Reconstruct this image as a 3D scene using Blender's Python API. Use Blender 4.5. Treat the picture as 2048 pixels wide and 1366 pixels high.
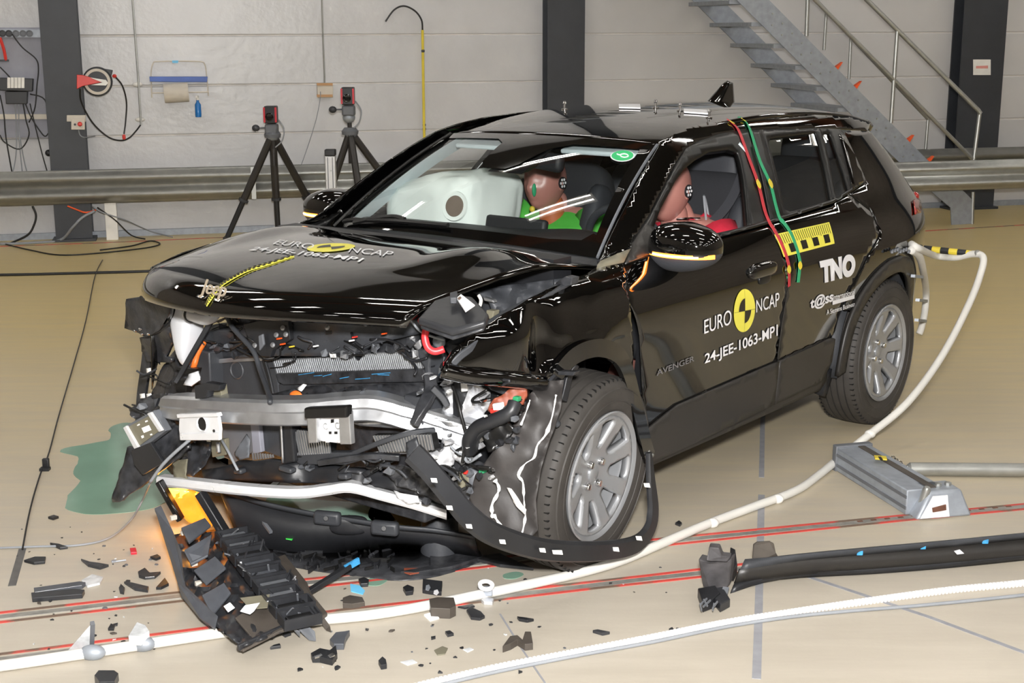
import bpy, bmesh, math, random
from math import sin, cos, pi, radians
from mathutils import Vector, Matrix, noise
from mathutils.geometry import delaunay_2d_cdt
for o in list(bpy.data.objects): bpy.data.objects.remove(o)
V = Vector
random.seed(7)
scn = bpy.context.scene; COL = scn.collection
# ---------------------------------------------------------------- camera
FPX, PITCH, ROLL, CAMH = 2740.16, 0.22287, -0.00321, 1.81556
FW = V((0, cos(PITCH), -sin(PITCH))); UP0 = V((0, sin(PITCH), cos(PITCH)))
RT = cos(ROLL)*V((1, 0, 0)) + sin(ROLL)*UP0; UPV = -sin(ROLL)*V((1, 0, 0)) + cos(ROLL)*UP0
CAMP = V((0, 0, CAMH))
cd = bpy.data.cameras.new('camera'); cam = bpy.data.objects.new('camera', cd); COL.objects.link(cam)
cd.sensor_width = 36; cd.lens = FPX/2048*36; cd.clip_start = .05; cd.clip_end = 200
Mc = Matrix((RT, UPV, -FW)).transposed().to_4x4(); Mc.translation = CAMP; cam.matrix_world = Mc
scn.camera = cam
# ---------------------------------------------------------------- light and exposure
scn.view_settings.view_transform = 'Standard'; scn.view_settings.look = 'None'
scn.view_settings.gamma = 1; scn.view_settings.use_curve_mapping = False
scn.view_settings.exposure = 0.0
wo = bpy.data.worlds.new('world'); scn.world = wo; wo.use_nodes = True
wo.node_tree.nodes['Background'].inputs[0].default_value = (.5, .5, .5, 1)
wo.node_tree.nodes['Background'].inputs[1].default_value = .05
def lamp(name, kind, loc, power, col=(1, 1, 1), rot=None, **k):
    l = bpy.data.lights.new(name, kind); l.energy = power; l.color = col
    for a, b in k.items(): setattr(l, a, b)
    o = bpy.data.objects.new(name, l); COL.objects.link(o); o.location = loc
    if rot: o.rotation_euler = rot
    return o
FLASH = 430
fl = lamp('camera_flash', 'AREA', CAMP + V((.05, .1, .28)), FLASH, (1, .98, .96), shape='RECTANGLE', size=.22, size_y=.14)
fl.rotation_euler = (radians(90-11), 0, 0)
TUBE_E = 35.0      # emission of the fluorescent tubes under the hall roof
# ---------------------------------------------------------------- pixel -> place helpers (surveyed from the photograph)
def ray(x, y): return FW + RT*((x-1024)/FPX) - UPV*((y-683)/FPX)
def G(x, y, z=0.0):
    d = ray(x, y); return CAMP + d*((z-CAMH)/d.z)
def onplane(x, y, p0, n):
    d = ray(x, y); return CAMP + d*((p0-CAMP).dot(n)/d.dot(n))
def AT(x, y, Y): d = ray(x, y); return CAMP + d*(Y/d.y)
CARH = 4.03987; CARP = V((1.05928, 6.7673, 0))
CARM = Matrix.Translation(CARP) @ Matrix.Rotation(CARH, 4, 'Z'); CARI = CARM.inverted()
CXV = V((cos(CARH), sin(CARH), 0)); CYV = V((-sin(CARH), cos(CARH), 0))
def CY(x, y, v): return CARI @ onplane(x, y, CARP + CYV*v, CYV)
def CX(x, y, v): return CARI @ onplane(x, y, CARP + CXV*v, CXV)
def CZ(x, y, v): return CARI @ G(x, y, v)
WA = G(200, 474); WB = G(2020, 410); WD = (WB-WA).normalized(); WN = V((WD.y, -WD.x, 0))
def WP(x, y, off=0): return onplane(x, y, WA + WN*off, WN)
def WS(s, z, off=0): return WA + WD*s + WN*off + V((0, 0, z))
# ---------------------------------------------------------------- materials
def lin(c):
    if isinstance(c, str):
        c = [int(c[i:i+2], 16)/255 for i in (0, 2, 4)]
        c = [x/12.92 if x <= .04045 else ((x+.055)/1.055)**2.4 for x in c]
    return tuple(c[:3])
MT = {}
def M(name, col, rough=.5, metal=0, coat=0, var=.12, scale=6., bump=0., bscale=40., emit=0, ecol=None, spec=.5, rvar=0.):
    if name in MT: return MT[name]
    m = bpy.data.materials.new(name); m.use_nodes = True; nt = m.node_tree; N = nt.nodes; L = nt.links
    b = N['Principled BSDF']; c = lin(col)
    tc = N.new('ShaderNodeTexCoord'); nz = N.new('ShaderNodeTexNoise'); nz.inputs['Scale'].default_value = scale; nz.inputs['Detail'].default_value = 5
    L.new(tc.outputs['Object'], nz.inputs['Vector'])
    rp = N.new('ShaderNodeValToRGB'); rp.color_ramp.elements[0].position = .3; rp.color_ramp.elements[1].position = .7
    rp.color_ramp.elements[0].color = [x*(1-var) for x in c]+[1]; rp.color_ramp.elements[1].color = [min(1, x*(1+var)) for x in c]+[1]
    L.new(nz.outputs['Fac'], rp.inputs['Fac']); L.new(rp.outputs['Color'], b.inputs['Base Color'])
    b.inputs['Roughness'].default_value = rough; b.inputs['Metallic'].default_value = metal
    b.inputs['Coat Weight'].default_value = coat; b.inputs['Coat Roughness'].default_value = .03
    b.inputs['Specular IOR Level'].default_value = spec
    if rvar:
        mr = N.new('ShaderNodeMapRange'); mr.inputs[3].default_value = max(0, rough-rvar); mr.inputs[4].default_value = rough+rvar
        L.new(nz.outputs['Fac'], mr.inputs[0]); L.new(mr.outputs[0], b.inputs['Roughness'])
    if bump:
        n2 = N.new('ShaderNodeTexNoise'); n2.inputs['Scale'].default_value = bscale; n2.inputs['Detail'].default_value = 4
        L.new(tc.outputs['Object'], n2.inputs['Vector'])
        bp = N.new('ShaderNodeBump'); bp.inputs['Strength'].default_value = bump; bp.inputs['Distance'].default_value = .01
        L.new(n2.outputs['Fac'], bp.inputs['Height']); L.new(bp.outputs['Normal'], b.inputs['Normal'])
    if emit:
        b.inputs['Emission Color'].default_value = (*lin(ecol or col), 1); b.inputs['Emission Strength'].default_value = emit
    MT[name] = m; return m
def glassmat(name, tint, refl=1.0, rough=.0):
    m = bpy.data.materials.new(name); m.use_nodes = True; nt = m.node_tree; N = nt.nodes; L = nt.links
    N.remove(N['Principled BSDF'])
    t = N.new('ShaderNodeBsdfTransparent'); t.inputs[0].default_value = (*lin(tint), 1)
    g = N.new('ShaderNodeBsdfGlossy'); g.inputs['Roughness'].default_value = rough; g.inputs[0].default_value = (refl, refl, refl, 1)
    fr = N.new('ShaderNodeFresnel'); ge = N.new('ShaderNodeNewGeometry'); mp = N.new('ShaderNodeMapRange'); mp.inputs[3].default_value = 1.5; mp.inputs[4].default_value = 1/1.5
    L.new(ge.outputs['Backfacing'], mp.inputs[0]); L.new(mp.outputs[0], fr.inputs[0])      # same reflectance from either side of the pane
    mx = N.new('ShaderNodeMixShader'); L.new(fr.outputs[0], mx.inputs[0]); L.new(t.outputs[0], mx.inputs[1]); L.new(g.outputs[0], mx.inputs[2])
    L.new(mx.outputs[0], N['Material Output'].inputs[0]); MT[name] = m; return m
# floor: worn sealed concrete, dusty beige with long drag streaks
def floormat():
    m = M('floor_concrete', 'bbb3a5', .42, var=.06, scale=.7, bump=.04, bscale=60, spec=.4)
    nt = m.node_tree; N = nt.nodes; L = nt.links; b = N['Principled BSDF']
    tc = next(n for n in N if n.type == 'TEX_COORD'); rp = next(n for n in N if n.type == 'VALTORGB')
    mp = N.new('ShaderNodeMapping'); mp.inputs['Scale'].default_value = (1.2, 9, 1); mp.inputs['Rotation'].default_value = (0, 0, radians(-12))
    L.new(tc.outputs['Object'], mp.inputs[0]); st = N.new('ShaderNodeTexNoise'); st.inputs['Scale'].default_value = 1.4; st.inputs['Detail'].default_value = 8; st.inputs['Roughness'].default_value = .65
    L.new(mp.outputs[0], st.inputs['Vector'])
    r2 = N.new('ShaderNodeValToRGB'); r2.color_ramp.elements[0].position = .30; r2.color_ramp.elements[1].position = .62
    r2.color_ramp.elements[0].color = (.80, .79, .77, 1); r2.color_ramp.elements[1].color = (1, 1, 1, 1)
    L.new(st.outputs['Fac'], r2.inputs['Fac'])
    # far floor mixed to ochre: warm glancing wall reflection painted into the colour
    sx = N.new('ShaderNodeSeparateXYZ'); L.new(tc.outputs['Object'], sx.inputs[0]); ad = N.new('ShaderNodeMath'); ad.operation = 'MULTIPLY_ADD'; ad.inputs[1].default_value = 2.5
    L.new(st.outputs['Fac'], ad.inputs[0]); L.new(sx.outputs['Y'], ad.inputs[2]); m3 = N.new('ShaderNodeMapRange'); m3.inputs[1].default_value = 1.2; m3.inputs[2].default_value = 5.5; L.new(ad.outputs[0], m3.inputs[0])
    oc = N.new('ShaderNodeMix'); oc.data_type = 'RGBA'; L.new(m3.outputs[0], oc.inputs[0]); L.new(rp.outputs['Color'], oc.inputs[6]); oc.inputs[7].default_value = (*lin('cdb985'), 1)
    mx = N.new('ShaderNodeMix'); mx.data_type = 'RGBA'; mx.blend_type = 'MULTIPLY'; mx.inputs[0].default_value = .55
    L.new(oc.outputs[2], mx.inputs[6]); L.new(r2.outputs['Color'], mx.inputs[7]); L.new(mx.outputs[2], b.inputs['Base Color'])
    mr = N.new('ShaderNodeMapRange'); mr.inputs[3].default_value = .30; mr.inputs[4].default_value = .5; L.new(st.outputs['Fac'], mr.inputs[0]); L.new(mr.outputs[0], b.inputs['Roughness'])
    return m
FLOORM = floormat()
M('wall_joint', 'd6d2cd', .6)
M('wall_panel', 'c3c2c1', .45, var=.04, scale=2., bump=.03, bscale=90)
# glossy sheet with a fine horizontal ripple (left bay)
M('wall_panel_gloss', 'c2c2c3', .34, var=.05, scale=3., bump=.30, bscale=16, spec=.5)
M('anthracite', '33363b', .5, var=.1); M('galv', 'a9aaa6', .42, .75, var=.10, scale=14, rvar=.1); M('galv_dull', '9aa0a8', .5, .35, var=.12, scale=20)
M('red_paint', 'b8423a', .6, var=.18, scale=30); _r = MT['red_paint'].node_tree; _n = next(n for n in _r.nodes if n.type == 'VALTORGB').color_ramp; _n.elements[0].position = .45; _n.elements[1].position = .52; _n.elements[0].color = (*lin('6d5a4c'), 1)   # worn through to the dirt
next(n for n in _r.nodes if n.type == 'TEX_NOISE').inputs['Scale'].default_value = 5
M('white_plastic', 'e6e4de', .45); M('black_plastic', '212225', .42, var=.25, bump=.05)
M('dark_plastic', '37393d', .5, var=.2, bump=.08, bscale=120); M('grey_plastic', '63666b', .5, var=.15); M('black_gloss', '050505', .06, coat=1, var=.0)
M('tripod_carbon', '2e2b29', .35, var=.2); M('yellow', 'd8c23c', .5, var=.08); M('orange', 'e8561c', .5, var=.1)
M('blue_paint', '3d5fae', .45); M('paper', 'cfc8bc', .9, var=.06); M('rail_steel', '9c9a94', .5, .5, var=.2, scale=25); M('rust', '6a4636', .7, .2, var=.3, scale=30)
M('cable_grey', '8b8f94', .5); M('cable_black', '141414', .45); M('cable_white', 'd6d4ce', .55, var=.05); M('ceiling_dark', '4a4640', .8); M('brown_beam', '6b3d20', .6)
M('alu', 'c3c5c8', .34, .85, var=.10, scale=18, rvar=.12); M('alu_bright', 'e4e5e7', .3, .3, var=.05, scale=18, rvar=.08); M('chrome', 'd8d8d8', .12, 1, var=.0)
M('rubber', '3b3835', .66, var=.22, scale=9, bump=.05, bscale=80); M('paint', '030303', .05, coat=1, var=0, spec=.6); M('cladding', '2b2927', .42, var=.08, bump=.06, bscale=300)
M('trim_black', '121212', .3, var=.1); M('white_decal', 'e8e8ea', .4, var=0); M('yellow_decal', 'e6dd55', .45, var=0); M('grey_trim', '74705f', .5, var=.05)
# ---------------------------------------------------------------- object helpers
WM = {}
def tag(o, label=None, cat=None, group=None, kind=None):
    for k, v in (('label', label), ('category', cat), ('group', group), ('kind', kind)):
        if v: o[k] = v
    return o
def thing(name, label, cat, loc=(0, 0, 0), rotz=0, group=None):
    o = bpy.data.objects.new(name, None); COL.objects.link(o); o.empty_display_size = .1
    o.location = loc; o.rotation_euler = (0, 0, rotz)
    WM[o.name] = Matrix.Translation(V(loc)) @ Matrix.Rotation(rotz, 4, 'Z')
    return tag(o, label, cat, group)
I3 = Matrix.Identity(3); I4 = Matrix.Identity(4)
def frame(z, ref=(0, 0, 1)):
    z = V(z).normalized(); ref = V(ref)
    if abs(z.dot(ref.normalized())) > .98: ref = V((1, 0, 0))
    x = ref.cross(z).normalized(); return x, z.cross(x), z
class MB:
    def __init__(s): s.v = []; s.f = []
    def add(s, vs, fs):
        o = len(s.v); s.v += [V(v) for v in vs]; s.f += [[i+o for i in f] for f in fs]; return s
    def hexa(s, p): return s.add(p, [(3, 2, 1, 0), (4, 5, 6, 7), (0, 1, 5, 4), (1, 2, 6, 5), (2, 3, 7, 6), (3, 0, 4, 7)])
    def box(s, c, d, R=I3):
        c = V(c); d = V(d)/2
        return s.hexa([c + R @ V((x*d.x, y*d.y, z*d.z)) for z in (-1, 1) for x, y in ((-1, -1), (1, -1), (1, 1), (-1, 1))])
    def bar(s, a, b, w, h, up=(0, 0, 1)):
        a = V(a); b = V(b); x, y, z = frame(b-a, up)
        return s.hexa([p + x*i*w/2 + y*j*h/2 for p in (a, b) for i, j in ((-1, -1), (1, -1), (1, 1), (-1, 1))])
    def sweep(s, pts, sec, up=(0, 0, 1), cap=True, scale=None, closed=False):
        pts = [V(p) for p in pts]; n = len(sec); k = len(pts); vs = []
        for i, p in enumerate(pts):
            a = pts[(i-1) % k] if (closed or i) else pts[0]; b = pts[(i+1) % k] if (closed or i < k-1) else pts[-1]
            x, y, z = frame(b-a, up); q = scale[i] if scale else 1
            vs += [p + x*u*q + y*v*q for u, v in sec]
        fs = [(i*n+j, i*n+(j+1) % n, ((i+1) % k)*n+(j+1) % n, ((i+1) % k)*n+j) for i in range(k if closed else k-1) for j in range(n)]
        if cap and not closed: fs += [tuple(range(n-1, -1, -1)), tuple((k-1)*n+j for j in range(n))]
        return s.add(vs, fs)
    def tube(s, pts, r, n=8, cap=True):
        pts = [V(p) for p in pts]; k = len(pts); rr = r if isinstance(r, (list, tuple)) else [r]*k
        vs = []; x = None
        for i, p in enumerate(pts):
            t = (pts[min(k-1, i+1)]-pts[max(0, i-1)]).normalized()
            if x is None: x = frame(t)[0]
            else:
                x = x - t*x.dot(t); x = x.normalized() if x.length > 1e-5 else frame(t)[0]
            y = t.cross(x)
            vs += [p + (x*cos(2*pi*j/n) + y*sin(2*pi*j/n))*rr[i] for j in range(n)]
        fs = [(i*n+j, i*n+(j+1) % n, (i+1)*n+(j+1) % n, (i+1)*n+j) for i in range(k-1) for j in range(n)]
        if cap: fs += [tuple(range(n-1, -1, -1)), tuple((k-1)*n+j for j in range(n))]
        return s.add(vs, fs)
    def lathe(s, prof, n=24, c=(0, 0, 0), ax=(0, 0, 1), ring=False, cap=True):
        c = V(c); x, y, z = frame(ax); k = len(prof); vs = []
        for r, h in prof: vs += [c + z*h + (x*cos(2*pi*j/n)+y*sin(2*pi*j/n))*r for j in range(n)]
        fs = [(i*n+j, i*n+(j+1) % n, ((i+1) % k)*n+(j+1) % n, ((i+1) % k)*n+j) for i in range(k if ring else k-1) for j in range(n)]
        if not ring and cap:
            if prof[0][0] > 1e-6: fs.append(tuple(range(n-1, -1, -1)))
            if prof[-1][0] > 1e-6: fs.append(tuple((k-1)*n+j for j in range(n)))
        return s.add(vs, fs)
    def prism(s, pts, off):
        pts = [V(p) for p in pts]; off = V(off); n = len(pts)
        nn = V((0, 0, 0))
        for i in range(n): nn += pts[i].cross(pts[(i+1) % n])
        if nn.dot(off) > 0: pts = pts[::-1]
        return s.add(pts + [p+off for p in pts], [tuple(range(n)), tuple(range(2*n-1, n-1, -1))] + [(i, n+i, n+(i+1) % n, (i+1) % n) for i in range(n)])
    def ell(s, c, r, nu=24, nv=14, e=1.0, e2=1.0, R=I3, fn=None):
        c = V(c); pw = lambda t, q: math.copysign(abs(t)**q, t); vs = []
        for i in range(nv+1):
            th = -pi/2 + pi*i/nv
            for j in range(nu):
                ph = 2*pi*j/nu
                p = V((pw(cos(th), e)*pw(cos(ph), e2), pw(cos(th), e)*pw(sin(ph), e2), pw(sin(th), e)))
                p = V((p.x*r[0], p.y*r[1], p.z*r[2]))
                if fn: p = fn(p)
                vs.append(c + R @ p)
        fs = [(i*nu+j, i*nu+(j+1) % nu, (i+1)*nu+(j+1) % nu, (i+1)*nu+j) for i in range(nv) for j in range(nu)]
        return s.add(vs, fs)
    def grid(s, fn, nu, nv, flip=False):
        vs = [fn(i/nu, j/nv) for j in range(nv+1) for i in range(nu+1)]; w = nu+1
        fs = [(j*w+i, j*w+i+1, (j+1)*w+i+1, (j+1)*w+i) for j in range(nv) for i in range(nu)]
        if flip: fs = [f[::-1] for f in fs]
        return s.add(vs, fs)
    def xf(s, Mx): s.v = [Mx @ v for v in s.v]; return s
    def mir(s): s.v = [V((v.x, -v.y, v.z)) for v in s.v]; s.f = [f[::-1] for f in s.f]; return s
    def obj(s, name, mat, par=None, sm=35, bev=0, fr=None, sol=0, sub=0, merge=True):
        """fr: matrix of the frame the vertices are in (None: the parent's own frame, or the world)."""
        me = bpy.data.meshes.new(name)
        if par is not None: Mx = (WM[par.name].inverted() @ fr) if fr is not None else I4
        else: Mx = fr if fr is not None else I4
        vs = [Mx @ v for v in s.v]; base = V((0, 0, 0))
        if par is None and vs:
            lo = [min(v[i] for v in vs) for i in range(3)]; hi = [max(v[i] for v in vs) for i in range(3)]
            base = V(((lo[0]+hi[0])/2, (lo[1]+hi[1])/2, lo[2])); vs = [v-base for v in vs]
        me.from_pydata(vs, [], s.f)
        if merge:
            bm = bmesh.new(); bm.from_mesh(me); bmesh.ops.remove_doubles(bm, verts=bm.verts, dist=1e-5); bm.to_mesh(me); bm.free()
        me.materials.append(MT[mat] if isinstance(mat, str) else mat)
        if sm:
            me.shade_smooth()
            if sm < 180: me.set_sharp_from_angle(angle=radians(sm))
        o = bpy.data.objects.new(name, me); COL.objects.link(o)
        if par is not None: o.parent = par; WM[o.name] = WM[par.name]
        else: o.location = base; WM[o.name] = Matrix.Translation(base)
        if sol: md = o.modifiers.new('s', 'SOLIDIFY'); md.thickness = sol; md.offset = -1
        if bev: md = o.modifiers.new('b', 'BEVEL'); md.width = bev; md.segments = 2; md.limit_method = 'ANGLE'; md.angle_limit = radians(40)
        if sub: md = o.modifiers.new('u', 'SUBSURF'); md.levels = sub; md.render_levels = sub
        return o
def crom(pts, n=6, closed=False):
    """Catmull-Rom through points"""
    pts = [V(p) for p in pts]; k = len(pts); out = []
    for i in range(k if closed else k-1):
        a, b, c, d = (pts[(i+j) % k] for j in (-1, 0, 1, 2)) if closed else (pts[max(0, i-1)], pts[i], pts[i+1], pts[min(k-1, i+2)])
        for t in range(n):
            t /= n; out.append(.5*((2*b)+(c-a)*t+(2*a-5*b+4*c-d)*t*t+(3*b-a-3*c+d)*t**3))
    if not closed: out.append(pts[-1])
    return out
def inpoly(x, y, P):
    r = False; j = len(P)-1
    for i in range(len(P)):
        if (P[i][1] > y) != (P[j][1] > y) and x < (P[j][0]-P[i][0])*(y-P[i][1])/(P[j][1]-P[i][1])+P[i][0]: r = not r
        j = i
    return r
def fillpoly(poly, step, holes=(), clean=.45):
    """triangulated grid of a 2-D polygon -> (verts2d, tris)"""
    loops = [list(poly)]+[list(h) for h in holes]; vs = []; es = []
    for lp in loops:
        q = []
        for i in range(len(lp)):
            a = lp[i]; b = lp[(i+1) % len(lp)]; L = math.hypot(b[0]-a[0], b[1]-a[1]); n = max(1, round(L/step))
            q += [(a[0]+(b[0]-a[0])*t/n, a[1]+(b[1]-a[1])*t/n) for t in range(n)]
        o = len(vs); vs += q; es += [(o+i, o+(i+1) % len(q)) for i in range(len(q))]
    nb = len(vs); bd = list(vs)
    x0 = min(v[0] for v in vs); x1 = max(v[0] for v in vs); y0 = min(v[1] for v in vs); y1 = max(v[1] for v in vs)
    cell = {}
    for v in bd: cell.setdefault((int(v[0]//step), int(v[1]//step)), []).append(v)
    ins = lambda x, y: inpoly(x, y, loops[0]) and not any(inpoly(x, y, h) for h in loops[1:])
    i = 0; y = y0+step/2
    while y < y1:
        x = x0 + step*(.25 if i % 2 else .75)
        while x < x1:
            if ins(x, y):
                cx, cy = int(x//step), int(y//step)
                if all((x-v[0])**2+(y-v[1])**2 > (clean*step)**2 for a in (-1, 0, 1) for b in (-1, 0, 1) for v in cell.get((cx+a, cy+b), ())): vs.append((x, y))
            x += step
        y += step*.87; i += 1
    r = delaunay_2d_cdt([V(v) for v in vs], es, [], 0, 1e-7)
    out = [tuple(v) for v in r[0]]; fs = []
    for f in r[2]:
        c = [sum(out[k][q] for k in f)/len(f) for q in (0, 1)]
        if ins(*c): fs.append(tuple(f))
    return out, fs
def textmesh(s, bold=0.0, shear=0.0):
    """-> (verts2d, faces) of a string, cap height scaled to 1, starting at x=0"""
    cu = bpy.data.curves.new('t', 'FONT'); cu.body = s; cu.offset = bold; cu.shear = shear; cu.fill_mode = 'FRONT'
    o = bpy.data.objects.new('t', cu); COL.objects.link(o); dg = bpy.context.evaluated_depsgraph_get()
    me = bpy.data.meshes.new_from_object(o.evaluated_get(dg)); vs = [(v.co.x, v.co.y) for v in me.vertices]; fs = [tuple(p.vertices) for p in me.polygons]
    bpy.data.objects.remove(o); bpy.data.curves.remove(cu); bpy.data.meshes.remove(me)
    x0 = min(v[0] for v in vs); x1 = max(v[0] for v in vs); y1 = max(v[1] for v in vs); y0 = min(v[1] for v in vs)
    return vs, fs, (x0, x1, y0, y1)
def textquad(mb, s, fn, bold=0., shear=0., div=3):
    """string fitted to the unit square, mapped by fn(u,v)"""
    vs, fs, (x0, x1, y0, y1) = textmesh(s, bold, shear)
    return mb.add([fn((v[0]-x0)/(x1-x0), (v[1]-y0)/(y1-y0)) for v in vs], fs)
def bil(a, b, c, d):
    a, b, c, d = V(a), V(b), V(c), V(d)   # bottom-left, bottom-right, top-right, top-left
    return lambda u, v: (a*(1-u)+b*u)*(1-v) + (d*(1-u)+c*u)*v
# ================================================================= the hall
def strip(pts, w, th, z0=0.0):
    """flat band on the floor through world points"""
    m = MB(); L = []
    for i, p in enumerate(pts):
        a = pts[max(0, i-1)]; b = pts[min(len(pts)-1, i+1)]; t = (b-a); t.z = 0; t.normalize(); n = V((-t.y, t.x, 0))*w/2
        L.append((p-n, p+n))
    for (a, b), (c, d) in zip(L, L[1:]):
        m.hexa([V((q.x, q.y, z0)) for q in (a, c, d, b)] + [V((q.x, q.y, z0+th)) for q in (a, c, d, b)])
    return m
FX0, FX1, FY0, FY1 = -11., 13., -8., 17.
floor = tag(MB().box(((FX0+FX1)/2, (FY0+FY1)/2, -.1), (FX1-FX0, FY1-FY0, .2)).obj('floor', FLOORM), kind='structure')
WM['floor'] = Matrix.Translation(floor.location)
def fchild(name, m, mat, **k): return m.obj(name, mat, floor, fr=I4, **k)
def gl(*pp): return [G(*p) for p in pp]
# two floor rails with worn red borders
for pts in ([(-160, 1242), (0, 1226), (359, 1185), (700, 1150), (1300, 1080), (1819, 1030), (2300, 985)], [(-160, 1262), (0, 1245), (369, 1202), (700, 1167), (1300, 1094), (1819, 1040), (2300, 995)],
            [(-160, 1330), (0, 1309), (133, 1292), (437, 1253), (685, 1220), (961, 1189), (1300, 1151), (1500, 1127), (1900, 1085), (2300, 1050)],
            [(-160, 1352), (0, 1330), (300, 1290), (626, 1246), (842, 1218), (1200, 1176), (1394, 1155), (1900, 1102), (2300, 1064)]):
    fchild('red_line', strip(gl(*pts), .016, .002), 'red_paint', sm=0)
fchild('floor_rail', strip(gl((-160, 1252), (0, 1235), (364, 1193), (700, 1158), (1300, 1087), (1819, 1035), (2300, 990)), .03, .0025), 'rail_steel', sm=0)
fchild('floor_rail', strip(gl((-160, 1341), (0, 1320), (437, 1265), (961, 1199), (1300, 1158), (1900, 1094), (2300, 1057)), .03, .0025), 'rail_steel', sm=0)
# slot holes along the upper rail near the clamp
for i in range(12):
    p = G(1720+i*27, 1044-i*2.7); fchild('rail_slot', MB().box((p.x, p.y, .002), (.022, .010, .004), Matrix.Rotation(radians(15), 3, 'Z')), 'rust', sm=0)
fchild('red_line', strip(gl((-200, 502), (0, 493), (200, 486), (400, 477), (640, 466)), .03, .002), 'red_paint', sm=0)
fchild('red_line', strip(gl((1760, 467), (1850, 462), (2048, 450), (2300, 437)), .03, .002), 'red_paint', sm=0)
M('tape_grey', '8f9095', .6, var=.12, scale=20); M('tape_dark', '5b5a58', .6, var=.2, scale=20)
fchild('tape_strip', strip(gl((1530, 760), (1525, 850), (1523, 955)), .022, .0015), 'tape_grey', sm=0)
fchild('tape_strip', strip(gl((1523, 990), (1519, 1150), (1517, 1235), (1513, 1358)), .026, .0015), 'tape_grey', sm=0)
fchild('tape_strip', strip(gl((1605, 1150), (1720, 1188), (1860, 1235), (2048, 1305), (2300, 1405)), .018, .0012), 'tape_grey', sm=0)
fchild('tape_strip', strip(gl((45, 1098), (24, 1172)), .026, .0015), 'tape_dark', sm=0)
fchild('tape_strip', strip(gl((1000, 1228), (1045, 1300), (1090, 1366)), .006, .001), 'tape_grey', sm=0)
# perimeter wall of sandwich panels, one object per panel
def wbox(s0, s1, z0, z1, o0, o1): return MB().hexa([WS(s, z, o) for z in (z0, z1) for s, o in ((s0, o1), (s1, o1), (s1, o0), (s0, o0))])
wall = tag(wbox(-7, 15, -.05, 6.6, -.25, -.012).obj('wall_back', 'wall_joint', sm=0), kind='structure')
bays = [(-7, -.36), (-.05, 4.15), (4.5, 8.45), (8.95, 15)]
zs = [0, .045, .478, .905, 1.345, 1.785, 2.22, 2.66, 3.1, 3.54, 3.98, 4.42, 4.86, 5.3, 5.74, 6.18, 6.6]
for bi, (a, b) in enumerate(bays):
    for i in range(1, len(zs)-1):
        wbox(a-.2, b+.2, zs[i]+.006, zs[i+1]-.006, -.08, 0).obj('wall_panel', 'wall_panel_gloss' if bi < 2 else 'wall_panel', wall, fr=I4, bev=.008, sm=0)
tag(wbox(-7, 15, 0, .055, -.02, .03).obj('baseboard_back', 'galv_dull', sm=0), kind='structure')
M('hall_wall', '9a9187', .8); M('hall_floorish', '8d8478', .8)
# the rest of the hall (behind the camera and to the sides)
tag(MB().box((FX0-.1, 4.5, 3.2), (.2, 25, 6.8)).obj('wall_left', 'hall_wall', sm=0), kind='structure')
tag(MB().box((FX1+.1, 4.5, 3.2), (.2, 25, 6.8)).obj('wall_right', 'hall_wall', sm=0), kind='structure')
tag(MB().box((1, FY0-.1, 3.2), (24.2, .2, 6.8)).obj('wall_front', 'hall_wall', sm=0), kind='structure')
ceil = tag(MB().box((1, 4.5, 6.7), (24.4, 25.2, .2)).obj('ceiling', 'ceiling_dark', sm=0), kind='structure')
for i in range(6):
    y = FY0+2+i*4
    MB().box((1, y, 6.42), (24, .22, .36)).obj('ceiling_beam', 'brown_beam', ceil, fr=I4, sm=0)
M('tube_light', 'ffffff', .5, emit=TUBE_E, ecol=(1, .965, .91))
lum = None
for ix in range(6):
    for iy in range(7):
        p = V((-8.4+ix*3.7, -5.6+iy*3.1, 6.05))
        if (p-WA).dot(WN) < .9: continue
        if lum is None:
            lum = thing('ceiling_luminaire', 'white twin tube luminaire hanging in rows under hall roof', 'lamp', p, radians(13), 'luminaires under the hall roof')
            kids = [MB().box((0, 0, .05), (1.6, .34, .06)).obj('housing', 'white_plastic', lum, sm=0)]
            for yy in (-.09, .09): kids.append(MB().lathe([(.0, -.75), (.024, -.75), (.024, .75), (0, .75)], 8, (0, yy, 0), (1, 0, 0)).obj('tube', 'tube_light', lum))
            for xx in (-.6, .6): kids.append(MB().tube([(xx, 0, .08), (xx, 0, .55)], .006, 6).obj('hanger', 'galv', lum))
        else:
            c = lum.copy(); COL.objects.link(c); c.location = p
            for k in kids: d = k.copy(); COL.objects.link(d); d.parent = c
# steel columns (rolled I sections)
for s0, s1, lab in ((-.362, -.049, 'dark steel column carrying the hose reel'), (4.152, 4.509, 'dark steel column rising behind the car roof'), (8.46, 8.94, 'dark steel column beyond the staircase with a small notice')):
    t = thing('steel_column', lab, 'column', WS((s0+s1)/2, 0, .1)); w = (s1-s0)
    R = Matrix.Rotation(math.atan2(WD.y, WD.x), 4, 'Z'); F = Matrix.Translation(WS((s0+s1)/2, 0, 0)) @ R
    for nm, y in (('flange', -.20), ('flange', -.01)): MB().box((0, y, 3.2), (w, .02, 6.4)).obj(nm, 'anthracite', t, fr=F, sm=0)
    MB().box((0, -.105, 3.2), (.014, .17, 6.4)).obj('web', 'anthracite', t, fr=F, sm=0)
    MB().box((0, -.105, .012), (w+.06, .3, .024)).obj('base_plate', 'anthracite', t, fr=F, sm=0)
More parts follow.
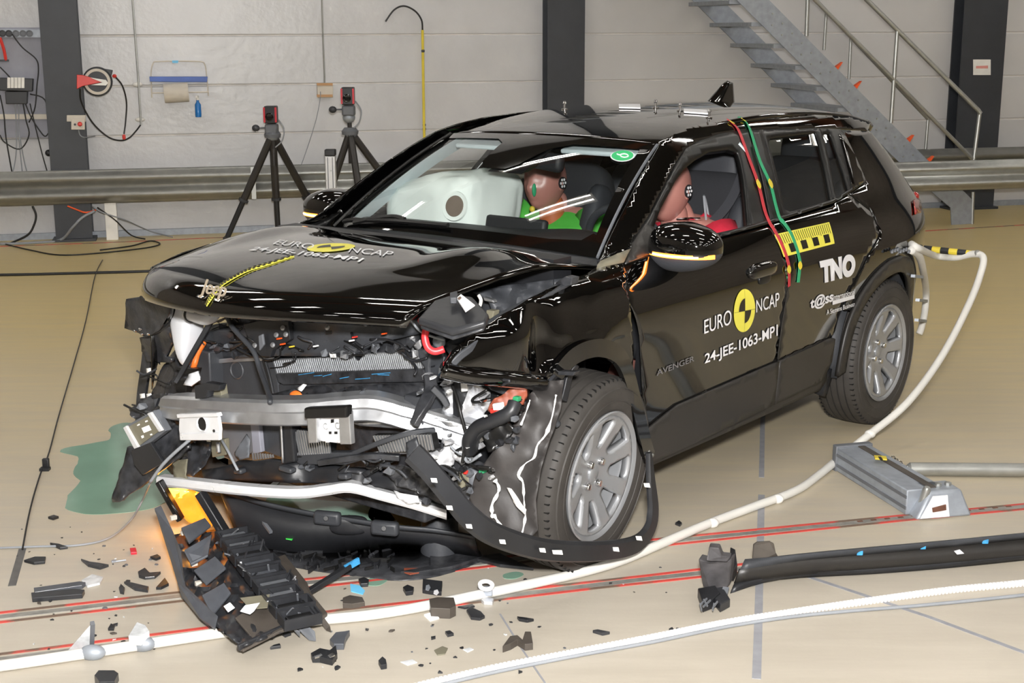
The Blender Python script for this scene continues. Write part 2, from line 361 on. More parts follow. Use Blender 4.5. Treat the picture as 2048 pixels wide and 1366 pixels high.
# guard rails: W profile
def wbeam(s0, s1, z0, z1, off, lab):
    t = thing('guard_rail', lab, 'guard rail', WS((s0+s1)/2, 0, off)); m = MB(); H = z1-z0; n = 26
    prof = [(z0+H*i/n, .035*cos(2*pi*2*i/n+pi)+.035) for i in range(n+1)]
    def f(u, v):
        i = min(n, round(v*n)); return WS(s0+(s1-s0)*u, prof[i][0], off+prof[i][1])
    m.grid(f, 1, n); m.obj('beam', 'galv', t, fr=I4, sm=60, sol=.004)
    return t
gr = wbeam(-6, 13, .335, .635, .24, 'long galvanised W-beam guard rail along the panelled wall')
for s in (.07, -2.4, 2.6, 5.1): wbox(s, s+.1, 0, .6, .12, .215).obj('post', 'galv_dull' if s != .07 else 'white_plastic', gr, fr=I4, sm=0)
wbox(1.36, 1.40, .34, .63, .25, .325).obj('splice_plate', 'galv', gr, fr=I4, sm=0)
gr2 = wbeam(5.0, 13, .365, .64, 1.5, 'shorter guard rail passing in front of the staircase foot')
wbox(5.6, 5.7, 0, .55, 1.42, 1.5).obj('post', 'galv_dull', gr2, fr=I4, sm=0); wbox(11, 11.1, 0, .55, 1.42, 1.5).obj('post', 'galv_dull', gr2, fr=I4, sm=0)
# ---------------------------------------------------------------- staircase
st = thing('steel_staircase', 'galvanised open-tread steel staircase with tubular handrails at the wall', 'staircase', WS(7.6, 0, .7))
NO, FO = 1.2, .15
def sub(fn, off): return lambda *p: fn(*p, off)
nw = lambda x, y: WP(x, y, NO); fwp = lambda x, y: WP(x, y, FO)
a, b = nw(1537, 0), nw(1852, 318); c, d = nw(1489, 0), nw(1796, 323)
ua = (a-b).normalized(); up4 = ua*3.0
foot = [nw(1852, 318), nw(1928, 384), nw(1944, 400), nw(1943, 447), nw(1902, 450), nw(1900, 415), nw(1872, 392), nw(1796, 323)]
MB().prism([foot[0]+up4] + foot + [foot[-1]+up4], WN*.012).obj('stringer', 'galv_dull', st, fr=I4, sm=0)
dl = FO-NO
MB().prism([p+WN*dl for p in [foot[0]+up4] + foot + [foot[-1]+up4]], WN*.012).obj('stringer', 'galv_dull', st, fr=I4, sm=0)
low = foot[0]*.5+foot[-1]*.5
dir2 = ua; stepz = .192
for i in range(17):
    p = low + dir2*(stepz*i/dir2.z) + V((0, 0, -.10))
    R = Matrix.Rotation(math.atan2(WD.y, WD.x), 3, 'Z'); cc = p + WN*dl/2
    MB().box(cc, (.24, abs(dl)-.03, .035), R).obj('tread', 'galv_dull', st, fr=I4, sm=0)
# bolt heads on the near stringer
for i in range(16):
    for q in (-.05, .05):
        p = low + dir2*(.13*i) + V((0, 0, q)) + WN*.012
        MB().lathe([(0, .008), (.008, .006), (.009, 0)], 8, p, WN).obj('bolt', 'galv', st, fr=I4)
def rail(name, pts, r, off): MB().tube([WP(x, y, off) if not isinstance(x, V) else x for x, y in pts], r, 10).obj(name, 'galv', st, fr=I4)
A0, A1 = nw(1734, 0), nw(1957, 221)
MB().tube([A0+(A0-A1).normalized()*2.2, A1, A1+V((.02, -.004, -.03))], .021, 10).obj('handrail', 'galv', st, fr=I4)
B0, B1 = nw(1650, 20), nw(1945, 318)
MB().tube([B0+(B0-B1).normalized()*2.2, B1], .018, 10).obj('knee_rail', 'galv', st, fr=I4)
for q in ([(1795, 57), (1782, 246)], [(1960, 222), (1946, 330)], [(1617, -40), (1613, 72)]): rail('baluster', q, .018, NO)
C0, C1 = fwp(1632, 0), fwp(1856, 238)
MB().tube([C0+(C0-C1).normalized()*2.0, C1], .018, 10).obj('handrail', 'galv', st, fr=I4)
for q in ([(1653, 20), (1648, 100)], [(1702, 72), (1698, 158)], [(1856, 238), (1850, 312)]): rail('baluster', q, .015, FO)
rail('baluster', [(1946, 384), (1944, 448)], .017, NO)
for x, y in ((1672, 134), (1710, 172), (1815, 280), (1855, 322)):
    MB().prism([nw(x, y), nw(x+14, y-10), nw(x+6, y+2), nw(x+3, y+8)], WN*-.05).obj('warning_flag', 'orange', st, fr=I4, sm=0)
# ---------------------------------------------------------------- things on the wall
sg = thing('notice', 'small white notice with faint red print on right column', 'sign', WP(1963, 148, .22))
MB().prism([WP(x, y, .215) for x, y in ((1946, 119), (1981, 119), (1981, 150), (1946, 150))], WN*.004).obj('plate', 'white_plastic', sg, fr=I4, sm=0)
M('faint_red', 'd9938a', .6)
MB().prism([WP(x, y, .2195) for x, y in ((1952, 132), (1976, 131), (1976, 137), (1952, 137))], WN*.0006).obj('print', 'faint_red', sg, fr=I4, sm=0)
# hose reel on the left column
t = thing('hose_reel', 'round black hose reel with red bracket on left column', 'hose reel', WP(192, 195, .3))
cc = WP(195, 163, .36)
MB().lathe([(.03, -.05), (.118, -.05), (.125, -.04), (.125, .02), (.115, .035), (.03, .035)], 32, cc, WN).obj('drum', 'dark_plastic', t, fr=I4)
MB().lathe([(.088, .036), (.108, .036), (.110, .044), (.087, .044)], 32, cc, WN, ring=True).obj('rim_ring', 'paper', t, fr=I4)
M('red_plastic', 'd0352c', .4)
MB().prism([WP(x, y, .41) for x, y in ((154, 149), (166, 150), (210, 163), (166, 172), (154, 178))], WN*.03).obj('bracket', 'red_plastic', t, fr=I4, sm=0, bev=.004)
MB().prism([WP(x, y, .441) for x, y in ((180, 155), (212, 160), (216, 166), (212, 171), (182, 170), (205, 165))], WN*.006).obj('arrow', 'white_plastic', t, fr=I4, sm=0)
MB().prism([WP(x, y, .33) for x, y in ((188, 134), (226, 140), (222, 156), (205, 150))], WN*.05).obj('hose_guide', 'dark_plastic', t, fr=I4, sm=0, bev=.006)
MB().ell(WP(229, 152, .36), (.02, .02, .016), 10, 6).obj('stopper', 'red_plastic', t, fr=I4)
MB().tube(crom([WP(231, 154, .36), WP(245, 172, .34), WP(253, 205, .30), WP(251, 245, .28), WP(248, 268, .28)]), .007, 8).obj('hose', 'cable_black', t, fr=I4)
MB().tube(crom([WP(160, 178, .34), WP(163, 205, .3), WP(185, 245, .28), WP(215, 273, .27), WP(240, 281, .26), WP(258, 276, .2), WP(272, 262, .06), WP(281, 250, .03)]), .007, 8).obj('hose', 'cable_black', t, fr=I4)
MB().lathe([(.012, -.02), (.016, 0), (.012, .02)], 8, WP(248, 274, .28)).obj('coupling', 'red_plastic', t, fr=I4)
# emergency stop box
t = thing('switch_box', 'beige emergency-stop box with red button below hose reel', 'switch box', WP(156, 256, .3))
MB().prism([WP(x, y, .235) for x, y in ((134, 230), (172, 230), (172, 243), (134, 243))], WN*.03).obj('bracket', 'paper', t, fr=I4, sm=0, bev=.003)
MB().prism([WP(x, y, .265) for x, y in ((143, 238), (170, 238), (170, 259), (143, 259))], WN*.03).obj('box', 'paper', t, fr=I4, sm=0, bev=.004)
MB().lathe([(.018, 0), (.02, .012), (.012, .02), (0, .021)], 14, WP(160, 248, .295), WN).obj('button', 'red_plastic', t, fr=I4)
MB().lathe([(.010, 0), (.01, .006), (0, .006)], 12, WP(150, 249, .295), WN).obj('button', 'dark_plastic', t, fr=I4)
MB().tube(crom([WP(157, 258, .28), WP(160, 270, .27), WP(170, 275, .25), WP(190, 272, .05)]), .005, 6).obj('cable', 'cable_grey', t, fr=I4)
# conduit with clips
t = thing('wall_conduit', 'thin grey steel conduit clipped to wall beside hose reel', 'conduit', WP(281, 250, .03))
MB().tube([WP(262, -40, .03), WP(276, 150, .03), WP(282, 250, .03)], .009, 8).obj('pipe', 'galv', t, fr=I4)
for y, x in ((169, 275), (239, 280)): MB().ell(WP(x, y, .01), (.045, .02, .022), 14, 6, R=Matrix.Rotation(radians(13), 3, 'Z')).obj('clip', 'white_plastic', t, fr=I4)
# paper towel holder
t = thing('paper_towel_holder', 'wire paper towel holder with blue bar and grey roll', 'towel holder', WP(357, 206, .1))
MB().tube(crom([WP(304, 195, .02), WP(302, 150, .03), WP(306, 128, .03), WP(318, 123, .03), WP(395, 123, .03), WP(409, 128, .03), WP(413, 150, .03), WP(417, 192, .03)], 4), .006, 6).obj('wire_frame', 'paper', t, fr=I4)
MB().prism([WP(x, y, .02) for x, y in ((299, 153), (415, 153), (414, 164), (300, 163))], WN*.05).obj('tear_bar', 'blue_paint', t, fr=I4, sm=0, bev=.003)
q0, q1 = WP(328, 187, .09), WP(377, 184, .09)
MB().lathe([(.02, 0), (.082, 0), (.085, .005), (.085, (q1-q0).length-.005), (.082, (q1-q0).length), (.02, (q1-q0).length)], 24, q0, q1-q0).obj('roll', 'paper', t, fr=I4)
MB().tube([WP(305, 186, .09), WP(418, 184, .09)], .006, 6).obj('spindle', 'paper', t, fr=I4)
M('sky_tape', '6fc4ee', .5); MB().prism([WP(x, y, .036) for x, y in ((344, 121), (357, 121), (356, 126), (345, 126))], WN*.003).obj('tape', 'sky_tape', t, fr=I4, sm=0)
t = thing('spray_bottle', 'small blue bottle hanging beside the paper roll', 'bottle', WP(397, 235, .1))
M('blue_liquid', '1d6fb8', .25); c0 = WP(397, 234, .1)
MB().lathe([(0, 0), (.026, 0), (.028, .02), (.027, .11), (.012, .135), (.012, .15), (0, .15)], 14, c0).obj('body', 'blue_liquid', t, fr=I4)
MB().lathe([(.013, .15), (.013, .175), (0, .176)], 10, c0).obj('cap', 'white_plastic', t, fr=I4); MB().box(c0+V((0, -.012, .18)), (.02, .05, .018)).obj('spray_head', 'white_plastic', t, fr=I4)
# socket board on the far left
t = thing('switchboard', 'grey mounting board with sockets and fuse unit at left', 'switchboard', WP(45, 270, .1))
M('board_grey', '8b8c96', .5)
MB().prism([WP(x, y, .05) for x, y in ((-60, 55), (84, 55), (97, 275), (-60, 275))], WN*.02).obj('board', 'board_grey', t, fr=I4, sm=0)
sr = MB().prism([WP(x, y, .07) for x, y in ((-60, 58), (83, 59), (84, 75), (-60, 74))], WN*.04).obj('socket_rail', 'galv_dull', t, fr=I4, sm=0)
MB().prism([WP(x, y, .07) for x, y in ((-60, 228), (94, 228), (95, 238), (-60, 238))], WN*.03).obj('cable_tray', 'paper', t, fr=I4, sm=0)
for x in (5, 18, 32, 46, 59): MB().lathe([(.030, 0), (.030, .012), (.022, .012), (.02, .004), (0, .004)], 16, WP(x, 67, .11), WN).obj('socket', 'black_plastic' if x < 25 else 'grey_plastic', t, fr=I4)
MB().prism([WP(x, y, .07) for x, y in ((1, 155), (68, 157), (67, 182), (2, 180))], WN*.1).obj('fuse_unit', 'black_plastic', t, fr=I4, sm=0, bev=.005)
for i in range(5): MB().prism([WP(x, y, .17) for x, y in ((15+i*7, 155), (21+i*7, 155), (21+i*7, 176), (15+i*7, 176))], WN*.012).obj('breaker', 'white_plastic', t, fr=I4, sm=0)
MB().prism([WP(x, y, .07) for x, y in ((12, 182), (57, 182), (56, 207), (14, 207))], WN*.08).obj('junction_box', 'black_plastic', t, fr=I4, sm=0, bev=.005)
MB().tube(crom([WP(0, 75, .1), WP(8, 100, .1), WP(12, 121, .1)]), .014, 6).obj('red_handle', 'red_plastic', t, fr=I4); MB().prism([WP(x, y, .09) for x, y in ((-2, 119), (18, 119), (18, 123), (-2, 123))], WN*.02).obj('hook', 'dark_plastic', t, fr=I4, sm=0)
MB().ell(WP(97, 306, .1), (.03, .03, .03), 12, 8).obj('plug', 'black_plastic', t, fr=I4)
def cable(lab, pts, r, mat='cable_black', name='cable', cat='cable', n=6, group=None): return tag(MB().tube(crom(pts, n), r, 8).obj(name, mat, sm=180), lab, cat, group)
k = [([(24, 68), (45, 95), (72, 118), (77, 140), (74, 170), (70, 215), (58, 245)], .006, 'cable_black'), ([(0, 134), (20, 155), (42, 185), (60, 230), (80, 262), (92, 272), (100, 250), (90, 200), (60, 188)], .006, 'cable_black'),
     ([(0, 190), (8, 230), (12, 275), (25, 350)], .006, 'cable_black'), ([(30, 205), (33, 260), (32, 310), (25, 348)], .005, 'cable_grey'), ([(38, 205), (38, 270), (45, 348)], .005, 'cable_grey'),
     ([(46, 205), (52, 240), (58, 270), (40, 298), (10, 285), (0, 270)], .006, 'cable_black'), ([(60, 207), (70, 250), (85, 310), (96, 348)], .005, 'cable_black'), ([(40, 275), (48, 320), (55, 348)], .005, 'cable_grey')]
for pts, r, mt in k: MB().tube(crom([WP(x, y, .14) for x, y in pts], 5), r, 6).obj('cable', mt, t, fr=I4, sm=180)
# wall box with conduit, yellow pole
t = thing('wall_socket_box', 'small beige socket box under a thin conduit on wall', 'socket box', WP(648, 195, .05))
MB().prism([WP(x, y, 0) for x, y in ((633, 167), (665, 166), (665, 194), (634, 195))], WN*.06).obj('box', 'paper', t, fr=I4, sm=0, bev=.004)
M('wood', 'b98f63', .6)
for y in (166, 189): MB().prism([WP(x, yy, .06) for x, yy in ((633, y), (665, y), (665, y+5), (634, y+5))], WN*.012).obj('strip', 'wood', t, fr=I4, sm=0)
MB().tube([WP(643, -30, .03), WP(646, 80, .03), WP(649, 152, .03), WP(649, 167, .03)], .008, 8).obj('conduit', 'galv', t, fr=I4)
MB().tube(crom([WP(641, 183, .07), WP(640, 200, .07), WP(632, 240, .07), WP(615, 295, .1), WP(600, 337, .2)]), .004, 6).obj('cable', 'cable_grey', t, fr=I4)
t = thing('yellow_pole', 'slim yellow pole with curved black hook leaning on wall', 'pole', WP(852, 430, .35))
MB().tube([WP(845, 60, .05), WP(848, 250, .06), WP(852, 440, .3)], .013, 10).obj('pole', 'yellow', t, fr=I4)
MB().tube(crom([WP(845, 60, .05), WP(843, 40, .05), WP(830, 22, .05), WP(808, 12, .05), WP(788, 20, .05), WP(771, 43, .05)]), .008, 8).obj('hook', 'cable_black', t, fr=I4)
for y in (102, 250, 258): MB().lathe([(.014, -.012), (.018, 0), (.014, .012)], 10, WP(846+(y-100)*.016, y, .055)).obj('collar', 'dark_plastic' if y < 200 else 'grey_plastic', t, fr=I4)
# ---------------------------------------------------------------- tripods with high-speed cameras
M('lens_glass', '0a0a0c', .05, coat=1); M('cam_red', 'c22433', .4)
def tripod(lab, feet, apex, head, Y, sc=1.):
    t = thing('camera_tripod', lab, 'tripod', V((AT(*apex, Y).x, Y, 0))); ap = AT(*apex, Y)
    for f, kn in feet:
        k = ap + (f-ap)*.62
        MB().tube([ap+(f-ap)*.03, k], .034*sc, 10).obj('leg_tube', 'tripod_carbon', t, fr=I4); MB().tube([k, f], .025*sc, 10).obj('leg_tube', 'black_plastic', t, fr=I4)
        MB().tube([k-(f-ap)*.012, k+(f-ap)*.012], .044*sc, 8).obj('leg_clamp', 'dark_plastic', t, fr=I4); MB().tube([ap, ap+(f-ap)*.05], .036*sc, 8).obj('hip_joint', 'grey_plastic', t, fr=I4)
        MB().ell(f+V((0, 0, .02)), (.028, .028, .02), 8, 6).obj('foot', 'rubber', t, fr=I4)
    h0 = AT(head[0], head[1], Y)
    MB().tube([ap-V((0, 0, .28)), ap, h0-V((0, 0, .09))], .022*sc, 10).obj('centre_column', 'tripod_carbon', t, fr=I4)
    MB().lathe([(0, -.03), (.07, -.03), (.075, 0), (.05, .03), (0, .03)], 14, ap).obj('shoulder', 'grey_plastic', t, fr=I4)
    MB().box(h0-V((0, 0, .06)), (.11, .11, .09)).obj('pan_head', 'grey_plastic', t, fr=I4, bev=.015)
    MB().ell(h0-V((0, 0, .12)), (.055, .05, .05), 14, 8).obj('ball', 'galv_dull', t, fr=I4)
    MB().tube([h0+V((-.03, 0, -.05)), h0+V((-.11, -.03, -.05))], .008, 6).obj('handle', 'grey_plastic', t, fr=I4); MB().ell(h0+V((-.135, -.03, -.05)), (.035, .03, .03), 10, 6).obj('knob', 'dark_plastic', t, fr=I4)
    MB().tube(crom([h0+V((.06, 0, .02)), h0+V((.11, -.02, -.06)), h0+V((.09, -.02, -.16)), h0+V((.03, -.03, -.22))]), .006, 6).obj('cable', 'cable_grey', t, fr=I4)
    c = thing('high_speed_camera', 'red and black high-speed camera on the '+('left' if sc == 1 else 'right')+' tripod', 'camera', h0-V((0, 0, .015)))
    MB().box(h0+V((0, 0, .065)), (.105, .12, .15)).obj('body', 'black_plastic', c, fr=I4, bev=.008)
    for sx in (-.05, .05): MB().box(h0+V((sx, -.062, .065)), (.016, .01, .13)).obj('red_stripe', 'cam_red', c, fr=I4, sm=0)
    MB().lathe([(.036, 0), (.036, .05), (.028, .052), (.026, .03), (0, .028)], 18, h0+V((0, -.06, .05)), (0, -1, 0)).obj('lens', 'lens_glass', c, fr=I4)
    return t
t1 = tripod('dark carbon tripod standing left of car bonnet in front of rail', [(G(452, 481), 0), (G(557, 476), 0), (V((-1.72, 12.62, 0)), 0)], (545, 268), (543, 244), 12.18)
tp2 = tripod('second tripod farther right, partly hidden behind the windscreen', [(V((-1.75, 12.0, 0)), 0), (V((-1.25, 11.75, 0)), 0), (V((-.75, 12.3, 0)), 0)], (700, 262), (697, 207), 12.05, .92)
t = thing('profile_post', 'short white aluminium profile post with black end cap', 'post', AT(660, 470, 11.6))
a = AT(661, 312, 11.6); MB().box((a.x, a.y, a.z/2), (.082, .08, a.z)).obj('profile', 'alu_bright', t, fr=I4, bev=.004, sm=0)
for sx in (-.02, .02): MB().box((a.x+sx, a.y-.041, a.z/2), (.006, .004, a.z*.98)).obj('groove', 'grey_plastic', t, fr=I4, sm=0)
MB().box((a.x, a.y, a.z+.03), (.09, .085, .055)).obj('end_cap', 'black_plastic', t, fr=I4, bev=.008)
t = thing('light_barrier_sensor', 'small grey sensor box clamped behind the far door mirror', 'sensor', AT(632, 480, 11.5))
MB().box(AT(632, 408, 11.5), (.07, .08, .12)).obj('box', 'grey_plastic', t, fr=I4, bev=.01); MB().tube([AT(632, 420, 11.5), AT(632, 480, 11.5)], .012, 8).obj('stand', 'tripod_carbon', t, fr=I4)
# loose cables along the foot of the wall
def gz(*pp, z=.008): return [G(x, y, z) for x, y in pp]
cable('black cable running straight across floor left of the car', gz((-60, 551), (60, 549), (180, 546), (290, 543), (420, 538)), .012)
cable('thin dark cord drawn from wall towards the camera at left', gz((205, 520), (190, 552), (172, 640), (150, 720), (118, 830), (98, 905), (80, 950), (60, 1020), (45, 1098)), .0035)
cable('black cord loop lying under the rail at left', gz((10, 488), (60, 500), (120, 510), (200, 506), (290, 496), (320, 488), (300, 482), (262, 492), (200, 500)), .006)
cable('grey cord draped from rail to floor beside the white post', [WP(185, 413, .34), WP(205, 425, .4), WP(250, 440, .4), G(300, 462, .05), G(345, 474, .01)], .006, 'cable_grey')
cable('dark cord draped from rail past the white post', [WP(195, 415, .34), WP(230, 440, .4), G(262, 470, .03), G(290, 478, .01)], .006)
cable('orange cord tied under the guard rail', [WP(135, 412, .33), WP(155, 420, .34), WP(172, 425, .35), WP(192, 420, .34)], .007, 'orange')
cable('green-grey cable bundle crossing the column foot', [WP(190, 422, .36), WP(165, 435, .36), WP(145, 455, .36), G(120, 480, .02), G(60, 486, .01), G(0, 488, .01)], .012, 'cable_grey')
cable('dark cables hanging below rail at the far left', [WP(65, 412, .3), WP(72, 430, .3), WP(68, 450, .3), WP(55, 470, .3), G(20, 487, .01)], .009)
t = thing('cable_clip', 'small black clip on the thin cord at left', 'clip', G(92, 940)); MB().box(G(92, 928, .02), (.028, .02, .05)).obj('body', 'black_plastic', t, fr=I4, bev=.004); MB().box(G(90, 938, .006), (.04, .03, .012)).obj('foot', 'black_plastic', t, fr=I4)
# ================================================================= the crashed car
car = thing('crashed_car', 'black small SUV with smashed front end after a crash test', 'car', CARP, CARH)
def herm(T):
    xs = [a for a, b in T]; ys = [b for a, b in T]; n = len(T)
    m = [(ys[min(n-1, i+1)]-ys[max(0, i-1)])/(xs[min(n-1, i+1)]-xs[max(0, i-1)]) for i in range(n)]
    def f(x):
        if x <= xs[0]: return ys[0]+m[0]*(x-xs[0])
        if x >= xs[-1]: return ys[-1]+m[-1]*(x-xs[-1])
        i = 0
        while x > xs[i+1]: i += 1
        h = xs[i+1]-xs[i]; t = (x-xs[i])/h; t2 = t*t; t3 = t2*t
        return (2*t3-3*t2+1)*ys[i]+(t3-2*t2+t)*h*m[i]+(3*t2-2*t3)*ys[i+1]+(t3-t2)*h*m[i+1]
    return f
SZ = herm([(.2, .815), (.30, .832), (.42, .845), (.55, .853), (.68, .866), (.80, .882), (.87, .884), (.93, .870), (1.0, .835), (1.06, .795), (1.10, .77), (1.2, .715), (1.3, .655), (1.38, .600), (1.43, .553), (1.47, .48), (1.5, .40)])
def S(x, z):
    y = SZ(z)
    if x < 0: y -= .105*min(1.4, -x/.62)**2.2*(1.0 if z < 1.1 else 1+.3*min(1, (z-1.1)/.3))
    if x > 2.35: y -= .16*((x-2.35)/.8)**2
    if z > 1.0 and x > .9: y -= .055*min(1, (z-1.0)/.08)*((x-.9)/1.1)**2
    y += .018*math.exp(-(x/.42)**2)*math.exp(-((z-.80)/.17)**2)
    return y
def CS(px, py, off=0.):
    y = .85
    for i in range(25):
        p = CY(px, py, y); y += .6*(S(p.x, p.z)+off-y)
    return p
def crumple(p): return V((0, 0, 0))
def sidemesh(poly, step, off=0., holes=(), px=True, disp=None):
    if px: poly = [CS(*q) for q in poly]; poly = [(p.x, p.z) for p in poly]; holes = [[(p.x, p.z) for p in [CS(*q) for q in h]] for h in holes]
    vs, fs = fillpoly(poly, step, holes); m = MB()
    m.add([V((x, S(x, z)+off, z)) for x, z in vs], fs)
    if disp: m.v = [v+disp(v) for v in m.v]
    # face outward
    if m.f:
        a, b, c = (m.v[i] for i in m.f[0][:3])
        if (b-a).cross(c-a).y < 0: m.f = [f[::-1] for f in m.f]
    return m
def side(name, poly, mat, par=None, step=.035, off=0., th=.0025, holes=(), px=True, mirror=True, disp=None, label=None, sm=60):
    m = sidemesh(poly, step, off, holes, px, disp); par = par or car
    o = m.obj(name, mat, par, sm=sm, sol=th, fr=CARM)
    if label: o['label'] = label
    if mirror:
        m2 = sidemesh(poly, step*1.5, off, holes, px).mir(); p2 = MIRP.get(par.name, par)
        o2 = m2.obj(name, mat, p2, sm=sm, sol=th, fr=CARM); MIRP[o.name] = o2
    return o
MIRP = {}
def circ(cx, cz, r, a0, a1, n=24): return [(cx+r*cos(a0+(a1-a0)*i/n), cz+r*sin(a0+(a1-a0)*i/n)) for i in range(n+1)]
# ---- outer side panels in (x, z) metres; lower skirts are matt cladding
p2 = lambda q: (lambda p: (p.x, p.z))(CS(*q))
belt = [p2(q) for q in ((1440, 473), (1490, 460), (1540, 446), (1565, 438), (1610, 424), (1665, 406), (1697, 386), (1731, 364))]
bl_f = belt[:3]; SPL = 1.035
clad = [p2(q) for q in ((1300, 866), (1330, 826), (1352, 809), (1500, 745), (1563, 717), (1655, 677), (1664, 676), (1672, 700))]
dz = clad[4][1]
fd = [(2.185, 1.005), (2.16, .92), (2.11, .80), (2.065, .66), (2.03, .52), (2.012, .40)] + [(a, b-.03) for a, b in clad[1:4]] + [(SPL, dz-.03)] + [(SPL, .95), (SPL-.005, 1.0)] + [(SPL, 1.066), belt[2], belt[1], belt[0], (1.75, 1.056), (2.0, 1.052), (2.12, 1.05)]
fdoor = side('front_door', fd, 'paint', px=False, label='glossy black front door with white lettering')
rd = [(SPL-.006, dz-.03), (SPL-.006, 1.064), belt[3], belt[4], belt[5], belt[6], (.26, 1.105), (.15, 1.02), (.16, .93), (.30, .855), (.43, .72), (.49, .60), (.505, .54), (clad[5][0], clad[5][1]-.03)]
rdoor = side('rear_door', rd, 'paint', px=False)
rq = [(.252, 1.108), (.142, 1.02), (.152, .925), (.292, .845), (.42, .71), (.45, .62)] + circ(0, .355, .425, radians(35), radians(175), 26) + [(-.50, .35), (-.64, .42), (-.68, .6), (-.66, .85), (-.66, .96), (-.60, 1.05), (-.50, 1.16), (-.42, 1.24), (-.36, 1.30), (-.30, 1.345), (-.05, 1.36), (.06, 1.352)] + [p2(q) for q in ((1731, 364),)]
rquart = side('rear_quarter', rq, 'paint', step=.03, px=False)
# cladding: door skirts and sill
cl1 = [(2.012, .435)] + clad[1:4] + [(SPL, dz-.004), (SPL, .315), (1.6, .30), (2.0, .295)]
side('door_cladding', cl1, 'cladding', px=False, off=.012, th=.012)
cl2 = [(SPL-.008, dz-.004), clad[5], clad[6], (.52, .50), (.53, .40), (.60, .325), (SPL-.008, .315)]
side('door_cladding', cl2, 'cladding', px=False, off=.012, th=.012)
side('sill', [(2.02, .305), (SPL, .325), (.58, .335), (.50, .38), (.48, .30), (.53, .265), (1.2, .262), (1.95, .265), (2.0, .272)], 'cladding', px=False, off=-.02, th=.03)
side('inner_panel', [(1.25, .50), (1.25, 1.05), (.5, 1.06), (.1, 1.09), (-.3, 1.14), (-.35, .92), (.0, .84), (.35, .80), (.55, .52)], 'cable_black', off=-.022, px=False)
# rear wheel-arch cladding
def archring(cx, cz, r0, r1, a0, a1, name='wheel_arch_trim', mat='cladding', off=.016, par=None, mirror=True):
    a = circ(cx, cz, r1, radians(a0), radians(a1), 30); b = circ(cx, cz, r0, radians(a1), radians(a0), 30)
    return side(name, a+b, mat, par, step=.03, off=off, th=.02, px=False, mirror=mirror)
def side_xz(*a, **k): return side(*a, px=False, **k)
archring(0, .355, .372, .445, -5, 178)
side_xz('mud_flap', [(.44, .34), (.46, .22), (.40, .20), (.37, .33)], 'black_plastic', off=-.04, th=.06)
# ---- greenhouse on the left, traced outlines on the body surface
apil = [(1320, 288), (1298, 326), (1272, 372), (1235, 444), (1210, 500), (1199, 522), (1262, 496), (1300, 430), (1320, 390), (1350, 331), (1372, 297), (1400, 281), (1437, 268), (1475, 261), (1510, 258), (1560, 257), (1632, 256), (1690, 258), (1735, 262), (1740, 246), (1700, 233), (1600, 228), (1500, 232), (1453, 239), (1425, 243), (1375, 254), (1345, 270)]
side('roof_side_rail', apil, 'paint', step=.016, th=.006)
side('pillar_base_trim', [(1199, 522), (1192, 536), (1247, 524), (1262, 496)], 'grey_trim', step=.03, off=.002)
frm = [(1262, 496), (1300, 430), (1320, 390), (1350, 331), (1372, 297), (1400, 281), (1437, 268), (1475, 261), (1500, 259), (1506, 300), (1520, 350), (1537, 440), (1532, 448), (1440, 473), (1330, 502), (1249, 527)]
opn = [(1306, 486), (1307, 455), (1320, 418), (1350, 362), (1368, 338), (1395, 316), (1420, 302), (1460, 297), (1478, 302), (1488, 345), (1495, 405), (1500, 452), (1430, 470)]
side('window_frame', frm, 'trim_black', fdoor, step=.025, off=.001, th=.03, holes=[opn])
side('mirror_base', [(1249, 527), (1262, 496), (1290, 447), (1308, 455), (1309, 500)], 'cladding', fdoor, step=.03, off=.004, th=.02)
bp_ = [(1501, 259), (1522, 259), (1530, 290), (1550, 362), (1567, 434), (1541, 444), (1521, 350), (1507, 300)]
side('b_pillar_cover', bp_, 'trim_black', step=.03, off=.003)
frr = [(1522, 259), (1632, 256), (1680, 258), (1692, 272), (1731, 363), (1697, 386), (1665, 405), (1567, 434), (1550, 362), (1530, 290)]
g1 = [(1537, 287), (1540, 276), (1632, 264), (1663, 400), (1580, 423), (1570, 420), (1556, 360)]
g2 = [(1644, 266), (1661, 266), (1699, 383), (1672, 397)]
side('window_frame', frr, 'trim_black', rdoor, step=.025, off=.001, th=.02, holes=[g1, g2])
side('belt_trim', [(1440, 473), (1540, 446), (1665, 406), (1697, 386), (1731, 364), (1729, 357), (1697, 379), (1665, 398), (1540, 438), (1438, 466)], 'trim_black', step=.03, off=.004)
side('c_pillar_trim', [(1676, 268), (1690, 272), (1731, 362), (1704, 380)], 'black_gloss', step=.03, off=.004)
glassmat('glass_clear', (.88, .91, .90)); glassmat('glass_dark', (.72, .74, .72))
glassmat('glass_side', (.55, .58, .57))
side('window_glass', [(1535, 287), (1540, 272), (1634, 262), (1665, 402), (1575, 427), (1554, 360)], 'glass_dark', rdoor, step=.06, off=-.008, th=0)
side('window_glass', [(1642, 264), (1663, 264), (1701, 385), (1670, 400)], 'glass_dark', rdoor, step=.06, off=-.008, th=0)
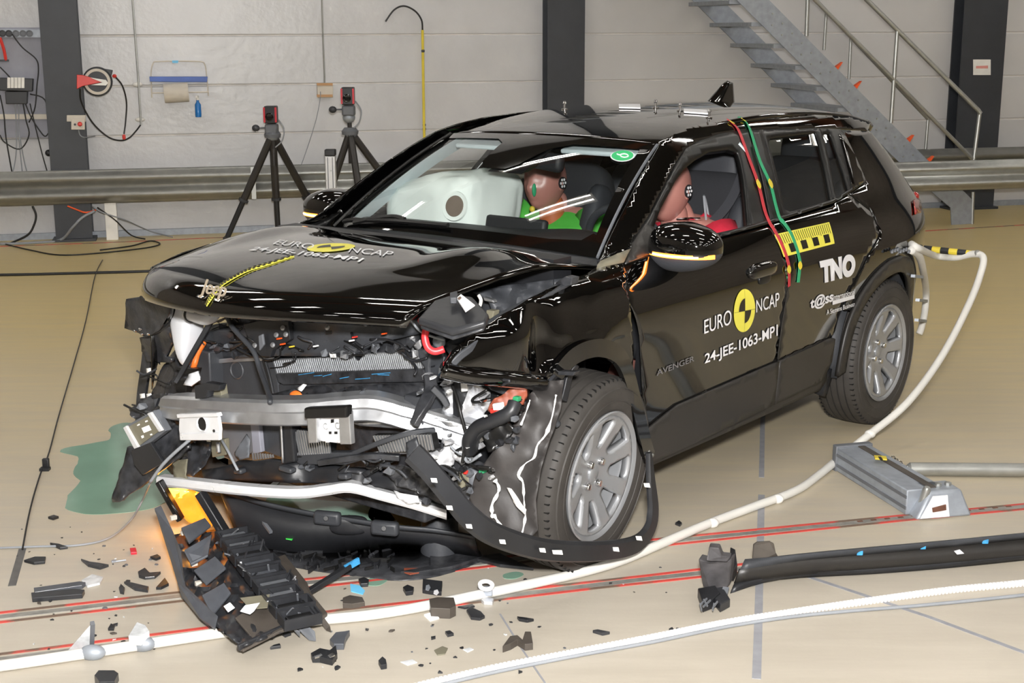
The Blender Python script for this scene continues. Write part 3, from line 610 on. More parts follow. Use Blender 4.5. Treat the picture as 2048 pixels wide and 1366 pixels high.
# ---- roof
ZR = herm([(-.62, 1.392), (-.5, 1.413), (-.3, 1.445), (0, 1.475), (.3, 1.492), (.6, 1.496), (.9, 1.487), (1.15, 1.468), (1.35, 1.440), (1.48, 1.412), (1.56, 1.39)])
HW = herm([(-.62, .47), (-.3, .50), (0, .52), (.5, .535), (1.0, .535), (1.3, .53), (1.5, .52)])
def roofz(x, y): return ZR(x) - .030*(y/.5)**2 - .02*max(0, abs(y)/.5-.7)**2
HDR = lambda y: 1.505-.055*(y/.5)**2
def rfn(u, v):
    t = -1+2*u; x1 = HDR(t*.5); x = -.60+(x1+.60)*v; w = HW(x); y = t*w; return V((x, y, roofz(x, y)))
roof = MB().grid(rfn, 40, 60, flip=True).obj('roof', 'paint', car, fr=CARM, sm=180, sol=.02)
# spoiler
MB().grid(lambda u, v: V((-.60-.09*v+.03*abs(2*u-1)**2, (2*u-1)*.475*(1-.03*v), roofz(-.6, (2*u-1)*.47)+.004-.03*v*v)), 20, 6).obj('spoiler', 'paint', car, fr=CARM, sm=180, sol=.03)
# antenna fin
def finf(u, v):
    k = min(1, v/.86); c = 1 if v <= .86 else max(0, (1-v)/.14)**.5; xf_ = .16-.125*k**1.15; xb = -.06+.006*k; w = .040*(1-k*.55)
    a = 2*pi*u; cx_ = (xf_+xb)/2; h = .092*k+.012*(1-c)-.02*k*max(0, cos(a))*c; return V((.03+cx_+(xf_-xb)/2*math.copysign(abs(cos(a))**.7, cos(a))*c, w*math.copysign(abs(sin(a))**.8, sin(a))*c, roofz(.05, 0)-.004+h))
MB().grid(finf, 28, 14).obj('antenna_fin', 'black_gloss', car, fr=CARM, sm=180)
# ---- windscreen surface
WST, WSB = .52, .655
def wsf(u, v):
    """u 0..1 right to left (car y - to +), v 0 base .. 1 header"""
    t = 2*u-1; hw = WSB+(WST-WSB)*v; y = t*hw
    xb = 2.13-.085*t*t; zb = 1.065-.030*t*t; xt = HDR(t*.5)+.01; zt = roofz(HDR(t*.5), t*.5)-.004
    x = xb+(xt-xb)*v; z = zb+(zt-zb)*v; bow = .045*4*v*(1-v)*(1-.5*t*t)
    return V((x+bow*.5, y, z+bow*.85))
def wsn(u, v):
    e = 1e-3; return ((wsf(u+e, v)-wsf(u-e, v)).cross(wsf(u, v+e)-wsf(u, v-e))).normalized()
glass = MB().grid(wsf, 30, 20).obj('windscreen', 'glass_clear', car, fr=CARM, sm=180, merge=False)
def wspatch(name, poly, mat, off=.003, step=.04, par=None, th=0):
    vs, fs = fillpoly(poly, step); m = MB().add([wsf(x, y)+wsn(x, y)*off*(1 if wsn(x, y).z > 0 else -1) for x, y in vs], fs); return m.obj(name, mat, par or glass, fr=CARM, sm=180, sol=th)
wspatch('ceramic_band', [(0, .0), (1, .0), (1, .13), (.965, .16), (.94, .10), (.85, .075), (.5, .06), (.12, .075), (.035, .09), (.015, .15), (0, .15)], 'black_gloss', off=.004)
wspatch('ceramic_band', [(0, 1), (0, .955), (.05, .925), (.34, .915), (.39, .86), (.42, .62), (.455, .56), (.545, .56), (.58, .62), (.63, .82), (.70, .90), (.95, .925), (1, .95), (1, 1)], 'black_gloss', off=.004)
wspatch('ceramic_band', [(0, .1), (.012, .1), (.03, .95), (0, .95)], 'black_gloss', off=.004); wspatch('ceramic_band', [(1, .1), (.975, .12), (.955, .95), (1, .95)], 'black_gloss', off=.004)
M('sticker_green', '2fae68', .5, var=0)
def wsel(cu, cv, ru, rv, n=28): return [(cu+ru*cos(2*pi*i/n), cv+rv*sin(2*pi*i/n)) for i in range(n)]
# environmental sticker
stk = (.915, .83)
wspatch('sticker', wsel(*stk, .042, .062), 'white_decal', off=.006, step=.02); wspatch('sticker', wsel(*stk, .038, .056), 'sticker_green', off=.008, step=.02)
mk = [(-.6, .1), (-.45, .0), (-.2, -.05), (0, -.3), (.35, -.35), (.6, -.1), (.45, .2), (.1, .3), (-.15, .15), (-.25, -.05)]
MB().tube([wsf(stk[0]+.036*a, stk[1]+.054*b)+wsn(*stk)*.009*(1 if wsn(*stk).z > 0 else -1) for a, b in crom([(a, b, 0) for a, b in mk], 4) for a, b in [(a, b)]] if False else [wsf(stk[0]+.036*p.x, stk[1]+.054*p.y)+wsn(*stk)*.009*(1 if wsn(*stk).z > 0 else -1) for p in crom([(a, b, 0) for a, b in mk], 4)], .0025, 5).obj('sticker_mark', 'white_decal', glass, fr=CARM)
# windscreen seal lines and cowl
MB().tube([wsf(1, v/20)+V((0, .004, .004)) for v in range(21)], .006, 6).obj('seal', 'grey_plastic', car, fr=CARM); MB().tube([wsf(0, v/20)+V((0, -.004, .004)) for v in range(21)], .006, 6).obj('seal', 'trim_black', car, fr=CARM)
MB().grid(lambda u, v: wsf(u, 0)*(1-v)+V((2.20-.10*(2*u-1)**2, (2*u-1)*.70, 1.03-.02*(2*u-1)**2))*v, 24, 4).obj('cowl', 'black_plastic', car, fr=CARM, sm=180)
# far-side A pillar filler
MB().grid(lambda u, v: wsf(0, v)*(1-u)+V((wsf(0, v).x-.06, -S(wsf(0, v).x-.06, wsf(0, v).z), wsf(0, v).z))*u, 4, 16).obj('a_pillar', 'paint', car, fr=CARM, sm=180)
MB().grid(lambda u, v: wsf(1, v)*(1-u)+V((wsf(1, v).x-.05, S(wsf(1, v).x-.05, wsf(1, v).z-.03)-.045, wsf(1, v).z-.03))*u, 4, 16).obj('a_pillar', 'paint', car, fr=CARM, sm=180)
# wipers
for pts in ([(.06, .015), (.10, .03), (.3, .045), (.52, .05)], [(.12, .01), (.2, .05), (.28, .075), (.34, .06)]):
    MB().tube(crom([wsf(*p)+V((.012, 0, .018)) for p in pts]), .010, 6).obj('wiper', 'trim_black', car, fr=CARM)
# ---- bonnet
XR = lambda y: 2.20-.10*(y/.7)**2
def XF(y): return 3.225-.20*abs(y/.74)**2.2 - (.10*max(0, (-y-.2)/.54)**2)
def bz(x, y, v):
    z = 1.062+.040*sin(min(1, v*2)*pi*.5)-.075*max(0, v-.3)**2/.49 - .045*abs(y/.74)**2.4 + .05*max(0, y/.7)*v**1.5
    z += .022*math.exp(-((abs(y)-.50)/.09)**2)*sin(pi*min(1, max(0, (v-.02)/.75)))
    z += .010*sin(5*x+3*y)*v
    return z
def bon(u, v):
    t = 2*u-1; hw = .715+.02*sin(pi*v)-.03*v**6; y = t*hw
    vv = v/.84
    if vv <= 1:
        x = XR(y)+(XF(y)-.07-XR(y))*vv; return V((x, y, bz(x, y, vv)))
    q = (vv-1)/(1/.84-1); a = q*pi*.55                # rolled nose
    x = XF(y)-.07+.075*sin(a); z = bz(XF(y)-.07, y, 1)-(.046-.010*y/.7)*(1-cos(a))-(.034-.010*y/.7)*q
    return V((x, y, z))
bonnet = MB().grid(bon, 56, 60, flip=True).obj('bonnet', 'paint', car, fr=CARM, sm=180, sol=.014)
def bpt(px, py, off=.0):
    """pixel -> point on the bonnet top (car frame)"""
    z = 1.06
    for i in range(30):
        p = CZ(px, py, z); vv = (p.x-XR(p.y))/(XF(p.y)-.07-XR(p.y)); z += .5*(bz(p.x, p.y, max(0, min(1, vv)))+off-z)
    return p
def bonxy(x, y, off=.002):
    vv = (x-XR(y))/(XF(y)-.07-XR(y)); return V((x, y, bz(x, y, max(0, min(1, vv)))+off))
# ---- front fender, left (crumpled) and right
def fdent(v):
    x, z = v.x, v.z; d = 0
    k = max(0, min(1, (x-2.2)/.35))
    d += .013*k*noise.noise(V((x*5.5, z*7, 3.1))) + .005*k*noise.noise(V((x*13, z*15, 7.7)))
    d -= .05*math.exp(-((x-2.62)/.06)**2-((z-.86)/.10)**2)         # sharp fold
    d += .02*math.exp(-((x-2.75)/.10)**2-((z-.90)/.12)**2)
    d += .02*math.exp(-((z-.80+.25*(x-2.4))/.03)**2)*k
    return V((0, d, 0))
fen = [(1194, 533), (1172, 548), (1148, 556), (1100, 577), (1050, 600), (1000, 627), (935, 676), (905, 702), (892, 725), (884, 742), (905, 752), (1000, 758), (1060, 766), (1086, 770), (1096, 752), (1112, 738), (1135, 716), (1165, 702), (1200, 697), (1232, 706), (1252, 735), (1264, 780), (1268, 700), (1262, 640), (1252, 575), (1246, 528)]
side('front_fender', fen, 'paint', step=.018, mirror=False, disp=fdent, label='crumpled glossy black front fender')
frf = [(2.19, 1.0), (2.12, .80), (2.06, .62)] + circ(2.5, .36, .43, radians(150), radians(20), 16) + [(2.86, .78), (2.88, .88), (2.86, .965), (2.6, 1.02), (2.3, 1.04)]
sidemesh(frf, .05, 0, px=False).mir().obj('front_fender', 'paint', car, fr=CARM, sm=60, sol=.006)
# fender rail under the bonnet edge
MB().sweep(crom([CS(1140, 566, -.03), CS(1095, 590, -.03), CS(1000, 640, -.03), CS(940, 690, -.02), CS(910, 715, -.02), CS(890, 748, -.03)], 5), [(-.022, -.012), (.022, -.012), (.022, .012), (-.022, .012)]).obj('fender_rail', 'dark_plastic', car, fr=CARM, bev=.004)
# rolled lower fender lip
MB().tube(crom([CS(884, 740, -.005), CS(940, 752, .012), CS(1010, 758, .014), CS(1060, 764, .012), CS(1088, 768, 0)], 6), [.026]*24+[.012], 10).obj('fender_lip', 'paint', car, fr=CARM, sm=180)
# ---- front wheel-arch trims
at = crom([CS(*q, .014) for q in ((1112, 752), (1122, 735), (1145, 712), (1175, 698), (1205, 696), (1235, 710), (1254, 745), (1268, 800), (1281, 850), (1292, 895), (1298, 915))], 4)
MB().sweep(at, [(-.03, -.012), (.0, -.018), (.03, -.012), (.03, .008), (-.03, .008)], up=(0, 1, 0)).obj('wheel_arch_trim', 'black_gloss', car, fr=CARM, sm=50)
# ---- wheels
M('wheel_silver', 'a7a9ac', .32, .55, var=.04, scale=8)
def wheel_parts(par, F, rot=0., detail=True):
    R, W = .345, .215; y0 = -W/2; pr = []
    # tyre: y axis is the axle, outer face at y=+W/2
    half = [(.216, .070), (.221, .088), (.238, .098), (.275, .107), (.305, .106), (.325, .099), (.338, .085)]
    tread = [(.3405, .075), (.343, .060), (.343, .0535), (.335, .053), (.335, .047), (.344, .0465), (.345, .020), (.337, .0195), (.337, .0125), (.345, .012)]
    prof = half+tread; prof = prof+[(r, -h) for r, h in prof[::-1]]
    MB().lathe(prof, 64, (0, 0, 0), (0, 1, 0), cap=False).obj('tyre', 'rubber', par, fr=F, sm=40)
    if not detail: return
    m = MB()
    for k in range(72):
        a = 2*pi*k/72+rot; c, s_ = cos(a), sin(a); Rm = Matrix(((c, 0, s_), (0, 1, 0), (-s_, 0, c)))
        for y in (.078, -.078): m.box(Rm @ V((0, y, .3330)), (.004, .030, .014), Rm)
    m.obj('tread_sipes', 'cable_black', par, fr=F, sm=0)['kind'] = 'stuff'
    m = MB()     # raised sidewall rings
    m.lathe([(.262, .1025), (.264, .1065), (.266, .1065), (.268, .1025)], 64, (0, 0, 0), (0, 1, 0), cap=False); m.lathe([(.306, .104), (.308, .1082), (.311, .104)], 64, (0, 0, 0), (0, 1, 0), cap=False); m.obj('sidewall_ring', 'rubber', par, fr=F, sm=60)
    # rim barrel
    MB().lathe([(.226, .092), (.229, .100), (.225, .104), (.216, .098), (.207, .088), (.199, .05), (.196, -.09), (.215, -.10), (.228, -.10)], 64, (0, 0, 0), (0, 1, 0), cap=False).obj('rim_barrel', 'wheel_silver', par, fr=F, sm=40)
    n = 8; holes = []
    for k in range(n):
        a = 2*pi*k/n+rot; hw0, hw1 = radians(9.5), radians(13.5)
        inn = .094; pts = []
        for i in range(5): t = -1+i/2; pts.append((a+hw0*t, inn+.006*t*t))
        for i in range(7): t = 1-i/3; pts.append((a+hw1*t, .197-.004*abs(t)**4))
        holes.append([(r*cos(b), r*sin(b)) for b, r in pts])
    vs, fs = fillpoly(circ(0, 0, .209, 0, 2*pi, 84)[:-1], .011, holes)
    dish = herm([(0, .060), (.05, .060), (.085, .066), (.15, .084), (.19, .094), (.22, .095)])
    m = MB().add([V((x, dish(math.hypot(x, y)), y)) for x, y in vs], [f[::-1] for f in fs])
    m.obj('spokes', 'wheel_silver', par, fr=F, sm=60, sol=.032, bev=0)
    for k in range(4):
        a = pi/4+k*pi/2+rot; p = V((.054*cos(a), .058, .054*sin(a)))
        MB().lathe([(.0145, 0), (.0145, .012), (.011, .018), (0, .019)], 12, p, (0, 1, 0)).obj('wheel_bolt', 'chrome', par, fr=F)
    MB().lathe([(.030, .058), (.030, .064), (.026, .067), (0, .068)], 24, (0, 0, 0), (0, 1, 0)).obj('centre_cap', 'wheel_silver', par, fr=F)
    MB().lathe([(.06, -.012), (.150, -.012), (.150, .008), (.06, .008)], 40, (0, 0, 0), (0, 1, 0)).obj('brake_disc', 'alu', par, fr=F)
    MB().box((.115, 0, .07), (.07, .07, .14), Matrix.Rotation(radians(-25), 3, 'Y')).obj('brake_caliper', 'grey_plastic', par, fr=F, bev=.01)
def wheel(lab, pos, rz=0., rx=0., sgn=1, detail=True, rot=.2):
    w = bpy.data.objects.new('wheel', None); COL.objects.link(w); w.parent = car; w['label'] = lab
    w.location = pos; WM[w.name] = CARM @ Matrix.Translation(V(pos))
    F = CARM @ Matrix.Translation(V(pos)) @ Matrix.Rotation(rz+(0 if sgn > 0 else pi), 4, 'Z') @ Matrix.Rotation(rx, 4, 'X')
    wheel_parts(w, F, rot, detail); return w
wheel('rear wheel with silver multi-spoke rim', (0, .775, .345), rot=.35)
wheel('front wheel pushed back against the door sill', (2.299, 0.765, .347), rz=radians(5), rx=radians(-5), rot=.1)
wheel('far rear wheel', (0, -.775, .345), sgn=-1, detail=False); wheel('far front wheel', (2.52, -.77, .345), sgn=-1, detail=False)
# wheel-house liners, underbody
m = MB().lathe([(.40, -.16), (.40, .02)], 40, (0, .80, .355), (0, 1, 0), cap=False); m.f = [f for f in m.f if sum(m.v[i].z for i in f)/len(f) > .30]; m.obj('wheel_house', 'dark_plastic', car, fr=CARM, sm=60, sol=.006)
MB().box((0, .60, .5), (.9, .02, .5)).obj('wheel_house', 'black_plastic', car, fr=CARM); MB().box((2.42, .62, .60), (.7, .02, .5)).obj('wheel_house', 'black_plastic', car, fr=CARM)
MB().box((1.05, 0, .27), (2.9, 1.45, .06)).obj('floor_pan', 'black_plastic', car, fr=CARM); MB().box((-.42, 0, .40), (.4, 1.3, .26)).obj('rear_underbody', 'black_plastic', car, fr=CARM)
# tail: hatch, bumper, light
def tailf(u, v):
    t = 2*u-1; z = .36+1.02*v; xb = herm([(.36, -.60), (.5, -.68), (.9, -.68), (1.05, -.60), (1.2, -.56), (1.39, -.60)])(z)+.06*t*t; return V((xb, t*(S(-.62, z)-.005), z))
tg = MB().grid(lambda u, v: tailf(u, v*.72), 20, 18, flip=True).obj('tailgate', 'paint', car, fr=CARM, sm=180)
MB().grid(lambda u, v: tailf(.10+.80*u, .72+.24*v), 16, 6, flip=True).obj('rear_window', 'glass_dark', tg, fr=CARM, sm=180)
for u0, u1, v0, v1 in ((0, .10, .72, 1), (.90, 1, .72, 1), (.1, .9, .96, 1)): MB().grid(lambda u, v: tailf(u0+(u1-u0)*u, v0+(v1-v0)*v), 4, 6, flip=True).obj('window_surround', 'paint', tg, fr=CARM, sm=180)
M('lamp_red', '9a2018', .2, coat=1)
side('tail_light', [(1823, 400), (1830, 395), (1838, 400), (1838, 425), (1826, 428)], 'lamp_red', step=.03, off=.01)
for sg in (1, -1): MB().box((-.665, sg*.60, .97), (.05, .24, .11)).obj('tail_light', 'lamp_red', car, fr=CARM, bev=.02)
# ---- cabin interior
M('interior', '1d1e21', .6, var=.12, bump=.05, bscale=200); M('interior_grey', '33353a', .65, var=.1, bump=.08, bscale=200); M('headliner', 'ccd9dd', .85, var=.05); M('seat_fabric', '26272b', .85, var=.15, bump=.15, bscale=250)
M('trim_brown', '5a3a24', .6, var=.15)
MB().grid(lambda u, v: rfn(.06+.88*u, .06+.90*v)-V((0, 0, .035)), 12, 16).obj('headliner', 'headliner', car, fr=CARM, sm=180)
# sun visors
MB().box((1.40, -.27, 1.365), (.20, .40, .02), Matrix.Rotation(radians(16), 3, 'Y')).obj('sun_visor', 'headliner', car, fr=CARM, bev=.008); MB().box((1.40, .27, 1.365), (.18, .38, .02), Matrix.Rotation(radians(16), 3, 'Y')).obj('sun_visor', 'headliner', car, fr=CARM, bev=.008)
# pale A-pillar lining on the far side
MB().grid(lambda u, v: wsf(.004+.0*u, v)*(1-u)+V((wsf(0, v).x-.17, -S(wsf(0, v).x-.17, wsf(0, v).z)+.05, wsf(0, v).z-.01))*u-V((.02, -.006, .02)), 4, 16).obj('pillar_lining', 'headliner', car, fr=CARM, sm=180)
# dashboard
def dash(u, v):
    t = 2*u-1; prof = [(2.06, 1.02), (1.90, 1.045), (1.72, 1.03), (1.60, .985), (1.56, .92), (1.60, .80), (1.70, .60)]
    k = v*(len(prof)-1); i = min(len(prof)-2, int(k)); f = k-i; x = prof[i][0]*(1-f)+prof[i+1][0]*f; z = prof[i][1]*(1-f)+prof[i+1][1]*f
    z += .028*math.exp(-((t*.72-.36)/.2)**2)*math.exp(-((x-1.70)/.12)**2)
    return V((x-.04*t*t*(x > 1.8), t*.72, z-.01*t*t))
MB().grid(dash, 40, 30, flip=True).obj('dashboard', 'interior', car, fr=CARM, sm=60, sol=.02)
MB().box((1.70, .02, 1.035), (.035, .30, .115), Matrix.Rotation(radians(-12), 3, 'Y')).obj('centre_screen', 'interior', car, fr=CARM, bev=.012)
MB().box((1.66, .36, 1.01), (.05, .30, .08)).obj('instrument_binnacle', 'interior', car, fr=CARM, bev=.02)
# steering wheel
sc_ = V((1.42, .37, .965)); sa = V((-.92, 0, .38)).normalized(); x, y, z = frame(sa)
MB().tube([sc_+(x*cos(2*pi*k/32)+y*sin(2*pi*k/32))*.185 for k in range(33)], .016, 10, cap=False).obj('steering_wheel', 'interior_grey', car, fr=CARM, sm=180)
sw = MB().ell(sc_-sa*.02, (.075, .075, .05), 16, 10); sw.bar(sc_-y*.17, sc_+y*.05, .05, .02); sw.bar(sc_-x*.17, sc_+x*.17, .05, .02); sw.obj('steering_hub', 'interior', car, fr=CARM, sm=50)
M('airbag', 'dde4e0', .75, var=.04, scale=3, bump=.25, bscale=14)
# deflated driver bag hanging from the hub
MB().ell(sc_+V((.02, .17, -.03)), (.05, .10, .07), 16, 10, fn=lambda p: p*(1+.18*noise.noise(p*30))).obj('driver_airbag', 'airbag', car, fr=CARM, sm=180)
# passenger airbag
def abf(p):
    r = abs(noise.noise(p*6+V((3, 1, 2))))*.11+abs(noise.noise(p*13+V((7, 5, 2))))*.06
    k = 1+.07-r; q = p*k; q.z -= .05*max(0, -p.y/.25)*(p.z > 0)*(p.z/.13); q.z += .012*noise.noise(V((p.y*9, p.x*8, 4))); return q
MB().ell((1.50, -.475, 1.09), (.225, .255, .135), 80, 52, .42, .5, Matrix.Rotation(radians(5), 3, 'X'), abf).obj('passenger_airbag', 'airbag', car, fr=CARM, sm=180)
M('vent', '6e6258', .8)
ab = CX(908, 412, 1.735); MB().lathe([(0, 0), (.042, 0), (.045, -.006)], 24, ab, (1, .1, .25)).obj('airbag_vent', 'vent', car, fr=CARM)
MB().lathe([(.044, -.004), (.06, -.002), (.062, -.008)], 24, ab, (1, .1, .25)).obj('airbag_vent_rim', 'airbag', car, fr=CARM)
# rear-view mirror and camera housing
MB().box((1.50, -.02, 1.305), (.05, .25, .075), Matrix.Rotation(radians(-6), 3, 'X')).obj('rear_view_mirror', 'interior', car, fr=CARM, bev=.02)
MB().grid(lambda u, v: wsf(.43+.15*u, .60+.34*v)-V((.03+.05*sin(pi*u)*sin(pi*v), 0, .03+.05*sin(pi*u)*sin(pi*v))), 10, 10).obj('sensor_housing', 'interior', car, fr=CARM, sm=180)
# seats
def seat(px, y, w=.50, hr=True, par=car, rear=False):
    s_ = bpy.data.objects.new('seat', None); COL.objects.link(s_); s_.parent = car; s_.location = (px, y, .30); WM[s_.name] = CARM @ Matrix.Translation(V((px, y, .30)))
    MB().ell((px+.20, y, .58), (.28, w/2, .10), 32, 14, .45, .45, Matrix.Rotation(radians(-8), 3, 'Y')).obj('cushion', 'seat_fabric', s_, fr=CARM, sm=180)
    MB().ell((px-.10, y, .88), (.085, w/2, .36), 28, 18, .5, .5, Matrix.Rotation(radians(-18), 3, 'Y')).obj('backrest', 'seat_fabric', s_, fr=CARM, sm=180)
    for sg in (-1, 1): MB().ell((px-.05, y+sg*(w/2-.04), .85), (.085, .05, .30), 16, 12, .6, .6, Matrix.Rotation(radians(-18), 3, 'Y')).obj('bolster', 'interior_grey', s_, fr=CARM, sm=180)
    MB().ell((px-.22, y, 1.265), (.05, .14, .095), 24, 14, .55, .55, Matrix.Rotation(radians(-12), 3, 'Y')).obj('headrest', 'interior_grey', s_, fr=CARM, sm=180)
    for sg in (-1, 1): MB().tube([(px-.205, y+sg*.06, 1.16), (px-.22, y+sg*.06, 1.24)], .007, 6).obj('headrest_post', 'chrome', s_, fr=CARM)
    return s_
seat(.98, .37); seat(.98, -.37); seat(.10, .38, .56); seat(.10, -.38, .56)
MB().box((.55, 0, .40), (1.9, 1.4, .2)).obj('cabin_floor', 'interior', car, fr=CARM); MB().box((1.35, 0, .55), (.7, .22, .3)).obj('centre_console', 'interior', car, fr=CARM, bev=.03)
for sg in (1, -1):
    m = MB().grid(lambda u, v: V((2.0-1.85*u, S(2.0-1.85*u, .35+.70*v)-.07, .35+.70*v)), 16, 10, flip=True)
    if sg < 0: m.mir()
    m.obj('door_card', 'interior', car, fr=CARM, sm=60)
# seat belt of the driver and rear belt
MB().sweep(crom([(.93, .62, 1.28), (.95, .56, 1.12), (1.02, .48, 1.0), (1.16, .40, .88)]), [(-.022, -.002), (.022, -.002), (.022, .002), (-.022, .002)], up=(1, 0, .4)).obj('seat_belt', 'interior_grey', car, fr=CARM)
MB().tube([(.98, .60, 1.36), (.95, .635, 1.30)], .018, 8).obj('grab_handle', 'headliner', car, fr=CARM)
# ---- door mirrors
M('lamp_orange', 'ff7a1e', .3, emit=9, ecol=(1, .22, .02)); M('lamp_orange_hot', 'ffd0a0', .3, emit=8, ecol=(1, .62, .32))
def mirror(sg):
    g_ = bpy.data.objects.new('door_mirror', None); COL.objects.link(g_); g_.parent = car; g_.location = (1.78, sg*.80, 1.0); WM[g_.name] = CARM @ Matrix.Translation(V((1.78, sg*.80, 1.0)))
    c = V((1.828, sg*.885, 1.071)); rx_, ry_, rz_ = .10, .135, .088
    def top(p):
        k = .5-.5*sg*p.y/ry_; q = V(p)
        q.z = p.z*(1.0-.25*max(0, sg*p.y/ry_)); return q
    pw = MB().ell(c, (rx_, ry_, rz_), 40, 24, .75, .8, fn=top); up_ = MB(); lo = MB()
    for f in pw.f:
        zc = sum(pw.v[i].z for i in f)/len(f); (up_ if zc > c.z-.018 else lo).add([pw.v[i] for i in f], [tuple(range(len(f)))])
    up_.obj('housing', 'black_gloss', g_, fr=CARM, sm=180); lo.obj('lower_shell', 'interior_grey', g_, fr=CARM, sm=180)
    # indicator strip along the lower seam
    a = [c+V((cos(t)*rx_*1.02, sg*sin(t)*ry_*1.02, -.02)) for t in [radians(-55+i*10) for i in range(14)]]
    MB().sweep(a, [(-.004, -.007), (.005, -.007), (.005, .007), (-.004, .007)]).obj('indicator', 'lamp_orange', g_, fr=CARM)
    MB().sweep([p+V((.002, 0, 0)) for p in a[2:11]], [(-.004, -.003), (.006, -.003), (.006, .003), (-.004, .003)]).obj('indicator', 'lamp_orange_hot', g_, fr=CARM)
    MB().bar((1.80, sg*.76, 1.025), (1.775, sg*.86, 1.03), .09, .035).obj('arm', 'interior_grey', g_, fr=CARM, bev=.01)
mirror(1); mirror(-1)
# ---- door handles
hx, hz = CS(1524, 540).x, CS(1524, 540).z
MB().ell((hx, S(hx, hz)+.0, hz), (.11, .022, .03), 24, 10, .7, .6).obj('door_handle', 'black_gloss', fdoor, fr=CARM, sm=180)
MB().ell((hx-.01, S(hx, hz-.03)+.002, hz-.035), (.05, .01, .02), 16, 8, .6).obj('handle_recess', 'trim_black', fdoor, fr=CARM, sm=180)
# scratches of yellow-black marker behind the flare
# ---- decals
def dquad(pxq, off=.0025):
    """four pixel corners bl, br, tr, tl -> map of the unit square on the body side"""
    c = [CS(*q) for q in pxq]; b = bil(*[(p.x, 0, p.z) for p in c])
    def f(u, v): p = b(u, v); return V((p.x, S(p.x, p.z)+off, p.z))
    return f
def dtext(s, pxq, par, mat='white_decal', bold=0., shear=0., name='lettering', off=.0035):
    return textquad(MB(), s, dquad(pxq, off), bold, shear).obj(name, mat, par, fr=CARM, sm=0)
def dpoly(pts, f, par, mat, name, step=.12):
    vs, fs = fillpoly(pts, step); return MB().add([f(*v) for v in vs], fs).obj(name, mat, par, fr=CARM, sm=0)
dtext('EURO', [(1407, 668), (1461, 648), (1461, 618), (1407, 640)], fdoor); dtext('NCAP', [(1511, 625), (1557, 612), (1557, 584), (1511, 600)], fdoor)
dtext('24-JEE-1063-MP1', [(1408, 733), (1554, 678), (1554, 648), (1408, 708)], fdoor, bold=.016)
f = dquad([(1465, 668), (1508, 660), (1508, 574), (1465, 582)])
dpoly([(.5+.5*cos(2*pi*i/40), .5+.5*sin(2*pi*i/40)) for i in range(40)], f, fdoor, 'yellow_decal', 'roundel')
M('black_decal', '1b1914', .3, var=0)
f2 = dquad([(1465, 668), (1508, 660), (1508, 574), (1465, 582)], .0045)
for a0 in (90, 270): dpoly([(.5, .5)]+[(.5+.29*cos(radians(a0+i*9)), .5+.29*sin(radians(a0+i*9))) for i in range(11)], f2, fdoor, 'black_decal', 'roundel_quadrant')
for q in ([(0, .497), (1, .497), (1, .503), (0, .503)], [(.497, 0), (.503, 0), (.503, 1), (.497, 1)]): dpoly(q, f2, fdoor, 'black_decal', 'roundel_line', .2)
M('badge_dark', '8d8d93', .3, .6, var=0)
dtext('AVENGER', [(1312, 752), (1387, 722), (1387, 711), (1312, 740)], fdoor, 'badge_dark', bold=.01, name='model_badge')
dtext('TNO', [(1641, 568), (1708, 551), (1708, 506), (1637, 522)], rdoor, bold=.075)
dtext('t@ss', [(1620, 623), (1665, 608), (1665, 580), (1619, 596)], rdoor, bold=.03, shear=.1)
dtext('international', [(1664, 602), (1709, 588), (1709, 578), (1664, 589)], rdoor, bold=.01, shear=.2)
dpoly([(0, 0), (1, 0), (1, 1), (0, 1)], dquad([(1664, 610), (1708, 597), (1708, 589), (1664, 602)]), rdoor, 'white_decal', 'underline', .5)
dtext('A Siemens Business', [(1652, 630), (1708, 612), (1708, 603), (1652, 620)], rdoor, bold=.008)
# yellow scale with black blocks and graduation
ckq = [(1566, 514), (1668, 487), (1657, 444), (1547, 469)]
f = dquad(ckq, .003); f2 = dquad(ckq, .0045)
dpoly([(0, 0), (1, 0), (1, 1), (0, 1)], f, rdoor, 'yellow_decal', 'scale_sticker', .1)
for i in range(4): dpoly([(.15+.22*i, .12), (.26+.22*i, .12), (.26+.22*i, .50), (.15+.22*i, .50)], f2, rdoor, 'black_decal', 'scale_block', .2)
for i in range(26): dpoly([(.03+.037*i, .55 if i % 5 else .5), (.040+.037*i, .55 if i % 5 else .5), (.040+.037*i, .96), (.03+.037*i, .96)], f2, rdoor, 'black_decal', 'scale_graduation', .5)
# red and green tapes over the roof rail and down the side
M('tape_red', 'b8343c', .5, var=.05); M('tape_green', '2f9a6a', .5, var=.05)
def ribbon(pxs, w, mat, par, label):
    pts = crom([CS(*q, .006) for q in pxs], 4); m = MB(); L = []
    for i, p in enumerate(pts):
        t = (pts[min(len(pts)-1, i+1)]-pts[max(0, i-1)]).normalized(); n = V((0, 1, .35)).normalized(); s_ = t.cross(n).normalized()*w/2; L += [p-s_, p+s_]
    m.add(L, [(2*i, 2*i+1, 2*i+3, 2*i+2) for i in range(len(pts)-1)]); o = m.obj('measuring_tape', mat, par, fr=CARM, sm=0, sol=.002); o['label'] = label; return o
rr = ribbon([(1456, 238), (1470, 250), (1480, 265), (1500, 320), (1517, 367), (1530, 420), (1540, 445), (1548, 458), (1565, 490), (1577, 525), (1579, 548), (1579, 573)], .021, 'tape_red', car, 'red tape with yellow marks')
gg = ribbon([(1478, 233), (1492, 243), (1502, 262), (1520, 320), (1541, 367), (1552, 410), (1560, 436), (1567, 444), (1580, 462), (1592, 490), (1600, 520), (1600, 535), (1597, 565)], .021, 'tape_green', car, 'green tape with yellow marks')
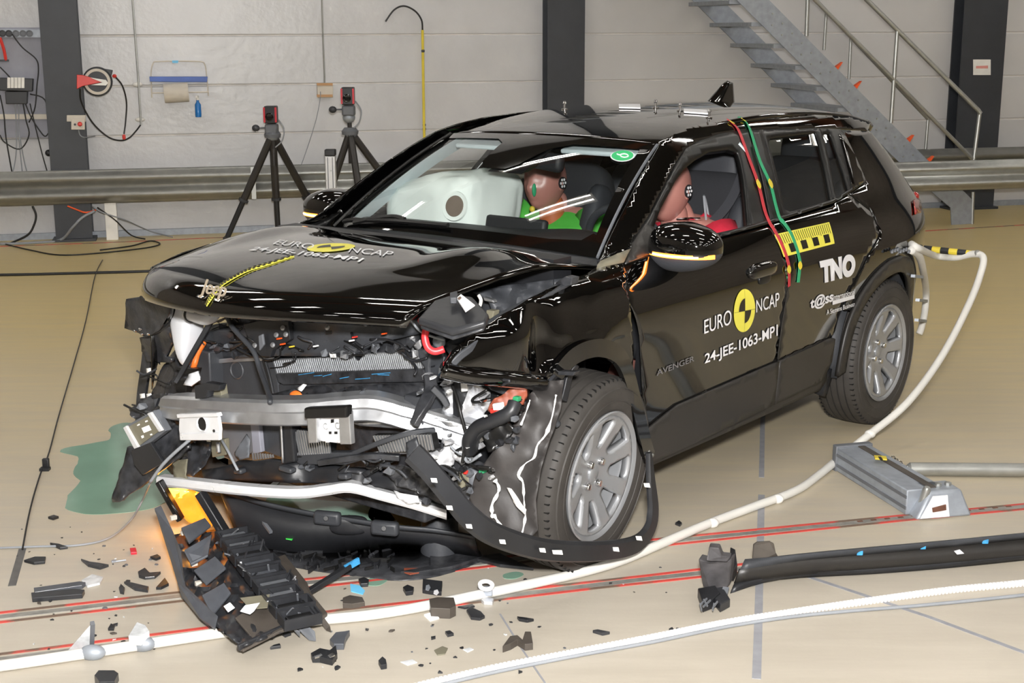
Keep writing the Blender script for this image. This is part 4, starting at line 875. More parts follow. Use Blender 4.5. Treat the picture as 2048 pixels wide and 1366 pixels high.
for q in ([(1460, 241), (1468, 248)], [(1483, 236), (1491, 243)], [(1514, 358), (1520, 378)], [(1538, 357), (1544, 377)], [(1577, 530), (1579, 548)], [(1600, 522), (1600, 540)]):
    a_, b_ = (CS(*k, .010) for k in q); t_ = (b_-a_).normalized(); s_ = t_.cross(V((0, 1, .35))).normalized()*.015; m_ = (a_+b_)/2
    MB().prism([a_, m_*.5+a_*.5-s_*.8, m_-s_, m_*.5+b_*.5-s_*.8, b_, m_*.5+b_*.5+s_*.8, m_+s_, m_*.5+a_*.5+s_*.8], (0, .002, .001)).obj('tape_mark', 'yellow', car, fr=CARM, sm=0)
# bonnet lettering, roundel, tape and badge
def bq(pxq, off=.003):
    c = [bpt(*q) for q in pxq]; b = bil(*[(p.x, p.y, 0) for p in c]); return lambda u, v: bonxy(b(u, v).x, b(u, v).y, off)
M('white_soft', 'dfe0e2', .4, var=0)
textquad(MB(), 'EURO', bq([(545, 489), (622, 500), (632, 490), (560, 481)])).obj('lettering', 'white_soft', bonnet, fr=CARM, sm=0)
textquad(MB(), 'NCAP', bq([(696, 506), (778, 515), (790, 505), (703, 496)])).obj('lettering', 'white_soft', bonnet, fr=CARM, sm=0)
textquad(MB(), '24-JEE-1063-MP1', bq([(493, 504), (715, 528), (730, 518), (512, 495)]), .018).obj('lettering', 'white_soft', bonnet, fr=CARM, sm=0)
f = bq([(616, 500), (712, 500), (700, 489), (612, 489)]); f = (lambda c: (lambda u, v: bonxy(c.x+.165*(2*v-1), c.y+.165*(2*u-1), .003)))(bpt(662, 496))
c0 = bpt(662, 496)
vs, fs = fillpoly([(.075*cos(2*pi*i/40), .088*sin(2*pi*i/40)) for i in range(40)], .03); MB().add([bonxy(c0.x+a, c0.y+b, .003) for a, b in vs], fs).obj('roundel', 'yellow_decal', bonnet, fr=CARM, sm=0)
for a0 in (45, 225):
    vs, fs = fillpoly([(0, 0)]+[(.045*cos(radians(a0+i*9)), .05*sin(radians(a0+i*9))) for i in range(11)], .03); MB().add([bonxy(c0.x+a, c0.y+b, .0045) for a, b in vs], fs).obj('roundel_quadrant', 'black_decal', bonnet, fr=CARM, sm=0)
# tape and badge on the bonnet nose
def nosept(px, py, off=.004):
    """pixel -> point on the bonnet by searching its grid"""
    d = ray(px, py); o = CAMP; best = None
    Fi = CARI; o2 = Fi @ o; d2 = (Fi.to_3x3() @ d)
    for i in range(0, 81):
        for j in range(0, 81):
            p = bon(.3+.4*i/80, .6+.4*j/80); q = p-o2; t = q.dot(d2)/d2.dot(d2); e = (q-d2*t).length
            if best is None or e < best[0]: best = (e, .3+.4*i/80, .6+.4*j/80)
    u, v = best[1], best[2]; e = 1e-3
    n = (bon(u+e, v)-bon(u-e, v)).cross(bon(u, v+e)-bon(u, v-e)).normalized()
    if n.x+n.z < 0: n = -n
    return bon(u, v)+n*off, n
tp = [bpt(585, 511, .004), bpt(540, 526, .004)]+[nosept(*q)[0] for q in ((500, 541), (470, 555), (445, 570), (430, 585), (420, 600), (413, 612))]
tp = crom(tp, 8); m = MB(); L = []
for i, p in enumerate(tp):
    t = (tp[min(len(tp)-1, i+1)]-tp[max(0, i-1)]).normalized(); s_ = t.cross(V((.6, 0, 1))).normalized()*.009; L += [p-s_, p+s_]
m.add(L, [(2*i, 2*i+1, 2*i+3, 2*i+2) for i in range(len(tp)-1)])
o = m.obj('measuring_tape', 'yellow_decal', bonnet, fr=CARM, sm=0, sol=.002); o['label'] = 'yellow and black chequered tape'
for i in range(0, len(tp)-1):
    a, b = tp[i], tp[i+1]; t = (b-a).normalized(); s_ = t.cross(V((.6, 0, 1))).normalized(); up_ = s_.cross(t)
    if up_.z < 0: up_ = -up_
    c = (a+b)/2+s_*(.0045 if i % 2 else -.0045)+up_*.0015; h = (b-a)/2
    MB().prism([c-h-s_*.0045, c+h-s_*.0045, c+h+s_*.0045, c-h+s_*.0045], up_*.0015).obj('tape_check', 'black_decal', bonnet, fr=CARM, sm=0)
p0, n0 = nosept(433, 586, .006); yv = V((0, 1, 0)); n0 = V((.88, 0, .47)).normalized(); zv = V((-.47, 0, .88)).normalized(); p0 += n0*.008
M('badge_chrome', 'a89b88', .4, .3, var=0)
vs, fs, (x0, x1, y0, y1) = textmesh('Jeep', .004, .0); sc_b = .118/(x1-x0)
mb_ = MB(); n_ = len(vs); A_ = [p0+yv*((v[0]-(x0+x1)/2)*sc_b)+zv*((v[1]-(y0+y1)/2)*sc_b) for v in vs]
from collections import Counter
ec = Counter(frozenset((f[i], f[(i+1) % len(f)])) for f in fs for i in range(len(f)))
sidef = [(f[i], f[(i+1) % len(f)]) for f in fs for i in range(len(f)) if ec[frozenset((f[i], f[(i+1) % len(f)]))] == 1]
mb_.add(A_+[p+n0*.004 for p in A_], [tuple(i+n_ for i in f) for f in fs]+[(a, b, b+n_, a+n_) for a, b in sidef]); mb_.obj('badge', 'badge_chrome', bonnet, fr=CARM, sm=0)
# ================================================================= smashed front end
def FP(name, x, pts, mat, th=-.02, par=None, bev=.003, label=None, sm=0):
    o = MB().prism([CX(q[0], q[1], q[2] if len(q) > 2 else x) for q in pts], (th, 0, 0)).obj(name, mat, par or car, fr=CARM, bev=bev, sm=sm)
    if label: o['label'] = label
    return o
def sheet(name, pts, mat, amp=.02, fq=9, step=10, th=.004, par=None, label=None, sm=45, seed=0):
    """buckled sheet: outline of (px, py, car x)"""
    vs, fs = fillpoly([(q[0], q[1]) for q in pts], step); out = []
    for a, b in vs:
        W_ = X_ = 0
        for q in pts:
            w = 1/((a-q[0])**2+(b-q[1])**2+30)**1.3; W_ += w; X_ += w*q[2]
        p = CX(a, b, X_/W_); n = noise.noise(p*fq+V((seed, seed*2, 1)))+.5*noise.noise(p*fq*2.3+V((seed, 4, 2)))
        out.append(p+V((1, .35, .2))*amp*n)
    m = MB().add(out, fs)
    a, b, c = (m.v[i] for i in m.f[0][:3])
    if (b-a).cross(c-a).x < 0: m.f = [f[::-1] for f in m.f]
    o = m.obj(name, mat, par or car, fr=CARM, sm=sm, sol=th)
    if label: o['label'] = label
    return o
def PT(px, py, x): return CX(px, py, x)
def tubepx(name, pts, r, mat, par=None, n=8, k=5, label=None):
    o = MB().tube(crom([CX(*q) for q in pts], k), r, n).obj(name, mat, par or car, fr=CARM, sm=180)
    if label: o['label'] = label
    return o
def barpx(name, pts, w, h, mat, par=None, bev=.003, up=(0, 0, 1), k=4, label=None):
    o = MB().sweep(crom([CX(*q) for q in pts], k), [(-w/2, -h/2), (w/2, -h/2), (w/2, h/2), (-w/2, h/2)], up).obj(name, mat, par or car, fr=CARM, sm=40, bev=bev)
    if label: o['label'] = label
    return o
M('alu_torn', 'd2d3d6', .38, .6, var=.12, scale=25, bump=.3, bscale=25); M('fin_metal', 'c9cbce', .42, .6, var=.08, scale=60)
M('liner_sheet', '343130', .58, var=.3, scale=10, bump=.15, bscale=30, rvar=.1)
M('scuff_black', '2f3033', .34, var=.5, scale=22, bump=.25, bscale=45, rvar=.12); M('reservoir', 'd4d6da', .4, var=.05); M('orange_cable', 'e8742a', .45); M('red_cable', 'd8343a', .4)
M('brown_part', '8e4a35', .55, var=.2, scale=20); M('scratch_blue', '3f93c8', .5, var=.3, scale=40); M('lens_clear', 'cfd2d4', .15, var=.2, scale=30); M('green_part', '2d8a5c', .5); M('white_torn', 'f2f2f0', .7, var=.03)
# engine bay back wall and fill
MB().box((2.28, 0, .68), (.10, 1.36, .78)).obj('bulkhead', 'black_plastic', car, fr=CARM)
MB().box((2.55, -.05, .62), (.40, .95, .55)).obj('drive_unit', 'scuff_black', car, fr=CARM, bev=.03)
for sg in (-1, 1): MB().box((2.55, sg*.52, .62), (.62, .08, .13)).obj('side_member', 'dark_plastic', car, fr=CARM, bev=.006)
MB().lathe([(.03, -.15), (.09, -.15), (.10, 0), (.075, .05), (0, .055)], 24, (2.42, .56, .93)).obj('strut_tower', 'dark_plastic', car, fr=CARM)
# upper radiator support
up_s = sheet('radiator_support', [(405, 668, 2.80), (470, 652, 2.83), (560, 640, 2.86), (660, 628, 2.87), (800, 632, 2.82), (842, 645, 2.78), (836, 668, 2.78), (740, 690, 2.83), (700, 713, 2.84), (560, 712, 2.84), (412, 722, 2.78)], 'dark_plastic', amp=.012, fq=12, step=9, th=.03, label='dented dark radiator support')
for x, y in ((553, 670), (572, 669), (732, 647), (546, 690), (510, 691), (566, 656), (655, 655), (634, 632)): MB().lathe([(.009, 0), (.009, .003), (.005, .004), (0, .006)], 14, CX(x, y, 2.885), (1, .3, .3)).obj('bolt', 'alu', up_s, fr=CARM)
FP('hole', 2.875, [(652, 662), (664, 661), (665, 667), (653, 668)], 'cable_black', .004, up_s)
FP('bracket', 2.88, [(486, 648), (520, 640), (575, 640), (580, 680), (545, 700), (540, 715), (520, 712), (500, 690)], 'black_plastic', -.02, up_s)
FP('plastic_tab', 2.90, [(516, 672), (524, 668), (527, 690), (518, 702)], 'grey_plastic', -.01, up_s)
# radiator with visible fins
rad = FP('radiator', 2.80, [(545, 722), (836, 704), (846, 738), (553, 747)], 'fin_metal', -.05, bev=0, label='bent aluminium radiator edge')
for i in range(74):
    t = i/73; x = 546+290*t; y = 721.5-18*t; x2 = 554+291*t; y2 = 746-9.5*t
    MB().bar(CX(x, y-2, 2.803), CX(x2, y2, 2.803), .0022, .006, up=(1, 0, 0)).obj('fin', 'alu', rad, fr=CARM, sm=0)
lowband = FP('fan_shroud', 2.82, [(550, 748), (846, 738), (856, 760), (850, 764), (566, 770), (556, 765)], 'scuff_black', -.06, bev=.004)
for i in range(7): x = 600+i*27+random.uniform(-9, 9); y = 752+random.uniform(-4, 7); barpx('blue_scuff', [(x, y, 2.8245), (x+random.uniform(15, 40), y+random.uniform(-5, 2), 2.8245)], .002, .002, 'scratch_blue', lowband, bev=0, k=1)
rb = CX(841, 722, 2.80); FP('radiator_tank', 2.83, [(832, 700), (850, 694), (862, 700), (858, 735), (862, 770), (850, 772), (848, 735), (838, 720)], 'dark_plastic', -.07, bev=.006)
sheet('torn_fins', [(824, 690, 2.82), (838, 680, 2.84), (842, 692, 2.83), (836, 704, 2.82)], 'alu_torn', amp=.01, step=5)
# dark duct left of the radiator with round emboss
dct = FP('air_duct', 2.80, [(404, 722), (536, 714), (552, 726), (556, 765), (560, 800), (420, 812), (412, 770)], 'dark_plastic', -.05, bev=.006)
MB().lathe([(.030, 0), (.034, .004), (.030, .007), (.026, .004)], 24, CX(475, 740, 2.80), (1, .1, .1), ring=True).obj('emboss', 'dark_plastic', dct, fr=CARM)
barpx('duct_edge', [(402, 720, 2.81), (416, 770, 2.82), (430, 812, 2.83)], .014, .02, 'black_plastic', dct)
barpx('duct_edge', [(528, 718, 2.82), (540, 760, 2.83), (548, 800, 2.84)], .010, .02, 'black_plastic', dct)
FP('support_strip', 2.815, [(400, 722), (470, 715), (545, 714), (545, 721), (470, 724), (402, 731)], 'alu', -.01)
# lower dark pieces between radiator and beam
FP('lower_shroud', 2.80, [(556, 768), (850, 762), (860, 800), (845, 838), (700, 830), (560, 812)], 'scuff_black', -.06, bev=.005)
sheet('broken_shroud', [(540, 790, 2.93), (600, 775, 2.88), (650, 770, 2.88), (690, 790, 2.90), (640, 815, 2.98), (560, 822, 3.0), (545, 812, 2.98)], 'scuff_black', amp=.015, step=8)
sheet('broken_shroud', [(690, 775, 2.84), (790, 768, 2.80), (848, 772, 2.80), (842, 830, 2.86), (760, 812, 2.88), (700, 800, 2.90)], 'scuff_black', amp=.015, step=8, seed=2)
MB().ell(CX(591, 789, 2.97), (.01, .028, .014), 12, 8, fn=lambda p: p*(1+.3*noise.noise(p*60))).obj('orange_plug', 'orange_cable', car, fr=CARM)
sheet('white_scrap', [(592, 778, 2.92), (606, 768, 2.92), (612, 770, 2.92), (602, 783, 2.93)], 'white_torn', amp=.004, step=5)
# ---- aluminium bumper beam (box section, bent back on the struck side)
bm_pts = [(322, 812, 3.10), (345, 815, 3.13), (400, 818, 3.14), (470, 822, 3.13), (550, 825, 3.10), (620, 824, 3.05), (690, 818, 2.99), (750, 817, 2.94), (820, 835, 2.88), (880, 853, 2.82), (955, 878, 2.76)]
BP = crom([CX(*q) for q in bm_pts], 4)
sec = [(-.05, -.045), (.0, -.045), (.010, -.038), (.004, -.004), (.010, .004), (.0, .030), (-.012, .039), (-.06, .043)]
def beamsec(i):
    return sec
x_, k_ = None, len(BP); bmm = MB(); vs_ = []
for i, p in enumerate(BP):
    t = (BP[min(k_-1, i+1)]-BP[max(0, i-1)]).normalized(); n = t.cross(V((0, 0, 1))).normalized(); n = -n if n.x < 0 else n; q = 1-.12*(i < 4)*(4-i)/4
    wob = .006*noise.noise(V((i*.7, 0, 0)))*(i > 18)
    vs_ += [p+n*(a+wob)+V((0, 0, b*q)) for a, b in sec]
bmm.add(vs_, [(i*8+j, i*8+(j+1) % 8, (i+1)*8+(j+1) % 8, (i+1)*8+j) for i in range(k_-1) for j in range(8)]+[tuple(range(7, -1, -1)), tuple((k_-1)*8+j for j in range(8))])
beam = bmm.obj('bumper_beam', 'alu', car, fr=CARM, sm=25); beam['label'] = 'bent aluminium bumper beam'
br1 = FP('bracket_plate', 3.165, [(364, 829), (441, 826), (446, 858), (444, 879), (366, 878), (363, 858)], 'alu_bright', .012, bev=.003, label='bright bracket plate with an oval hole')
FP('bracket_flange', 3.172, [(362, 826), (443, 823), (446, 831), (363, 834)], 'alu_bright', .02, br1)
FP('bracket_flange', 3.172, [(365, 866), (445, 864), (445, 879), (366, 879)], 'alu_bright', .014, br1)
MB().lathe([(0, 0), (.021, 0), (.023, -.004)], 24, CX(404, 848, 3.180), (1, 0, .05)).obj('oval_hole', 'cable_black', br1, fr=CARM); MB().lathe([(.021, -.002), (.025, .003), (.028, -.002)], 24, CX(404, 848, 3.180), (1, 0, .05), cap=False).obj('hole_rim', 'alu_bright', br1, fr=CARM)
MB().lathe([(0, 0), (.005, 0), (.005, -.004)], 10, CX(427, 862, 3.180), (1, 0, 0)).obj('hole', 'cable_black', br1, fr=CARM)
br2 = FP('bracket_plate', 3.08, [(622, 832), (707, 830), (711, 884), (690, 886), (640, 880), (626, 882)], 'alu_bright', .012, bev=.003, label='bright bracket plate with square holes')
FP('bracket_side', 3.092, [(622, 822), (641, 822), (643, 883), (626, 884)], 'alu', .02, br2); FP('bracket_side', 3.092, [(686, 820), (707, 820), (711, 886), (689, 886)], 'alu', .02, br2)
FP('bracket_top', 3.095, [(621, 812), (706, 808), (706, 832), (622, 834)], 'trim_black', .03, br2, bev=.006)
for q in ([(662, 839), (668, 838), (668, 845), (662, 846)], [(658, 863), (663, 863), (663, 868), (658, 868)], [(669, 863), (675, 863), (675, 868), (669, 868)]): FP('square_hole', 3.0935, q, 'cable_black', .001, br2, bev=0)
for x, y in ((651, 853), (675, 852)): MB().lathe([(.008, 0), (.010, .001), (.011, 0)], 14, CX(x, y, 3.0935), (1, 0, 0), cap=False).obj('dimple', 'alu', br2, fr=CARM)
FP('bracket_hook', 3.10, [(652, 880), (660, 878), (662, 884), (655, 885)], 'alu_bright', .008, br2); FP('bracket_hook', 3.10, [(676, 880), (684, 879), (686, 884), (679, 886)], 'alu_bright', .008, br2)
FP('beam_clip', 3.15, [(388, 772), (412, 765), (440, 770), (436, 782), (416, 782), (412, 796), (390, 798)], 'black_plastic', -.03, beam, label='black clip on beam')
FP('beam_clip_plate', 3.10, [(404, 776), (440, 770), (444, 800), (412, 800)], 'grey_trim', -.03, beam)
# ---- lower aluminium crossbar
lb = crom([CX(*q) for q in ((315, 962, 3.12), (400, 972, 3.10), (480, 981, 3.07), (560, 987, 3.03), (610, 987, 3.0), (655, 981, 2.97), (700, 976, 2.95), (760, 991, 2.88), (830, 1010, 2.80), (893, 1030, 2.73))], 4)
lbm = MB(); vs_ = []
for i, p in enumerate(lb):
    t = (lb[min(len(lb)-1, i+1)]-lb[max(0, i-1)]).normalized(); n = t.cross(V((0, 0, 1))).normalized(); n = -n if n.x < 0 else n
    vs_ += [p+n*a+V((0, 0, b)) for a, b in ((-.035, -.017), (.0, -.017), (.006, -.008), (.006, .008), (.0, .017), (-.035, .017))]
lbm.add(vs_, [(i*6+j, i*6+(j+1) % 6, (i+1)*6+(j+1) % 6, (i+1)*6+j) for i in range(len(lb)-1) for j in range(6)]+[tuple(range(5, -1, -1)), tuple((len(lb)-1)*6+j for j in range(6))])
lbo = lbm.obj('lower_crossbar', 'alu_bright', car, fr=CARM, sm=30); lbo['label'] = 'bright silver lower crossbar'
sheet('crossbar_tab', [(346, 922, 3.06), (376, 918, 3.06), (372, 950, 3.09), (378, 962, 3.1), (350, 962, 3.1)], 'grey_trim', amp=.008, step=6, par=lbo)
sheet('torn_foil', [(784, 978, 2.86), (800, 986, 2.86), (835, 992, 2.84), (838, 1005, 2.85), (815, 1008, 2.87), (795, 995, 2.87)], 'alu_bright', amp=.012, step=5)
# ---- lower radiator and ducts
MB().box((2.72, -.02, .42), (.10, 1.0, .40)).obj('lower_radiator', 'scuff_black', car, fr=CARM, bev=.01)
fp1 = FP('fin_panel', 2.95, [(580, 858), (640, 862), (662, 880), (660, 906), (592, 912)], 'cable_black', -.03)
for i in range(16):
    t = i/15; MB().bar(CX(581+74*t, 859+6*t, 2.958), CX(592+68*t, 911-5*t, 2.958), .0042, .008, up=(1, 0, 0)).obj('fin', 'alu', fp1, fr=CARM, sm=0)
fp2 = FP('fin_panel', 2.915, [(745, 870), (862, 868), (868, 900), (760, 906)], 'cable_black', -.03)
for i in range(20):
    t = i/19; MB().bar(CX(748+112*t, 871-2*t, 2.923), CX(762+104*t, 905-5*t, 2.923), .0042, .008, up=(1, 0, 0)).obj('fin', 'alu', fp2, fr=CARM, sm=0)
barpx('silver_edge', [(720, 915, 2.88), (770, 905, 2.86), (820, 903, 2.85), (865, 902, 2.84)], .012, .014, 'alu_torn'); barpx('dark_hose_bar', [(705, 908, 2.95), (760, 885, 2.95), (820, 866, 2.92), (870, 860, 2.86)], .018, .016, 'dark_plastic')
FP('duct_wall', 2.90, [(443, 843), (500, 846), (512, 900), (470, 925), (448, 915)], 'grey_plastic', -.02); FP('duct_wall', 2.92, [(500, 842), (516, 842), (522, 905), (505, 908)], 'board_grey', -.02)
FP('duct_wall', 2.90, [(516, 842), (560, 842), (562, 915), (520, 900)], 'dark_plastic', -.02); sheet('duct_flap', [(470, 905, 2.96), (492, 868, 2.94), (500, 880, 2.95), (498, 915, 2.97), (480, 920, 2.97)], 'grey_plastic', amp=.008, step=6)
FP('duct_post', 2.98, [(556, 842), (580, 838), (588, 925), (562, 930)], 'black_plastic', -.05, bev=.006); tubepx('duct_post_edge', [(562, 842, 2.985), (566, 925, 2.985)], .004, 'alu')
for i in range(9): MB().bar(CX(505+i*5, 905+i*.5, 2.93), CX(507+i*5, 920-i*.6, 2.93), .003, .006, up=(1, 0, 0)).obj('fin', 'alu', fp1, fr=CARM, sm=0)
FP('lower_panel', 2.96, [(590, 906), (700, 905), (735, 918), (690, 930), (600, 930), (588, 922)], 'dark_plastic', -.04, bev=.005)
FP('inner_bracket', 2.98, [(420, 880), (450, 878), (452, 910), (424, 915)], 'grey_trim', -.02); tubepx('slot_link', [(436, 885, 3.0), (438, 905, 3.0)], .008, 'alu')
# lower cross piece in black plastic with lugs
lc = sheet('lower_crossmember', [(402, 940, 2.98), (470, 930, 2.98), (540, 920, 2.96), (640, 930, 2.93), (760, 945, 2.86), (860, 950, 2.80), (890, 975, 2.76), (870, 1000, 2.78), (760, 975, 2.88), (660, 968, 2.94), (560, 965, 2.98), (408, 958, 3.02)], 'black_plastic', amp=.012, step=9, th=.04)
for x, y in ((480, 942), (575, 938), (690, 952)): MB().box(CX(x, y, 2.99), (.03, .04+.02*((x//5) % 3), .018), Matrix.Rotation(.15*((x//7) % 3-1), 3, 'X')).obj('lug', 'dark_plastic', lc, fr=CARM, bev=.006)
tubepx('thin_cable', [(443, 880, 3.0), (455, 900, 3.03), (470, 930, 3.04), (476, 941, 3.04)], .005, 'cable_grey')
# ---- right front corner (left in the picture)
sheet('fender_remnant', [(258, 597, 2.92), (300, 590, 2.94), (345, 606, 2.95), (345, 625, 2.94), (322, 660, 2.92), (300, 672, 2.92), (254, 655, 2.90)], 'scuff_black', amp=.006, fq=6, step=9, th=.012, label='broken dark fender corner')
for x, y in ((270, 662), (284, 668), (281, 658), (297, 668)): MB().ell(CX(x, y, 2.93), (.008, .009, .006), 8, 6).obj('clip', 'chrome', car, fr=CARM)
sheet('arch_liner', [(288, 672, 2.82), (310, 668, 2.84), (352, 640, 2.88), (356, 610, 2.88), (342, 605, 2.88), (346, 650, 2.88), (352, 680, 2.86), (338, 712, 2.84), (352, 715, 2.84), (350, 722, 2.84), (300, 724, 2.82), (290, 700, 2.80)], 'scuff_black', amp=.01, step=6, th=.02)
tubepx('liner_edge', [(300, 668, 2.86), (330, 655, 2.89), (350, 632, 2.90), (352, 600, 2.90)], .010, 'black_plastic')
barpx('arch_strip', [(296, 700, 2.80), (292, 735, 2.80), (284, 790, 2.80), (280, 850, 2.82), (275, 880, 2.84)], .05, .015, 'scuff_black', up=(1, 0, 0))
for x, y in ((297, 741), (284, 792), (297, 792), (322, 690), (325, 708)): sheet('white_clip', [(x-5, y-4, 2.83), (x+4, y-5, 2.83), (x+5, y+4, 2.83), (x-4, y+5, 2.83)], 'white_torn', amp=.003, step=4, seed=x)
# washer reservoir with filler elbow
rs = MB().ell(CX(374, 652, 2.86), (.05, .055, .13), 24, 18, .6, .6, fn=lambda p: V((p.x, p.y*(1-.6*max(0, -p.z/.12)), p.z*1.15))).obj('washer_reservoir', 'reservoir', car, fr=CARM, sm=180); rs['label'] = 'white washer fluid reservoir'
tubepx('filler_elbow', [(376, 626, 2.92), (392, 632, 2.94), (410, 637, 2.94), (426, 630, 2.92), (436, 612, 2.88)], .024, 'reservoir', n=14)
MB().lathe([(.028, 0), (.028, .01), (.024, .01), (.024, 0)], 20, CX(381, 629, 2.93), (.2, 1, 0), ring=True).obj('hose_clamp', 'cable_black', car, fr=CARM)
sheet('reservoir_foot', [(350, 690, 2.82), (372, 700, 2.84), (400, 690, 2.84), (400, 720, 2.84), (385, 722, 2.84), (355, 712, 2.84)], 'grey_trim', amp=.01, step=7)
sheet('wheel_cover_scrap', [(330, 728, 2.78), (360, 715, 2.80), (384, 730, 2.82), (370, 790, 2.86), (330, 850, 2.9), (290, 850, 2.86), (296, 800, 2.80)], 'scuff_black', amp=.025, fq=14, step=8)
barpx('strut', [(424, 640, 2.90), (395, 690, 2.93), (365, 742, 2.96), (350, 765, 2.98)], .022, .018, 'black_plastic'); barpx('strut', [(395, 700, 2.86), (372, 735, 2.90)], .03, .016, 'dark_plastic')
tubepx('orange_cable', [(408, 684, 2.85), (396, 705, 2.88), (390, 725, 2.90), (386, 738, 2.90)], .011, 'orange_cable'); tubepx('orange_cable', [(473, 622, 2.82), (478, 634, 2.84)], .008, 'orange_cable')
FP('black_tray', 2.93, [(346, 735), (392, 738), (388, 748), (365, 748), (360, 742)], 'cable_black', -.03); FP('black_tray', 2.95, [(347, 758), (375, 762), (370, 790), (352, 785)], 'cable_black', -.03)
sheet('white_bracket', [(366, 770, 2.98), (378, 748, 2.96), (396, 742, 2.94), (400, 760, 2.95), (390, 765, 2.97), (380, 772, 2.98)], 'reservoir', amp=.005, step=6, th=.01)
# radar box and hanging plastic
rdm = FP('radar_sensor', 3.14, [(250, 852), (306, 821), (331, 862), (276, 904)], 'grey_plastic', -.03, bev=.004, label='square grey radar sensor hanging loose')
FP('radar_face', 3.146, [(258, 853), (303, 829), (322, 860), (279, 892)], 'grey_trim', .002, rdm)
for q in ([(251, 854), (257, 850), (283, 895), (277, 903)], [(299, 826), (306, 823), (330, 860), (323, 863)]): FP('radar_edge', 3.146, q, 'alu_bright', .012, rdm)
for q in ([(283, 856), (298, 850), (303, 860), (288, 866)], [(282, 872), (287, 870), (288, 875), (284, 877)], [(300, 868), (304, 867), (305, 870), (301, 871)], [(274, 850), (279, 847), (280, 850), (275, 852)], [(290, 842), (295, 840), (296, 843), (291, 845)]): FP('radar_print', 3.149, q, 'white_torn', .0006, rdm, bev=0)
sheet('hanging_bumper_side', [(222, 1005, 3.16), (232, 965, 3.15), (245, 925, 3.13), (252, 895, 3.11), (275, 900, 3.10), (320, 872, 3.08), (345, 850, 3.05), (372, 860, 3.05), (380, 895, 3.08), (345, 925, 3.10), (300, 955, 3.12), (262, 985, 3.14), (240, 1004, 3.16)], 'scuff_black', amp=.02, fq=12, step=8, th=.015, label='broken black bumper side hanging to the floor')
FP('hanging_panel', 3.17, [(262, 900), (300, 885), (325, 925), (285, 950), (268, 930)], 'black_plastic', -.015)
sheet('corner_rubble', [(255, 820, 3.0), (300, 790, 2.96), (335, 785, 2.98), (325, 820, 3.02), (350, 850, 3.04), (370, 900, 3.06), (300, 870, 3.04)], 'scuff_black', amp=.03, fq=20, step=6, seed=5)
sheet('inner_scrap', [(360, 905, 3.0), (395, 880, 2.98), (425, 885, 2.98), (410, 930, 3.02), (385, 955, 3.05), (355, 945, 3.05)], 'scuff_black', amp=.025, fq=18, step=7, seed=8)
tubepx('grey_cord', [(380, 879, 3.17), (350, 905, 3.19), (325, 930, 3.20), (300, 965, 3.20)], .006, 'cable_grey')
# ---- left front corner: fuse box, cables, inner panel
fb = bpy.data.objects.new('fuse_box', None); COL.objects.link(fb); fb.parent = car; fb['label'] = 'black fuse box with white label'; WM[fb.name] = CARM
fz = lambda px, py, z: CZ(px, py, z)
top = [fz(*q) for q in ((835, 636, 1.02), (868, 600, 1.04), (905, 588, 1.05), (945, 592, 1.05), (978, 628, 1.03), (972, 640, 1.03), (905, 660, 1.0))]
MB().prism(top, (0, 0, -.022)).obj('lid', 'black_plastic', fb, fr=CARM, bev=.008); low_ = [V((sum(p.x for p in top)/7, sum(p.y for p in top)/7, 0))*.06+p*.94 for p in top]
MB().prism([V((p.x, p.y, p.z-.022)) for p in [p*.0+V((q.x*.94+.06*sum(k.x for k in top)/7, q.y*.94+.06*sum(k.y for k in top)/7, q.z)) for p, q in zip(top, top)]], (0, 0, -.012)).obj('base', 'scuff_black', fb, fr=CARM, bev=.006)
MB().prism([fz(*q) for q in ((913, 598, 1.058), (922, 590, 1.062), (950, 612, 1.054), (931, 625, 1.048))], (0, 0, .003)).obj('label', 'white_decal', fb, fr=CARM, sm=0)
MB().prism([fz(*q) for q in ((915, 597, 1.0625), (920, 593, 1.0655), (923, 596, 1.064), (918, 600, 1.061))], (0, 0, .001)).obj('label_mark', 'red_paint', fb, fr=CARM, sm=0)
MB().prism([fz(*q) for q in ((900, 598, 1.055), (915, 594, 1.055), (914, 608, 1.05), (900, 608, 1.05))], (0, 0, .02)).obj('latch', 'dark_plastic', fb, fr=CARM, bev=.003)
tubepx('red_cable', [(842, 640, 2.94), (852, 655, 2.96), (850, 675, 2.97), (856, 695, 2.97), (870, 703, 2.96), (888, 698, 2.94)], .0115, 'red_cable', label='thick red battery cable')
tubepx('thin_cable', [(822, 640, 2.84), (840, 662, 2.84), (870, 675, 2.82), (890, 680, 2.80)], .004, 'cable_grey'); tubepx('white_cable', [(957, 590, 2.6), (962, 600, 2.6), (960, 612, 2.6)], .006, 'cable_white')
sheet('inner_fender', [(945, 585, 2.60), (1000, 572, 2.5), (1060, 565, 2.4), (1130, 556, 2.3), (1120, 575, 2.32), (1050, 605, 2.45), (1000, 632, 2.55), (950, 668, 2.65), (900, 710, 2.75), (886, 690, 2.75), (950, 650, 2.66), (985, 625, 2.6), (975, 600, 2.6)], 'dark_plastic', amp=.006, step=10)
FP('hinge_bracket', 2.45, [(1110, 566), (1130, 553), (1145, 556), (1142, 570), (1118, 578)], 'scuff_black', -.04); FP('inner_bracket', 2.64, [(972, 620), (988, 622), (985, 640), (972, 636)], 'grey_trim', -.03)
FP('coupling', 2.62, [(965, 594), (985, 600), (988, 606), (968, 602)], 'alu', -.02)
sheet('mount_plate', [(830, 700, 2.80), (862, 690, 2.78), (890, 715, 2.74), (880, 740, 2.76), (850, 735, 2.78)], 'dark_plastic', amp=.012, step=7)
MB().ell(CX(878, 684, 2.78), (.02, .022, .02), 12, 8).obj('sensor', 'galv_dull', car, fr=CARM)
